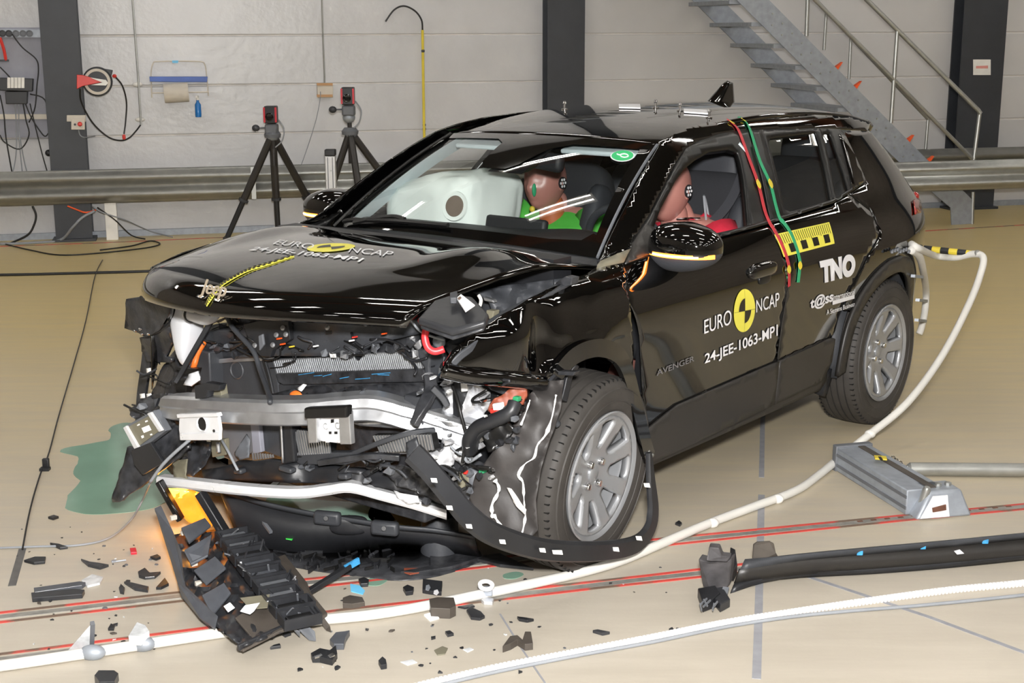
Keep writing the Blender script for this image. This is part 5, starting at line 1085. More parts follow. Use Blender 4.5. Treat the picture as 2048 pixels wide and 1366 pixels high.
# crumpled aluminium rail end behind the beam
sheet('crushed_rail', [(880, 760, 2.74), (900, 768, 2.74), (925, 752, 2.72), (950, 758, 2.70), (978, 785, 2.68), (985, 810, 2.68), (965, 830, 2.70), (970, 842, 2.72), (900, 850, 2.80), (885, 820, 2.78), (890, 795, 2.76)], 'alu_torn', amp=.035, fq=16, step=6, th=.005, sm=25, label='crushed bare aluminium rail end')
sheet('crushed_rail', [(700, 845, 2.90), (860, 835, 2.84), (958, 852, 2.76), (970, 880, 2.74), (945, 895, 2.76), (900, 880, 2.80), (880, 862, 2.82), (720, 852, 2.90)], 'alu', amp=.008, step=8)
sheet('crushed_rail', [(885, 875, 2.82), (930, 895, 2.79), (945, 915, 2.78), (925, 930, 2.80), (905, 915, 2.82), (885, 900, 2.83)], 'alu_torn', amp=.025, step=6, seed=3)
sheet('crushed_rail', [(860, 900, 2.84), (885, 895, 2.83), (910, 900, 2.82), (905, 930, 2.83), (880, 945, 2.85), (862, 925, 2.85)], 'alu_torn', amp=.03, step=6, seed=6)
sheet('white_scrap', [(920, 762, 2.78), (932, 758, 2.78), (934, 782, 2.78), (922, 784, 2.78)], 'white_torn', amp=.004, step=5)
# brown connector block and module
bc = sheet('connector_block', [(972, 822, 2.79), (985, 800, 2.78), (1008, 788, 2.76), (1020, 775, 2.74), (1045, 773, 2.72), (1052, 790, 2.72), (1035, 815, 2.74), (1005, 825, 2.77), (985, 835, 2.79)], 'brown_part', amp=.025, fq=16, step=6, th=.03, label='broken brown connector block')
for q, mt in (([(984, 808), (1000, 806), (1002, 820), (986, 822)], 'white_torn'), ([(978, 818), (996, 820), (995, 828), (980, 827)], 'red_plastic'), ([(1025, 793), (1036, 795), (1034, 805), (1024, 803)], 'green_part'), ([(1012, 812), (1018, 810), (1019, 816), (1013, 818)], 'yellow')): FP('connector_pin', 2.815, q, mt, -.02, bc)
tubepx('black_hose', [(940, 905, 2.84), (938, 880, 2.86), (955, 855, 2.86), (985, 842, 2.85), (1020, 825, 2.83), (1030, 805, 2.81)], .022, 'black_plastic', n=12); tubepx('black_hose', [(948, 900, 2.83), (950, 875, 2.85), (975, 852, 2.85)], .016, 'black_plastic', n=10)
sheet('headlamp_shell', [(962, 870, 2.84), (985, 850, 2.82), (1015, 845, 2.80), (1030, 860, 2.80), (1010, 885, 2.82), (975, 905, 2.85)], 'trim_black', amp=.02, fq=8, step=7, th=.01, label='crushed glossy headlamp shell')
sheet('dark_mount', [(955, 760, 2.70), (985, 752, 2.68), (1030, 756, 2.66), (1035, 775, 2.66), (1005, 790, 2.68), (978, 780, 2.70)], 'dark_plastic', amp=.02, step=7)
tubepx('thin_cable', [(905, 770, 2.84), (915, 800, 2.86), (922, 830, 2.87), (932, 870, 2.86), (928, 905, 2.86), (925, 925, 2.86)], .006, 'cable_black')
barpx('broken_strut', [(828, 850, 2.95), (845, 815, 2.92), (862, 780, 2.86), (858, 750, 2.84)], .04, .02, 'scuff_black'); barpx('broken_strut', [(865, 775, 2.88), (885, 795, 2.86), (895, 812, 2.85)], .025, .02, 'dark_plastic'); barpx('broken_strut', [(640, 925, 2.97), (690, 918, 2.97), (740, 912, 2.95), (800, 915, 2.90)], .025, .02, 'scuff_black')
sheet('grey_blade', [(812, 885, 2.93), (830, 875, 2.93), (850, 930, 2.92), (860, 965, 2.92), (835, 950, 2.94), (815, 920, 2.94)], 'dark_plastic', amp=.008, step=7, th=.01)
# lower left rubble
sheet('rubble_plastic', [(770, 940, 2.92), (800, 930, 2.90), (860, 945, 2.86), (900, 960, 2.82), (920, 1000, 2.80), (900, 1020, 2.82), (850, 990, 2.86), (790, 970, 2.9)], 'scuff_black', amp=.03, fq=18, step=7, seed=4)
sheet('rubble_plastic', [(900, 900, 2.80), (945, 915, 2.76), (975, 935, 2.74), (960, 990, 2.74), (930, 1010, 2.78), (905, 970, 2.80)], 'scuff_black', amp=.03, fq=16, step=7, seed=9)
sheet('white_scrap', [(912, 945, 2.84), (935, 940, 2.83), (938, 970, 2.83), (918, 978, 2.84)], 'grey_trim', amp=.006, step=6); FP('connector_pin', 2.85, [(958, 936), (968, 938), (966, 948), (956, 946)], 'green_part', -.02); FP('connector_pin', 2.85, [(926, 941), (934, 942), (932, 950), (925, 948)], 'red_plastic', -.01)
MB().ell(CX(950, 958, 2.80), (.03, .03, .045), 16, 10).obj('motor', 'grey_plastic', car, fr=CARM)
sheet('white_scrap', [(975, 945, 2.76), (990, 955, 2.75), (995, 970, 2.75), (985, 985, 2.76), (980, 965, 2.76)], 'white_torn', amp=.006, step=4)
# ---- torn wheel-arch liner in front of the tyre
lin_ = sheet('arch_liner', [(1090, 762, 2.60), (1128, 760, 2.56), (1122, 820, 2.64), (1098, 880, 2.72), (1082, 940, 2.765), (1072, 1000, 2.785), (1076, 1060, 2.785), (1055, 1082, 2.80), (1005, 1068, 2.82), (960, 1045, 2.84), (940, 1000, 2.84), (950, 950, 2.84), (985, 905, 2.82), (1010, 870, 2.80), (1040, 830, 2.76), (1058, 790, 2.68)], 'liner_sheet', amp=.016, fq=7, step=8, th=.004, sm=50, label='torn black wheel-arch liner')
def tornedge(pts, r0=.004):
    P = crom([CX(*q) for q in pts], 5); rr = [r0*.7*(.3+abs(noise.noise(p*40))*2.2) for p in P]; MB().tube(P, rr, 5).obj('torn_edge', 'white_torn', lin_, fr=CARM, sm=0)
tornedge([(1112, 790, 2.72), (1105, 830, 2.72), (1092, 868, 2.74), (1075, 890, 2.75), (1068, 915, 2.76), (1050, 928, 2.78), (1037, 950, 2.80), (1046, 965, 2.80), (1048, 1000, 2.80), (1050, 1020, 2.80)], .006)
tornedge([(1016, 978, 2.84), (1024, 990, 2.83), (1036, 1010, 2.82), (1050, 1022, 2.81), (1048, 1050, 2.81), (1038, 1072, 2.82), (1005, 1055, 2.84), (988, 1030, 2.86)], .006)
tornedge([(990, 960, 2.88), (998, 975, 2.88), (994, 990, 2.88), (984, 1010, 2.88), (985, 1035, 2.87)], .008)
tornedge([(1060, 800, 2.80), (1052, 825, 2.82), (1042, 850, 2.83)], .004)
sheet('white_scrap', [(1014, 975, 2.85), (1022, 978, 2.85), (1052, 1020, 2.82), (1050, 1030, 2.82), (1032, 1012, 2.84)], 'white_torn', amp=.003, step=5, par=lin_)
barpx('liner_pillar', [(1140, 720, 2.46), (1125, 745, 2.48), (1118, 775, 2.50), (1112, 800, 2.52)], .07, .03, 'black_plastic', up=(1, 0, 0)); tubepx('liner_clip', [(1112, 830, 2.58), (1110, 842, 2.58), (1116, 850, 2.57)], .012, 'dark_plastic')
sheet('bumper_scrap', [(1008, 800, 2.72), (1030, 775, 2.68), (1062, 770, 2.64), (1058, 800, 2.66), (1040, 840, 2.70), (1010, 845, 2.74)], 'cable_black', amp=.01, step=8)
FP('blue_scuff', 2.60, [(1055, 757), (1085, 764), (1083, 770), (1050, 762)], 'scratch_blue', .004); FP('arch_lip_end', 2.58, [(1085, 768), (1108, 742), (1150, 744), (1146, 752), (1112, 750), (1094, 772)], 'scuff_black', -.03)
# ---- detached arch flare looping round the front wheel
lp = [CY(1297, 905, .93), CY(1301, 960, .94), CY(1306, 1020, .95), CY(1298, 1060, .96), CY(1270, 1090, .97), CY(1215, 1102, .98), CY(1150, 1104, .98), CY(1090, 1100, .97), CY(1030, 1085, .96), CY(975, 1062, .95), CY(935, 1030, .93), CY(905, 995, .90), CY(880, 965, .87), CY(850, 930, .83), CY(825, 905, .80)]
P = crom(lp, 5); m = MB(); vs_ = []
for i, p in enumerate(P):
    t = (P[min(len(P)-1, i+1)]-P[max(0, i-1)]).normalized(); n = V((0, 1, 0)); n = (n-t*n.dot(t)).normalized(); b = t.cross(n); w = .035*(.35+.65*min(1, i/12))
    vs_ += [p+b*w*a+n*c for a, c in ((-1, -.006), (-.8, .008), (.7, .012), (1, .004), (1, -.004), (-.6, -.012))]
m.add(vs_, [(i*6+j, i*6+(j+1) % 6, (i+1)*6+(j+1) % 6, (i+1)*6+j) for i in range(len(P)-1) for j in range(6)]+[tuple(range(5, -1, -1)), tuple((len(P)-1)*6+j for j in range(6))])
flare = m.obj('hanging_arch_flare', 'black_plastic', car, fr=CARM, sm=40); flare['label'] = 'black arch flare torn loose and looped round the wheel'
for x, y in ((897, 1015), (936, 1052), (1003, 1083), (1083, 1100), (1113, 1104), (1230, 1098), (1276, 1076), (866, 960), (1292, 970)):
    w = 9 if x == 1113 else 5
    MB().prism([CY(x-w, y-4, .99), CY(x+w, y-4, .99), CY(x+w+2, y+5, .99), CY(x-w+2, y+4, .99)], (0, .004, 0)).obj('adhesive_patch', 'white_torn', flare, fr=CARM, sm=0)
tubepx('sill_clip', [(1290, 880, 2.0), (1297, 905, 2.0), (1306, 912, 2.0)], .008, 'galv')
# white sensor lead fixed round the rear arch
MB().tube(crom([CS(*q, .03) for q in ((1822, 500), (1838, 512), (1846, 540), (1852, 580), (1850, 620), (1843, 655), (1838, 668))], 5), .018, 10).obj('arch_hose', 'cable_white', car, fr=CARM, sm=180)
for x, y in ((1833, 552), (1842, 600), (1840, 640)): MB().bar(CS(x-7, y, .03), CS(x+10, y+2, .035), .02, .014).obj('tape_strap', 'galv_dull', car, fr=CARM)
sheet_pts = [CS(*q, .02) for q in ((1782, 508), (1795, 500), (1815, 497), (1830, 505))]
for i in range(9): p = CS(1785+i*5.5, 503-2*(i % 3), .022); MB().ell(p, (.012, .008, .01), 8, 6, fn=lambda q: q*(1+.5*noise.noise(q*90))).obj('adhesive_blob', 'grey_plastic', car, fr=CARM)
# ---- wiring clutter in the nose
rs_ = random.Random(11)
def wires(n, x0, x1, y0, y1, xa, xb, mats, r=(.002, .006)):
    for i in range(n):
        x, y, d = rs_.uniform(x0, x1), rs_.uniform(y0, y1), rs_.uniform(xa, xb); pts = []
        for k in range(4): pts.append((x, y, d)); x += rs_.uniform(-32, 32); y += rs_.uniform(-16, 20); d += rs_.uniform(-.02, .02)
        tubepx('wire', pts, rs_.uniform(*r), rs_.choice(mats), n=6, k=4)
wires(16, 560, 830, 690, 710, 2.83, 2.86, ['cable_black', 'dark_plastic', 'black_plastic']); wires(14, 850, 960, 880, 1000, 2.80, 2.88, ['cable_black', 'cable_black', 'cable_black', 'dark_plastic', 'cable_grey']); wires(10, 420, 560, 640, 700, 2.84, 2.88, ['cable_black', 'black_plastic'])
wires(10, 280, 360, 740, 880, 2.95, 3.05, ['cable_black', 'dark_plastic', 'black_plastic']); wires(8, 960, 1050, 770, 850, 2.76, 2.82, ['cable_black', 'black_plastic']); wires(10, 590, 860, 910, 950, 2.9, 2.95, ['cable_black', 'dark_plastic'])
tubepx('long_wire', [(452, 610, 2.95), (462, 650, 2.97), (505, 700, 2.98), (520, 740, 3.0), (538, 790, 3.08), (540, 805, 3.12)], .009, 'dark_plastic'); tubepx('hook_wire', [(445, 615, 2.92), (455, 640, 2.93), (470, 628, 2.93), (475, 600, 2.9)], .005, 'cable_black')
def scraps(n, x0, x1, y0, y1, xa, xb, mats, sz=(4, 11)):
    for i in range(n):
        x, y, d = rs_.uniform(x0, x1), rs_.uniform(y0, y1), rs_.uniform(xa, xb); k = rs_.randint(4, 6); a0 = rs_.uniform(0, 6)
        pts = [(x+rs_.uniform(*sz)*cos(a0+6.28*j/k), y+rs_.uniform(*sz)*sin(a0+6.28*j/k), d+rs_.uniform(-.015, .015)) for j in range(k)]
        MB().prism([CX(*q) for q in pts], (-rs_.uniform(.004, .02), 0, 0)).obj('scrap', rs_.choice(mats), car, fr=CARM, sm=0)
PM = ['scuff_black', 'dark_plastic', 'black_plastic', 'grey_plastic']
scraps(26, 590, 830, 686, 712, 2.82, 2.86, PM+['dark_plastic', 'white_torn', 'alu']); scraps(30, 850, 960, 880, 1010, 2.80, 2.88, PM+['alu_torn', 'grey_plastic']); scraps(16, 270, 350, 790, 870, 2.98, 3.06, PM+['grey_plastic'])
scraps(14, 960, 1050, 830, 900, 2.76, 2.84, PM); scraps(12, 420, 520, 660, 715, 2.83, 2.86, PM); scraps(12, 600, 860, 925, 965, 2.9, 2.97, PM); scraps(10, 850, 900, 700, 790, 2.78, 2.86, PM+['alu_torn'])
scraps(16, 860, 985, 750, 960, 2.82, 2.89, ['alu_bright', 'alu', 'white_torn', 'chrome'], (2, 6)); scraps(10, 600, 850, 775, 800, 2.90, 2.94, ['grey_plastic', 'alu', 'scuff_black'], (2, 6))
for x, y, mt in ((580, 694, 'yellow'), (562, 689, 'orange'), (555, 678, 'orange'), (700, 682, 'white_torn'), (706, 675, 'red_plastic'), (765, 668, 'orange'), (628, 693, 'white_torn')): FP('plug', 2.90, [(x-3, y-1.5), (x+3, y-2), (x+4, y+1), (x-3, y+2)], mt, -.015, bev=.002)
# ================================================================= crash-test dummies
M('dummy_skin', 'a8746a', .38, var=.05, scale=5); M('dummy_neck', 'b0603a', .5, var=.08); M('shirt_green', '4caf3f', .8, var=.06, bump=.1, bscale=60); M('shirt_red', 'd02840', .8, var=.06, bump=.1, bscale=60); M('dummy_suit', '3a3a3e', .8)
def skinmesh(J, E_, sub=2):
    me = bpy.data.meshes.new('sk'); me.from_pydata([j[0] for j in J], E_, []); o = bpy.data.objects.new('sk', me); COL.objects.link(o)
    md = o.modifiers.new('k', 'SKIN'); md.use_smooth_shade = True
    for v, j in zip(me.skin_vertices[0].data, J): v.radius = j[1] if isinstance(j[1], tuple) else (j[1], j[1])
    me.skin_vertices[0].data[0].use_root = True
    sd = o.modifiers.new('s', 'SUBSURF'); sd.levels = sub; dg = bpy.context.evaluated_depsgraph_get(); m2 = bpy.data.meshes.new_from_object(o.evaluated_get(dg))
    vs = [v.co.copy() for v in m2.vertices]; fs = [tuple(p.vertices) for p in m2.polygons]; bpy.data.objects.remove(o); bpy.data.meshes.remove(me); bpy.data.meshes.remove(m2); return vs, fs
def headfn(p):
    x, y, z = p; q = V(p)
    k = 1-.28*max(0, (-z-.01)/.115)**1.3*(1 if x < .02 else .75); q.y *= k
    if x < 0: q.x *= 1.12*(1-.35*max(0, -z/.115))
    if x > .02:
        q.x -= .010*math.exp(-((z-.012)/.018)**2)*math.exp(-((abs(y)-.032)/.02)**2)      # eye sockets
        q.x += .020*math.exp(-((z+.020)/.022)**2)*math.exp(-(y/.013)**2)                 # nose
        q.x += .006*math.exp(-((z+.058)/.008)**2)*math.exp(-(y/.022)**2)-.005*math.exp(-((z+.066)/.004)**2)*math.exp(-(y/.025)**2)   # mouth
        q.x += .010*math.exp(-((z+.092)/.018)**2)*math.exp(-(y/.03)**2)                  # chin
    return q
def dummy(lab, hx_, y, hz_, shirt, mark):
    bx = hx_-.06; d = thing('crash_test_dummy', lab, 'dummy', CARM @ V((bx, y, .42)), CARH)
    J = [((bx-.04, y, .66), (.16, .12)), ((bx-.10, y, .84), (.15, .11)), ((bx-.10, y, .97), (.17, .11)), ((bx-.055, y, hz_-.125), .052), ((bx-.02, y, hz_-.06), .05)]
    E_ = [(0, 1), (1, 2), (2, 3), (3, 4)]
    for sg in (-1, 1):
        o = len(J); J += [((bx-.08, y+sg*.17, .98), .062), ((bx+.02, y+sg*.23, .78), .048), ((bx+.24, y+sg*.18, .72), .038), ((bx+.32, y+sg*.15, .72), (.022, .04))]; E_ += [(2, o), (o, o+1), (o+1, o+2), (o+2, o+3)]
        o = len(J); J += [((bx+.0, y+sg*.09, .64), .085), ((bx+.42, y+sg*.13, .70), .065), ((bx+.66, y+sg*.13, .42), .05), ((bx+.76, y+sg*.13, .40), .04)]; E_ += [(0, o), (o, o+1), (o+1, o+2), (o+2, o+3)]
    vs, fs = skinmesh(J, E_); m = MB().add(vs, fs); m.ell((hx_, y, hz_), (.092, .074, .115), 44, 32, .95, 1., R=I3*1.17, fn=headfn)
    for sg in (-1, 1): m.ell((hx_-.01, y+sg*.085, hz_-.012), (.018, .008, .028), 12, 8)
    # five-fingered hands resting on the thighs
    for sg in (-1, 1):
        h = V((bx+.34, y+sg*.15, .735))
        for k in range(4): a = h+V((.02, (k-1.5)*.018, 0)); m.tube([a, a+V((.04, 0, .002)), a+V((.065-.005*abs(k-1), 0, -.015))], [.009, .008, .006], 6)
        m.tube([h+V((-.01, -sg*.03, 0)), h+V((.02, -sg*.05, -.002)), h+V((.04, -sg*.052, -.01))], [.011, .009, .007], 6)
    m.obj('body', 'dummy_skin', d, fr=CARM, sm=180)
    MB().lathe([(.062, -.085), (.064, -.05), (.058, 0), (.056, .04), (.05, .06)], 22, (hx_-.055, y, hz_-.14), (.18, 0, 1), cap=False).obj('neck_sleeve', 'dummy_neck' if mark else 'dummy_skin', d, fr=CARM, sm=180)
    # shirt: loose shell over the chest, open at the neck, short sleeves
    def sh(u, v):
        a = 2*pi*u; prof = [(.70, .155, .185), (.82, .16, .20), (.92, .165, .225), (.985, .155, .225), (1.03, .12, .17), (1.065, .085, .115), (1.085, .07, .085)]
        k = v*(len(prof)-1); i = min(len(prof)-2, int(k)); f_ = k-i; z, rx_, ry_ = (prof[i][j]*(1-f_)+prof[i+1][j]*f_ for j in range(3)); n = 1+.05*noise.noise(V((cos(a)*2, sin(a)*2, z*8)))
        drop = .05*v*v*max(0, cos(a))
        return V((bx-.085+rx_*n*math.copysign(abs(cos(a))**.8, cos(a)), y+ry_*n*math.copysign(abs(sin(a))**.8, sin(a)), z-drop+(hz_-1.16)*.5-.025))
    MB().grid(sh, 40, 24).obj('shirt', shirt, d, fr=CARM, sm=180, sol=.006)
    for sg in (-1, 1): MB().tube([(bx-.085, y+sg*.16, 1.0), (bx-.05, y+sg*.215, .93), (bx-.01, y+sg*.235, .83)], [.085, .078, .074], 14).obj('sleeve', shirt, d, fr=CARM, sm=180)
    MB().lathe([(.0, 0), (.028, 0), (.028, .006), (0, .006)], 20, (hx_-.015, y+.086, hz_-.005), (0, 1, .05)).obj('target_disc', 'black_plastic', d, fr=CARM)
    for k in range(6): MB().lathe([(0, .0065), (.006, .0065), (.006, .004)], 8, (hx_-.015+.017*cos(k*pi/3), y+.0865, hz_-.005+.017*sin(k*pi/3)), (0, 1, .05)).obj('target_dot', 'white_decal', d, fr=CARM)
    MB().lathe([(0, .0065), (.005, .0065), (.005, .004)], 8, (hx_-.015, y+.0865, hz_-.005), (0, 1, .05)).obj('target_dot', 'white_decal', d, fr=CARM)
    if mark:
        MB().ell((hx_+.108, y+.012, hz_-.115), (.012, .014, .014), 10, 8).obj('chin_mark', 'yellow', d, fr=CARM); MB().ell((hx_+.104, y+.02, hz_-.03), (.012, .010, .030), 10, 8).obj('cheek_mark', 'tape_green', d, fr=CARM)
    else:
        MB().tube(crom([(bx-.03, y+.10, 1.05), (bx+.03, y+.08, 1.055), (bx+.05, y+.02, 1.05)]), .006, 6).obj('steel_bracket', 'chrome', d, fr=CARM); MB().tube(crom([(bx-.05, y+.12, 1.04), (bx-.06, y+.10, 1.14), (bx-.10, y+.09, 1.10), (bx-.11, y+.10, 1.03)]), .005, 6).obj('sensor_lead', 'cable_grey', d, fr=CARM)
dummy('crash-test dummy in green shirt seated behind the airbag', 1.02, -.35, 1.155, 'shirt_green', True)
dummy('crash-test dummy in red shirt at the steering wheel', 1.11, .36, 1.175, 'shirt_red', False)
# roof gauges
for x, y in ((1129, 213), (1360, 216), (1311, 210), (1418, 230)):
    z = 1.47
    for i in range(12): p = CZ(x, y+6, z); z += .6*(roofz(p.x, p.y)-z)
    p.z = roofz(p.x, p.y)
    t = thing('roof_marker_pin', {1129: 'small silver pin at the front edge of the roof', 1360: 'small silver pin on roof beside the white strip', 1311: 'small silver pin in the middle of the roof', 1418: 'small silver pin on roof near the red tape'}[x], 'pin', CARM @ p, CARH)
    MB().lathe([(.014, 0), (.014, .004), (.005, .006), (.005, .022), (.009, .026), (.006, .036), (0, .038)], 12, p).obj('pin', 'chrome', t, fr=CARM)
for q, lab in (([(1237, 212), (1280, 212), (1281, 219), (1238, 218)], 'flat white strip lying on middle of the roof'), ([(1367, 221), (1422, 224), (1420, 231), (1368, 227)], 'flat white strip lying on roof near the fin')):
    pts = []
    for x, y in q:
        z = 1.47
        for i in range(12): p = CZ(x, y, z); z += .6*(roofz(p.x, p.y)-z)
        pts.append(V((p.x, p.y, roofz(p.x, p.y)+.003)))
    tag(MB().prism(pts, (0, 0, .006)).obj('roof_strip', 'white_decal', fr=CARM, sm=0), lab, 'strip')
# ================================================================= on the floor
def puddle(lab, pts, mat, h=.0015):
    P = crom([G(*q) for q in pts], 5, closed=True); n = len(P); P = [p+V((1, 1, 0))*.012*noise.noise(p*14) for p in P]
    return tag(MB().prism([V((p.x, p.y, .0002)) for p in P], (0, 0, h)).obj('puddle', mat, sm=0), lab, 'puddle')
M('coolant', '7d9f8c', .10, var=.12, scale=3); M('coolant_thin', '8fb3a2', .08, var=.1, scale=3); M('ochre_fluid', '9c8a4c', .08, var=.2, scale=5)
puddle('spilled green coolant puddle spreading left of smashed bumper', [(248, 846), (218, 858), (222, 878), (180, 888), (122, 900), (158, 918), (146, 944), (160, 962), (133, 998), (145, 1024), (225, 1028), (300, 1018), (345, 1000), (420, 985), (520, 990), (560, 950), (450, 900), (330, 862), (285, 850)], 'coolant')
puddle('pale green coolant film below the lower crossbar', [(540, 995), (640, 1000), (750, 1012), (790, 1040), (720, 1050), (620, 1035), (550, 1018)], 'coolant_thin')
puddle('ochre fluid puddle under the front of the car', [(745, 1015), (830, 1022), (900, 1040), (905, 1060), (860, 1072), (790, 1068), (745, 1050)], 'ochre_fluid')
puddle('small teal drop of coolant below dark bumper lip', [(735, 1160), (760, 1153), (775, 1160), (762, 1170), (740, 1170)], 'coolant'); puddle('small teal drop of coolant near front tyre', [(1006, 1150), (1030, 1145), (1046, 1150), (1030, 1158), (1010, 1157)], 'coolant')
puddle('green coolant patch between grille and bumper tray', [(530, 1120), (555, 1135), (565, 1150), (545, 1150), (530, 1135)], 'coolant')
def gprism(px, h, z=0.): return MB().prism([G(x, y, z) for x, y in px], (0, 0, h))
def part(t, name, px, h, mat, z=0., bev=.003): return gprism(px, h, z).obj(name, mat, t, fr=I4, sm=0, bev=bev)
def gz3(px, py, z): return G(px, py, z)
def ribbon3(t, name, top, bot, th, mat):
    """wall between two world polylines"""
    A = crom(top, 4); B = crom(bot, 4); m = MB(); n = len(A); v = []
    for a, b in zip(A, B): v += [a, b]
    m.add(v, [(2*i, 2*i+1, 2*i+3, 2*i+2) for i in range(n-1)]); return m.obj(name, mat, t, fr=I4, sm=50, sol=th)
# detached lower bumper tray
t = thing('bumper_fascia', 'large black lower bumper moulding lying under car nose', 'bumper', G(700, 1120))
T1 = [(440, 985, .20), (520, 1012, .17), (620, 1034, .15), (720, 1050, .14), (800, 1062, .13), (870, 1068, .12), (950, 1080, .10)]; T2 = [(478, 1085, .02), (540, 1100, .015), (620, 1108, .012), (720, 1105, .012), (800, 1100, .012), (870, 1105, .01), (960, 1118, .008)]
T3 = [(500, 1115, .005), (560, 1128, .004), (640, 1142, .004), (720, 1152, .004), (800, 1160, .004), (880, 1150, .004), (965, 1122, .004)]
ribbon3(t, 'upright', [G(*q) for q in T1], [G(*q) for q in T2], .006, 'black_plastic'); ribbon3(t, 'floor_lip', [G(*q)+V((0, 0, .004)) for q in T2], [G(*q) for q in T3], .006, 'scuff_black')
ribbon3(t, 'top_flange', [G(440, 978, .22), G(520, 1003, .19), G(620, 1025, .17), G(720, 1041, .16), G(800, 1053, .15), G(870, 1060, .14), G(950, 1074, .115)], [G(*q) for q in T1], .008, 'dark_plastic')
for x, y in ((655, 1036), (770, 1056)):
    p = G(x, y, .16); MB().box(p, (.10, .035, .05), Matrix.Rotation(-.25, 3, 'Z')).obj('bracket', 'dark_plastic', t, fr=I4, bev=.012); MB().lathe([(.008, 0), (.008, .012), (0, .012)], 10, p+V((0, -.03, .01)), (0, -1, .3)).obj('bolt_hole', 'cable_black', t, fr=I4)
MB().ell(G(698, 1050, .13), (.07, .02, .035), 16, 10, .7, .7).obj('bulge', 'black_plastic', t, fr=I4); MB().lathe([(.07, 0), (.065, .14), (.06, .15)], 24, G(880, 1108, 0), (0, 0, 1), cap=False).obj('corner_tube', 'dark_plastic', t, fr=I4)
for x, y in ((505, 1022), (520, 1045)): MB().bar(G(x, y-10, .12), G(x+22, y+20, .09), .012, .01).obj('rib', 'grey_plastic', t, fr=I4)
part(t, 'tray_end', [(860, 1112), (905, 1104), (960, 1108), (966, 1120), (905, 1140), (830, 1152), (800, 1150), (860, 1138)], .014, 'scuff_black', .004)
for q in ([(940, 1120), (1000, 1112), (1050, 1135), (1068, 1142), (1000, 1135)],): part(t, 'tray_tail', q, .012, 'scuff_black', .004)
part(t, 'sticker', [(566, 1066), (590, 1067), (586, 1079), (560, 1077)], .002, 'white_decal', .06, 0); M('green_mark', '4be05a', .5); part(t, 'sticker_mark', [(570, 1073), (589, 1073), (584, 1081), (572, 1079)], .002, 'green_mark', .0625, 0)
rg = random.Random(5)
for i in range(80):   # splintered honeycomb ribs inside the tray
    x, y = rg.uniform(560, 790), 0; y = rg.uniform(1082, 1140) if x > 600 else rg.uniform(1090, 1125)
    p = G(x, y, .012); a = rg.uniform(0, 3.14); L_ = rg.uniform(.012, .035); MB().bar(p-V((cos(a), sin(a), -.15))*L_, p+V((cos(a), sin(a), .15))*L_, .004, rg.uniform(.006, .018)).obj('splinter', rg.choice(['scuff_black', 'cable_black', 'black_plastic', 'black_plastic']), t, fr=I4, sm=0)
part(t, 'red_scrap', [(808, 1138), (840, 1138), (838, 1147), (820, 1150), (808, 1146)], .004, 'brown_part', .012, 0)
# detached grille with slats
t = thing('grille', 'broken black seven-slot grille panel lying on the floor', 'grille', G(470, 1200))
def pl(name, px, mat, th=.008): return MB().prism([G(*q) for q in px], (0, 0, -th)).obj(name, mat, t, fr=I4, sm=0, bev=.002)
M('dusty_plastic', '4b453f', .5, var=.2, scale=12); M('grille_dark', '2a2b2e', .3, var=.2, scale=20); M('grille_grey', '4c4f55', .35, var=.15, scale=20)
pl('side_panel', [(309, 1016, .20), (322, 1010, .21), (345, 1060, .17), (362, 1100, .14), (366, 1140, .10), (372, 1178, .05), (430, 1252, .015), (422, 1257, .01), (362, 1188, .02), (350, 1140, .06), (344, 1095, .10), (325, 1050, .15)], 'grille_grey', .012)
pl('side_panel', [(355, 1165, .08), (372, 1172, .09), (436, 1232, .075), (430, 1256, .055), (400, 1235, .05), (362, 1188, .05)], 'grille_grey')
for q in ([(362, 1055, .17), (410, 1035, .17), (422, 1050, .15), (378, 1085, .14)], [(368, 1100, .13), (424, 1068, .14), (416, 1110, .11), (382, 1128, .09)], [(388, 1140, .10), (430, 1112, .12), (452, 1135, .105), (412, 1168, .08)], [(404, 1190, .085), (448, 1165, .10), (462, 1185, .085), (425, 1230, .06)], [(430, 1085, .12), (452, 1070, .13), (480, 1052, .14), (470, 1075, .12)]): pl('slat_panel', q, 'grille_grey')
def gsheet(name, px, mat, amp=.008, step=9, th=.006, seed=0):
    vs, fs = fillpoly([(q[0], q[1]) for q in px], step); out = []
    for a, b in vs:
        W_ = Z_ = 0
        for q in px: w = 1/((a-q[0])**2+(b-q[1])**2+30)**1.3; W_ += w; Z_ += w*q[2]
        z = max(.004, Z_/W_+amp*noise.noise(V((a*.07, b*.07, seed)))); out.append(G(a, b, z))
    return MB().add(out, fs).obj(name, mat, t, fr=I4, sm=40, sol=th)
gsheet('back_sheet', [(345, 1072, .08), (390, 1066, .075), (430, 1062, .075), (470, 1068, .07), (520, 1130, .055), (570, 1190, .05), (620, 1248, .048), (560, 1268, .048), (485, 1296, .045), (432, 1256, .042), (372, 1182, .03), (350, 1110, .05)], 'grille_dark', .02)
ax0, ax1 = G(418, 1072, .13), G(560, 1258, .075); dirv = (ax1-ax0).normalized(); sidev = V((-dirv.y, dirv.x, 0)); sidev = -sidev if sidev.x < 0 else sidev
wide = (G(500, 1090, .10)-G(445, 1110, .10)).length
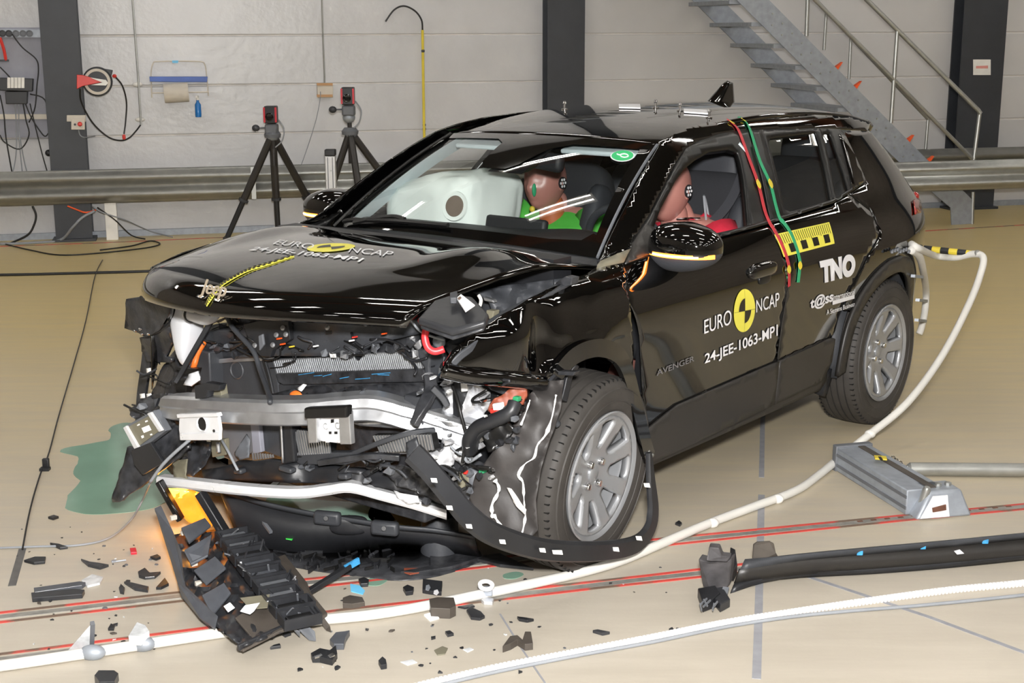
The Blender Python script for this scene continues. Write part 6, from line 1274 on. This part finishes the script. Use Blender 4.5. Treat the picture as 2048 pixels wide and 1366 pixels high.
for i in range(9):
    c = ax0+(ax1-ax0)*(i+.5)/9; a = c+sidev*.02; b = c+sidev*(.135+.01*(i % 2)); w = (ax1-ax0).length/9
    f_ = bpy.data.objects.new('grille_cell', None); COL.objects.link(f_); f_.parent = t; f_.location = c-t.location; WM[f_.name] = Matrix.Translation(c)
    for k in (-.36, .36): MB().bar(a+dirv*w*k, b+dirv*w*k, .006, .035).obj('rib', 'grille_dark', f_, fr=I4, sm=0)
    for e in (a, b): MB().bar(e-dirv*w*.4, e+dirv*w*.4, .006, .035).obj('rib', 'grille_dark', f_, fr=I4, sm=0)
    MB().bar(a+(b-a)*.15, a+(b-a)*.85, w*.5, .012).obj('insert', rg.choice(['grille_grey', 'grey_plastic', 'grey_plastic', 'trim_black']), f_, fr=I4, sm=0, bev=.002)
    for k in range(3): p = a+(b-a)*rg.uniform(.0, 1)+dirv*w*rg.uniform(-.4, .4); MB().bar(p, p+V((rg.uniform(-.03, .03), rg.uniform(-.03, .03), rg.uniform(.01, .04))), .006, .004).obj('prong', rg.choice(['grille_dark', 'grey_plastic', 'alu']), f_, fr=I4, sm=0)
for i in range(170):
    u, v = rg.random(), rg.random(); p = G(455+115*u+35*v, 1090+150*u-28*v, .11-.04*u); a = rg.uniform(0, 3.14); L_ = rg.uniform(.008, .03)
    MB().bar(p-V((cos(a), sin(a), rg.uniform(-.3, .3)))*L_, p+V((cos(a), sin(a), rg.uniform(-.3, .3)))*L_, rg.uniform(.004, .014), rg.uniform(.004, .02)).obj('splinter', rg.choice(['grille_dark', 'grille_grey', 'black_plastic', 'grey_plastic', 'alu']), t, fr=I4, sm=0)
for x, y in ((347, 1035), (368, 1065), (388, 1127), (397, 1167)): MB().box(G(x, y, .16-.0009*(y-1035)), (.022, .016, .016), Matrix.Rotation(.6, 3, 'Z')).obj('clip', 'paper', t, fr=I4, bev=.002)
pl('base_panel', [(470, 1235, .07), (540, 1190, .08), (575, 1205, .07), (620, 1245, .06), (560, 1262, .06), (486, 1300, .04), (473, 1294, .04), (500, 1270, .05)], 'dusty_plastic'); barw = lambda name, a, b, w, h, mat: MB().bar(G(*a), G(*b), w, h).obj(name, mat, t, fr=I4, bev=.003)
barw('edge_bar', (476, 1296, .045), (590, 1245, .06), .012, .02, 'grille_dark'); pl('broken_flap', [(480, 1195, .09), (540, 1188, .10), (535, 1215, .09), (500, 1218, .08)], 'grey_trim', .003)
for q in ([(490, 1210, .105), (520, 1205, .105), (508, 1222, .10), (500, 1228, .095), (480, 1222, .10)], [(447, 1212, .09), (460, 1204, .09), (470, 1215, .09), (456, 1224, .085)]): pl('bright_scrap', q, 'white_decal', .002)
for q in ([(590, 1250, .05), (610, 1245, .05), (630, 1262, .03), (632, 1280, .01), (618, 1278, .01)], [(585, 1255, .05), (600, 1262, .04), (600, 1272, .02)]): pl('bracket', q, 'grey_plastic', .006)
# glowing indicator
t = thing('indicator_lamp', 'broken front indicator glowing orange beneath the crossbar', 'lamp', G(385, 1030))
M('lamp_orange_lens', 'd8641c', .25, var=.4, scale=16, emit=1.6, ecol=(1, .28, .02)); M('lamp_orange_core', 'ff9a30', .3, emit=9, ecol=(1, .40, .03))
def lensp(px, mat, name, seed=0):
    vs, fs = fillpoly([(q[0], q[1]) for q in px], 8); z = lambda x, y: .24-.0022*(y-975)+.012*noise.noise(V((x*.05, y*.05, seed)))
    return MB().add([G(x, y, z(x, y)) for x, y in vs], fs).obj(name, mat, t, fr=I4, sm=60, sol=.012)
lensp([(330, 978), (372, 978), (400, 985), (415, 1010), (432, 1045), (420, 1055), (400, 1050), (380, 1040), (360, 1020), (345, 1000)], 'lamp_orange_lens', 'lens'); lensp([(332, 977), (365, 976), (395, 984), (398, 996), (372, 992), (345, 992)], 'lamp_orange_core', 'light_guide', 3)
MB().bar(G(318, 962, .28), G(362, 1040, .14), .035, .02).obj('lamp_housing', 'trim_black', t, fr=I4, bev=.004); MB().bar(G(400, 985, .26), G(452, 1070, .12), .035, .03).obj('lamp_housing', 'black_plastic', t, fr=I4, bev=.004)
MB().tube([G(330, 985, .25), G(358, 1030, .16)], .004, 6).obj('chrome_edge', 'chrome', t, fr=I4)
lp_ = lamp('indicator_glow', 'POINT', G(352, 1005, .12), 1.6, (1, .42, .06), shadow_soft_size=.04)
# bars across the debris
def gbar(name, lab, cat, a, b, w, h, mat, extra=None):
    t = thing(name, lab, cat, (G(*a)+G(*b))/2*1); t.location.z = 0; WM[t.name] = Matrix.Translation(t.location)
    MB().bar(G(*a), G(*b), w, h).obj('bar', mat, t, fr=I4, bev=.003); 
    if extra: extra(t)
    return t
t = thing('trim_strip', 'brownish grey broken trim strip leaning across the debris', 'trim strip', G(610, 1190))
MB().prism([G(*q) for q in ((550, 1115, .06), (570, 1108, .06), (595, 1140, .06), (615, 1165, .06), (622, 1185, .06), (655, 1225, .055), (645, 1232, .055), (630, 1232, .055), (600, 1180, .06), (575, 1150, .06))], (0, 0, -.012)).obj('strip', 'dusty_plastic', t, fr=I4, bev=.003, sm=0); MB().prism([G(*q) for q in ((645, 1230, .05), (660, 1252, .02), (662, 1262, .01), (652, 1258, .01), (640, 1240, .04))], (0, 0, -.005)).obj('tip', 'dusty_plastic', t, fr=I4, sm=0)
t = thing('trim_rod', 'black angled rod with blue scuffed tip on the debris', 'rod', G(655, 1170)); MB().bar(G(575, 1210, .012), G(700, 1132, .07), .022, .018).obj('rod', 'black_plastic', t, fr=I4, bev=.003); MB().bar(G(690, 1137, .068), G(718, 1121, .078), .008, .022).obj('tip', 'scratch_blue', t, fr=I4)
# ---- long sill moulding on the right
t = thing('sill_moulding', 'long black sill moulding lying on floor at right', 'moulding', G(1750, 1140))
ribbon3(t, 'outer_face', [G(*q) for q in ((1480, 1140, .07), (1600, 1122, .075), (1750, 1108, .075), (1900, 1094, .075), (2100, 1074, .075), (2300, 1056, .075))], [G(*q) for q in ((1470, 1168, .02), (1600, 1150, .02), (1750, 1140, .02), (1900, 1128, .02), (2100, 1110, .02), (2300, 1090, .02))], .008, 'cladding')
ribbon3(t, 'bottom_lip', [G(*q) for q in ((1470, 1166, .024), (1600, 1148, .024), (1750, 1138, .024), (1900, 1126, .024), (2100, 1108, .024), (2300, 1088, .024))], [G(*q) for q in ((1462, 1186, .004), (1560, 1160, .004), (1750, 1148, .004), (1900, 1136, .004), (2100, 1116, .004), (2300, 1097, .004))], .01, 'black_plastic')
ribbon3(t, 'top_lip', [G(*q) for q in ((1490, 1118, .095), (1600, 1110, .10), (1750, 1096, .10), (1900, 1083, .10), (2100, 1064, .10), (2300, 1046, .10))], [G(*q) for q in ((1480, 1140, .07), (1600, 1122, .075), (1750, 1108, .075), (1900, 1094, .075), (2100, 1074, .075), (2300, 1056, .075))], .008, 'dark_plastic')
MB().prism([G(*q) for q in ((1505, 1130, .07), (1507, 1090, .14), (1515, 1085, .15), (1540, 1084, .15), (1548, 1088, .14), (1552, 1106, .11), (1560, 1120, .08))], (0, .012, 0)).obj('end_tab', 'dusty_plastic', t, fr=I4, bev=.003, sm=0)
for x, y in ((1717, 1106), (1843, 1094), (1968, 1083)):
    MB().prism([G(x-18, y+5, .07), G(x+2, y, .08), G(x+2, y+24, .03)], (.012, 0, 0)).obj('rib', 'black_plastic', t, fr=I4, sm=0); MB().box(G(x+2, y-1, .085), (.022, .014, .018)).obj('clip', 'scratch_blue', t, fr=I4, bev=.003); MB().box(G(x+4, y+12, .055), (.004, .006, .03)).obj('clip_pin', 'chrome', t, fr=I4)
MB().prism([G(*q) for q in ((1900, 1094, .068), (1911, 1092, .07), (1928, 1107, .055), (1914, 1109, .053))], (0, -.003, .001)).obj('label', 'white_decal', t, fr=I4, sm=0)
t = thing('mounting_block', 'dusty black plastic end block beside the sill moulding', 'block', G(1435, 1180))
M('dusty_black', '4a484a', .6, var=.4, scale=18)
vs_ = [G(*q) for q in ((1396, 1118, .14), (1418, 1128, .13), (1455, 1122, .13), (1464, 1116, .14), (1458, 1170, .03), (1450, 1182, .008), (1420, 1186, .005), (1405, 1172, .02))]
MB().prism(vs_, (.02, .05, .0)).obj('block', 'dusty_black', t, fr=I4, sm=0, bev=.006); MB().prism([G(*q) for q in ((1413, 1122, .15), (1418, 1094, .19), (1438, 1096, .19), (1444, 1112, .16), (1462, 1114, .15), (1455, 1124, .14))], (.01, .04, 0)).obj('tab', 'dusty_black', t, fr=I4, sm=0, bev=.004)
part(t, 'side_clip', [(1460, 1115), (1470, 1120), (1474, 1150), (1466, 1165), (1458, 1150)], .04, 'black_plastic', .01); MB().bar(G(1452, 1176, .03), G(1446, 1200, .01), .02, .01).obj('strap', 'grey_plastic', t, fr=I4)
t = thing('plug_cluster', 'small black plug cluster in front of dusty block', 'plug', G(1425, 1210)); part(t, 'shell', [(1395, 1196), (1430, 1190), (1440, 1205), (1425, 1218), (1405, 1226)], .035, 'black_plastic'); part(t, 'shell', [(1430, 1192), (1445, 1190), (1460, 1215), (1440, 1226), (1428, 1212)], .03, 'grille_dark')
for i in range(6): p = G(1400+i*7, 1200+rg.uniform(-4, 8), .04); MB().bar(p, p+V((rg.uniform(-.03, .01), -.03, -.01)), .004, .006).obj('pin', 'grey_plastic', t, fr=I4, sm=0)
# ---- aluminium barrier arm with clamp and tube
t = thing('barrier_arm', 'aluminium profile arm clamped to floor rail at right', 'barrier arm', G(1840, 1010))
a, b = G(1705, 915, .05), G(1850, 1002, .05)
MB().bar(a, b, .16, .10).obj('profile', 'galv_dull', t, fr=I4, bev=.005); d_ = (b-a).normalized(); n_ = V((-d_.y, d_.x, 0)); n_ = -n_ if n_.y > 0 else n_
for k in (-.022, .022): MB().bar(a+n_*.081+V((0, 0, k)), b+n_*.081+V((0, 0, k)), .004, .012).obj('groove', 'grey_plastic', t, fr=I4)
MB().bar(a-d_*.02, a+d_*.015, .17, .12).obj('end_plate', 'grey_plastic', t, fr=I4, bev=.004)
MB().bar(a+V((0, 0, .052))-n_*.03, b+V((0, 0, .052))-n_*.03, .03, .004).obj('top_strip', 'dusty_plastic', t, fr=I4)
c = G(1885, 1035, 0); rx = (G(1945, 1026)-G(1825, 1036)).normalized(); ry = V((-rx.y, rx.x, 0)); q = lambda u, v, z: c+rx*u+ry*v+V((0, 0, z))
MB().hexa([q(-.115, -.01, 0), q(.12, -.01, 0), q(.12, .16, 0), q(-.115, .16, 0), q(-.05, .02, .10), q(.085, .02, .10), q(.085, .14, .10), q(-.05, .14, .10)]).obj('clamp_shoe', 'galv_dull', t, fr=I4, bev=.01)
MB().prism([q(-.10, -.011, .008), q(.02, -.011, .008), q(.02, .012, .085), q(-.04, .012, .085)], -ry*.004).obj('label_plate', 'white_decal', t, fr=I4, sm=0); MB().prism([q(-.05, -.011, .03), q(.005, -.011, .035), q(.005, -.006, .055), q(-.05, -.006, .045)], -ry*.005).obj('rust_mark', 'rust', t, fr=I4, sm=0)
for u in (.02, .06): MB().lathe([(.014, 0), (.014, .01), (.007, .012), (0, .014)], 8, q(u, .08, .10)).obj('bolt', 'galv', t, fr=I4)
MB().lathe([(.016, 0), (.016, .09), (.012, .10)], 12, q(-.07, .05, .02), (.2, -.2, 1)).obj('lever', 'galv', t, fr=I4)
t = thing('steel_tube', 'long pale steel tube lying behind the barrier arm', 'tube', G(1960, 942)); a = G(1815, 938, .03); b = G(2300, 942, .03)
MB().lathe([(0, 0), (.02, 0), (.028, .01), (.028, (b-a).length)], 20, a, b-a).obj('tube', 'galv', t, fr=I4); MB().lathe([(.010, -.05), (.016, -.03), (.016, 0)], 12, a, b-a).obj('tip', 'chrome', t, fr=I4)
for i, (x, y) in enumerate(((1800, 927), (1792, 922), (1786, 917), (1797, 932))): MB().lathe([(.010, 0), (.013, .003), (.010, .006), (.007, .003)], 12, G(x, y, .03), (.3, -.8, .6), ring=True).obj('chain_link', 'chrome', t, fr=I4)
t = thing('marker_tag', 'yellow and black warning tag by the barrier arm', 'tag', G(1765, 918)); part(t, 'tag', [(1748, 913), (1772, 915), (1774, 921), (1750, 919)], .006, 'yellow', .115, 0); part(t, 'black_mark', [(1756, 914), (1762, 914), (1766, 920), (1760, 920)], .002, 'black_decal', .1215, 0)
# ---- hoses
pk = AT(1966, 514, 6.55)
hp = [CARM @ CS(1822, 488, .01), CARM @ CS(1838, 497, .05), AT(1870, 511, 6.72), AT(1910, 515, 6.66), AT(1945, 508, 6.6), pk, AT(1962, 545, 6.5), AT(1938, 608, 6.36), AT(1885, 710, 6.1), AT(1815, 805, 5.85), G(1740, 868, .10), G(1690, 907, .04)] + [G(x, y, .018) for x, y in ((1640, 948), (1590, 982), (1500, 1016), (1420, 1046), (1330, 1084), (1240, 1122), (1150, 1148), (1060, 1168), (965, 1188), (840, 1214), (740, 1230), (640, 1240), (540, 1252), (440, 1266), (300, 1287), (150, 1310), (0, 1332), (-160, 1352))]
t = thing('umbilical_hose', 'thick white sleeved umbilical hose running from car rear across floor', 'hose', G(965, 1188)); MB().tube(crom(hp, 6), .017, 12).obj('sleeve', 'cable_white', t, fr=I4, sm=180)
for x, y in ((1425, 1046), (1555, 998), (1740, 868)):
    z = .10 if y < 900 else .018; MB().ell(G(x, y, z), (.025, .02, .019), 12, 8).obj('tape_wrap', 'white_plastic', t, fr=I4)
for x, y in ((185, 1305), (285, 1288)): MB().ell(G(x, y, .02), (.04, .024, .024), 14, 8).obj('tape_wrap', 'galv_dull', t, fr=I4)
t = thing('marker_rod', 'short yellow and black banded rod holding hose at car rear', 'rod', AT(1905, 505, 6.68)); a, b = AT(1848, 497, 6.74), AT(1950, 508, 6.6)
for i in range(6): MB().tube([a+(b-a)*i/6, a+(b-a)*(i+1)/6], .016, 10).obj('band', 'yellow' if i % 2 else 'black_plastic', t, fr=I4)
MB().ell(AT(1955, 507, 6.58), (.018, .018, .018), 10, 6).obj('tape_end', 'galv', t, fr=I4)
rp = [G(x, y, .010) for x, y in ((2300, 1138), (2048, 1166), (1900, 1180), (1750, 1200), (1600, 1222), (1450, 1246), (1300, 1276), (1150, 1305), (1000, 1334), (870, 1364), (780, 1388))]
t = thing('ribbed_hose', 'white ribbed hose running along the floor in foreground', 'hose', G(1450, 1246)); P = crom(rp, 8); MB().tube(P, .0095, 10).obj('hose', 'cable_white', t, fr=I4, sm=180)
ln = [0.]
for p, q_ in zip(P, P[1:]): ln.append(ln[-1]+(q_-p).length)
s_ = .02; i = 0; k = 0
while s_ < ln[-1] and k < 280:
    while ln[i+1] < s_: i += 1
    f_ = (s_-ln[i])/(ln[i+1]-ln[i]); p = P[i].lerp(P[i+1], f_); tdir = (P[i+1]-P[i]).normalized()
    MB().lathe([(.0095, -.004), (.0125, -.003), (.0125, .003), (.0095, .004)], 8, p, tdir, cap=False).obj('rib', 'white_decal', t, fr=I4, sm=0); s_ += .0135; k += 1
cable('thin grey cable lying beside the ribbed hose', [G(x, y, .006) for x, y in ((2300, 1160), (2048, 1190), (1850, 1210), (1700, 1222), (1580, 1234), (1450, 1254), (1300, 1285), (1150, 1312), (1000, 1342), (880, 1370), (800, 1390))], .006, 'cable_grey')
cable('thin grey cord curving from hanging bumper side to left edge', [CARM @ CX(300, 965, 3.20), G(285, 1000, .05), G(262, 1040, .01), G(220, 1075, .006), G(160, 1090, .006), G(80, 1093, .006), G(-60, 1098, .006)], .004, 'cable_grey')
# ---- scattered fragments, one object each
def frag(name, lab, cat, px, h, mat, z=0., extra=(), group=None):
    t = thing(name, lab, cat, G(px[0][0], px[0][1])); part(t, 'piece', px, h, mat, z, .0015)
    for nm, q, hh, mt, zz in extra: part(t, nm, q, hh, mt, zz, 0)
    if group: t['group'] = group
    return t
frag('plastic_bar', 'dark grey broken bar, upper one of a pair at left', 'fragment', [(68, 1183), (160, 1170), (172, 1172), (165, 1178), (70, 1192)], .014, 'grille_grey'); frag('plastic_bar', 'black broken bar, lower one of a pair at left', 'fragment', [(63, 1194), (150, 1186), (170, 1188), (165, 1197), (65, 1205)], .016, 'grille_dark')
frag('clear_lens_shard', 'clear lens shard beside the paired bars at left', 'fragment', [(163, 1164), (185, 1152), (207, 1158), (200, 1170), (175, 1176)], .008, 'lens_clear')
t = thing('corner_gusset', 'pale grey triangular plastic gusset standing beside white hose', 'gusset', G(165, 1300)); MB().prism([G(135, 1302, .005), G(182, 1300, .005), G(184, 1246, .115)], (.0, .012, 0)).obj('web', 'lens_clear', t, fr=I4, sm=0); MB().bar(G(183, 1300, .004), G(185, 1246, .115), .012, .014).obj('edge', 'grey_plastic', t, fr=I4)
frag('grey_bracket', 'grey plastic bracket lying on white hose at left', 'fragment', [(258, 1290), (275, 1262), (292, 1268), (300, 1280), (282, 1292)], .03, 'lens_clear', .03)
frag('twin_disc_bracket', 'small black bracket with two pale round discs', 'fragment', [(846, 1165), (866, 1168), (885, 1170), (883, 1192), (862, 1190), (845, 1187)], .015, 'black_plastic', 0, [('disc', [(852, 1172), (858, 1170), (861, 1176), (857, 1182), (851, 1180)], .002, 'galv_dull', .015), ('disc', [(868, 1182), (875, 1180), (878, 1186), (873, 1191), (867, 1188)], .002, 'white_decal', .015)])
frag('black_block', 'black chunky plastic block beside the white hose', 'fragment', [(858, 1218), (875, 1214), (908, 1215), (912, 1232), (900, 1238), (862, 1236)], .035, 'dusty_plastic', 0, [('white_edge', [(848, 1232), (862, 1228), (878, 1238), (860, 1243)], .006, 'white_torn', .0)])
frag('black_flake', 'rounded black flake right of the chunky block', 'fragment', [(933, 1225), (940, 1218), (962, 1228), (970, 1237), (960, 1242), (942, 1240)], .01, 'grille_dark'); frag('black_sliver', 'flat black sliver above the rounded flake', 'fragment', [(915, 1216), (945, 1211), (950, 1215), (930, 1219)], .006, 'grille_dark')
frag('angled_scrap', 'black angular scrap in middle foreground', 'fragment', [(1005, 1306), (1020, 1285), (1035, 1283), (1045, 1292), (1050, 1276), (1062, 1276), (1066, 1300), (1050, 1302), (1035, 1292), (1022, 1300)], .022, 'dusty_plastic'); frag('black_clip', 'crumpled black clip beside the twin bracket', 'fragment', [(806, 1182), (815, 1177), (828, 1182), (826, 1190), (812, 1192)], .015, 'black_plastic')
frag('grey_tube_scrap', 'grey trim scrap left of the white hose', 'fragment', [(686, 1205), (700, 1200), (725, 1204), (730, 1214), (705, 1218), (686, 1217)], .018, 'dusty_plastic'); frag('round_knob', 'black rounded knob under the bumper tray', 'fragment', [(717, 1165), (728, 1161), (738, 1166), (736, 1174), (722, 1175)], .014, 'black_plastic')
frag('pale_blue_film', 'pale blue film scrap under the bumper tray', 'fragment', [(700, 1168), (720, 1172), (730, 1182), (726, 1190), (702, 1184)], .002, 'sky_tape'); frag('chrome_chunk', 'black and chrome chunk lying left of lower centre', 'fragment', [(622, 1318), (640, 1308), (660, 1312), (672, 1302), (675, 1318), (665, 1332), (640, 1326), (625, 1326)], .02, 'black_plastic', 0, [('chrome_edge', [(628, 1314), (642, 1309), (645, 1313), (630, 1318)], .004, 'chrome', .02), ('chrome_edge', [(655, 1313), (668, 1306), (670, 1312), (660, 1318)], .004, 'chrome', .02)])
frag('dark_wedge', 'dark grey wedge above the chrome chunk', 'fragment', [(660, 1290), (672, 1276), (690, 1274), (700, 1272), (692, 1285), (688, 1300), (668, 1300)], .02, 'grille_grey'); frag('ribbed_plug', 'black ribbed plug at the bottom left corner area', 'fragment', [(190, 1366), (198, 1356), (230, 1356), (238, 1362), (230, 1378), (200, 1380)], .025, 'grille_dark')
frag('red_plug', 'tiny bright red square plug on floor at left', 'fragment', [(260, 1101), (272, 1100), (274, 1109), (262, 1110)], .01, 'cam_red'); frag('cable_end', 'crumpled silver foil scrap below the white hose ring', 'fragment', [(962, 1205), (972, 1199), (988, 1204), (985, 1211), (968, 1210)], .012, 'alu_torn')
t = thing('white_ring', 'flat white ring standing on the white hose', 'ring', G(972, 1170)); MB().lathe([(.014, 0), (.027, 0), (.027, .006), (.014, .006)], 24, G(972, 1172, .05), (.1, -.3, 1), ring=True).obj('ring', 'white_decal', t, fr=I4); MB().box(G(976, 1182, .03), (.03, .02, .03)).obj('clip', 'galv_dull', t, fr=I4, bev=.003)
t = thing('white_screw', 'pale plastic screw lying beside the red plug', 'screw', G(240, 1122)); MB().tube([G(224, 1124, .005), G(252, 1120, .005)], .003, 6).obj('shank', 'galv_dull', t, fr=I4); MB().lathe([(0, 0), (.009, 0), (.009, .004), (0, .005)], 10, G(228, 1123, .004)).obj('head', 'galv_dull', t, fr=I4)
big = [([(238, 1180), (242, 1172), (250, 1180), (248, 1190), (240, 1188)], 'curled black shard between grille and paired bars'), ([(248, 1168), (265, 1170), (298, 1178), (296, 1186), (270, 1182)], 'long black shard nearest the grille side'), ([(312, 1180), (330, 1160), (338, 1172), (322, 1180)], 'black triangular shard beside the grille'), ([(162, 1122), (180, 1128), (196, 1130), (218, 1134), (200, 1140), (176, 1134)], 'twisted black shard above the clear lens shard'),
       ([(48, 1125), (70, 1118), (92, 1118), (90, 1128), (68, 1130)], 'dark leaf-shaped shard at far left'), ([(276, 1148), (290, 1140), (300, 1150), (322, 1148), (310, 1158), (290, 1160), (278, 1156)], 'green-black torn shard left of the grille'), ([(100, 1090), (118, 1092), (136, 1098), (120, 1100)], 'slim dark shard on the thin grey cord'), ([(96, 1038), (108, 1034), (118, 1037), (106, 1041)], 'small dark shard on floor below the green puddle'),
       ([(216, 1262), (222, 1252), (230, 1255), (228, 1262)], 'small dark shard above the white hose at left'), ([(300, 1118), (315, 1113), (322, 1118), (312, 1122)], 'dark clip with pale tip left of grille'), ([(1034, 1238), (1050, 1240), (1068, 1243), (1055, 1246), (1038, 1243)], 'thin dark shard right of the angular scrap'), ([(548, 1295), (560, 1292), (562, 1297), (540, 1300)], 'thin black sliver below the grille'),
       ([(1185, 1266), (1195, 1264), (1220, 1269), (1205, 1272)], 'thin brown shard at the right foreground'), ([(562, 1270), (575, 1268), (583, 1271), (570, 1276)], 'small black sliver right of grille end'), ([(890, 1268), (900, 1266), (908, 1272), (895, 1275)], 'small grey shard below the chunky block'), ([(1350, 1050), (1358, 1045), (1364, 1050), (1360, 1054)], 'tiny dark shard behind front wheel')]
for px, lab in big: frag('plastic_shard', lab, 'shard', px, .01, rg.choice(['grille_dark', 'black_plastic', 'scuff_black']))
cl = [(700, 1310, 'a'), (640, 1350, 'b'), (885, 1300, 'c'), (935, 1300, 'd'), (820, 1330, 'e'), (765, 1332, 'f')]
frag('pale_flake', 'pale translucent flake right of the chrome chunk', 'flake', [(800, 1325), (825, 1320), (835, 1326), (815, 1332)], .003, 'lens_clear'); frag('pale_flake', 'pale oval flake in centre foreground', 'flake', [(868, 1302), (885, 1294), (896, 1298), (890, 1310), (875, 1312)], .004, 'grey_trim'); frag('pale_flake', 'clear flake right of the pale oval', 'flake', [(925, 1300), (940, 1296), (948, 1300), (935, 1306)], .003, 'lens_clear'); frag('curled_clip', 'small curled black clip in lower foreground', 'fragment', [(757, 1330), (765, 1322), (772, 1328), (774, 1338), (762, 1340)], .016, 'black_plastic')
shared = [None]
def spot():
    r = rg.random()
    if r < .45: return rg.uniform(20, 350), rg.uniform(1040, 1300)
    if r < .8: return rg.uniform(560, 1080), rg.uniform(1170, 1350)
    if r < .9: return rg.uniform(680, 900), rg.uniform(1030, 1062)
    return rg.uniform(960, 1420), rg.uniform(1130, 1330)
protos = {}
for i in range(110):
    x, y = spot(); c = G(x, y); kind = rg.randint(0, 7); s_ = rg.choice([.004, .005, .006, .008, .011])
    if kind not in protos:
        k = rg.randint(3, 6); pts = [V((rg.uniform(.5, 1.2)*cos(6.28*j/k), rg.uniform(.4, 1)*sin(6.28*j/k), 0)) for j in range(k)]
        o = MB().prism(pts, (0, 0, .45)).obj('plastic_chip', ['grille_dark', 'black_plastic', 'scuff_black', 'grey_plastic', 'grille_dark', 'dusty_plastic', 'black_plastic', 'lens_clear'][kind], sm=0); o.location = (0, 0, 0); protos[kind] = o; first = True
    else: o = protos[kind].copy(); COL.objects.link(o)
    o.location = (c.x, c.y, .0005); o.scale = (s_, s_, s_); o.rotation_euler = (0, 0, rg.uniform(0, 6.28))
    tag(o, 'tiny plastic chip scattered on floor around the wreck', 'chip', 'tiny chips scattered around the wreck')
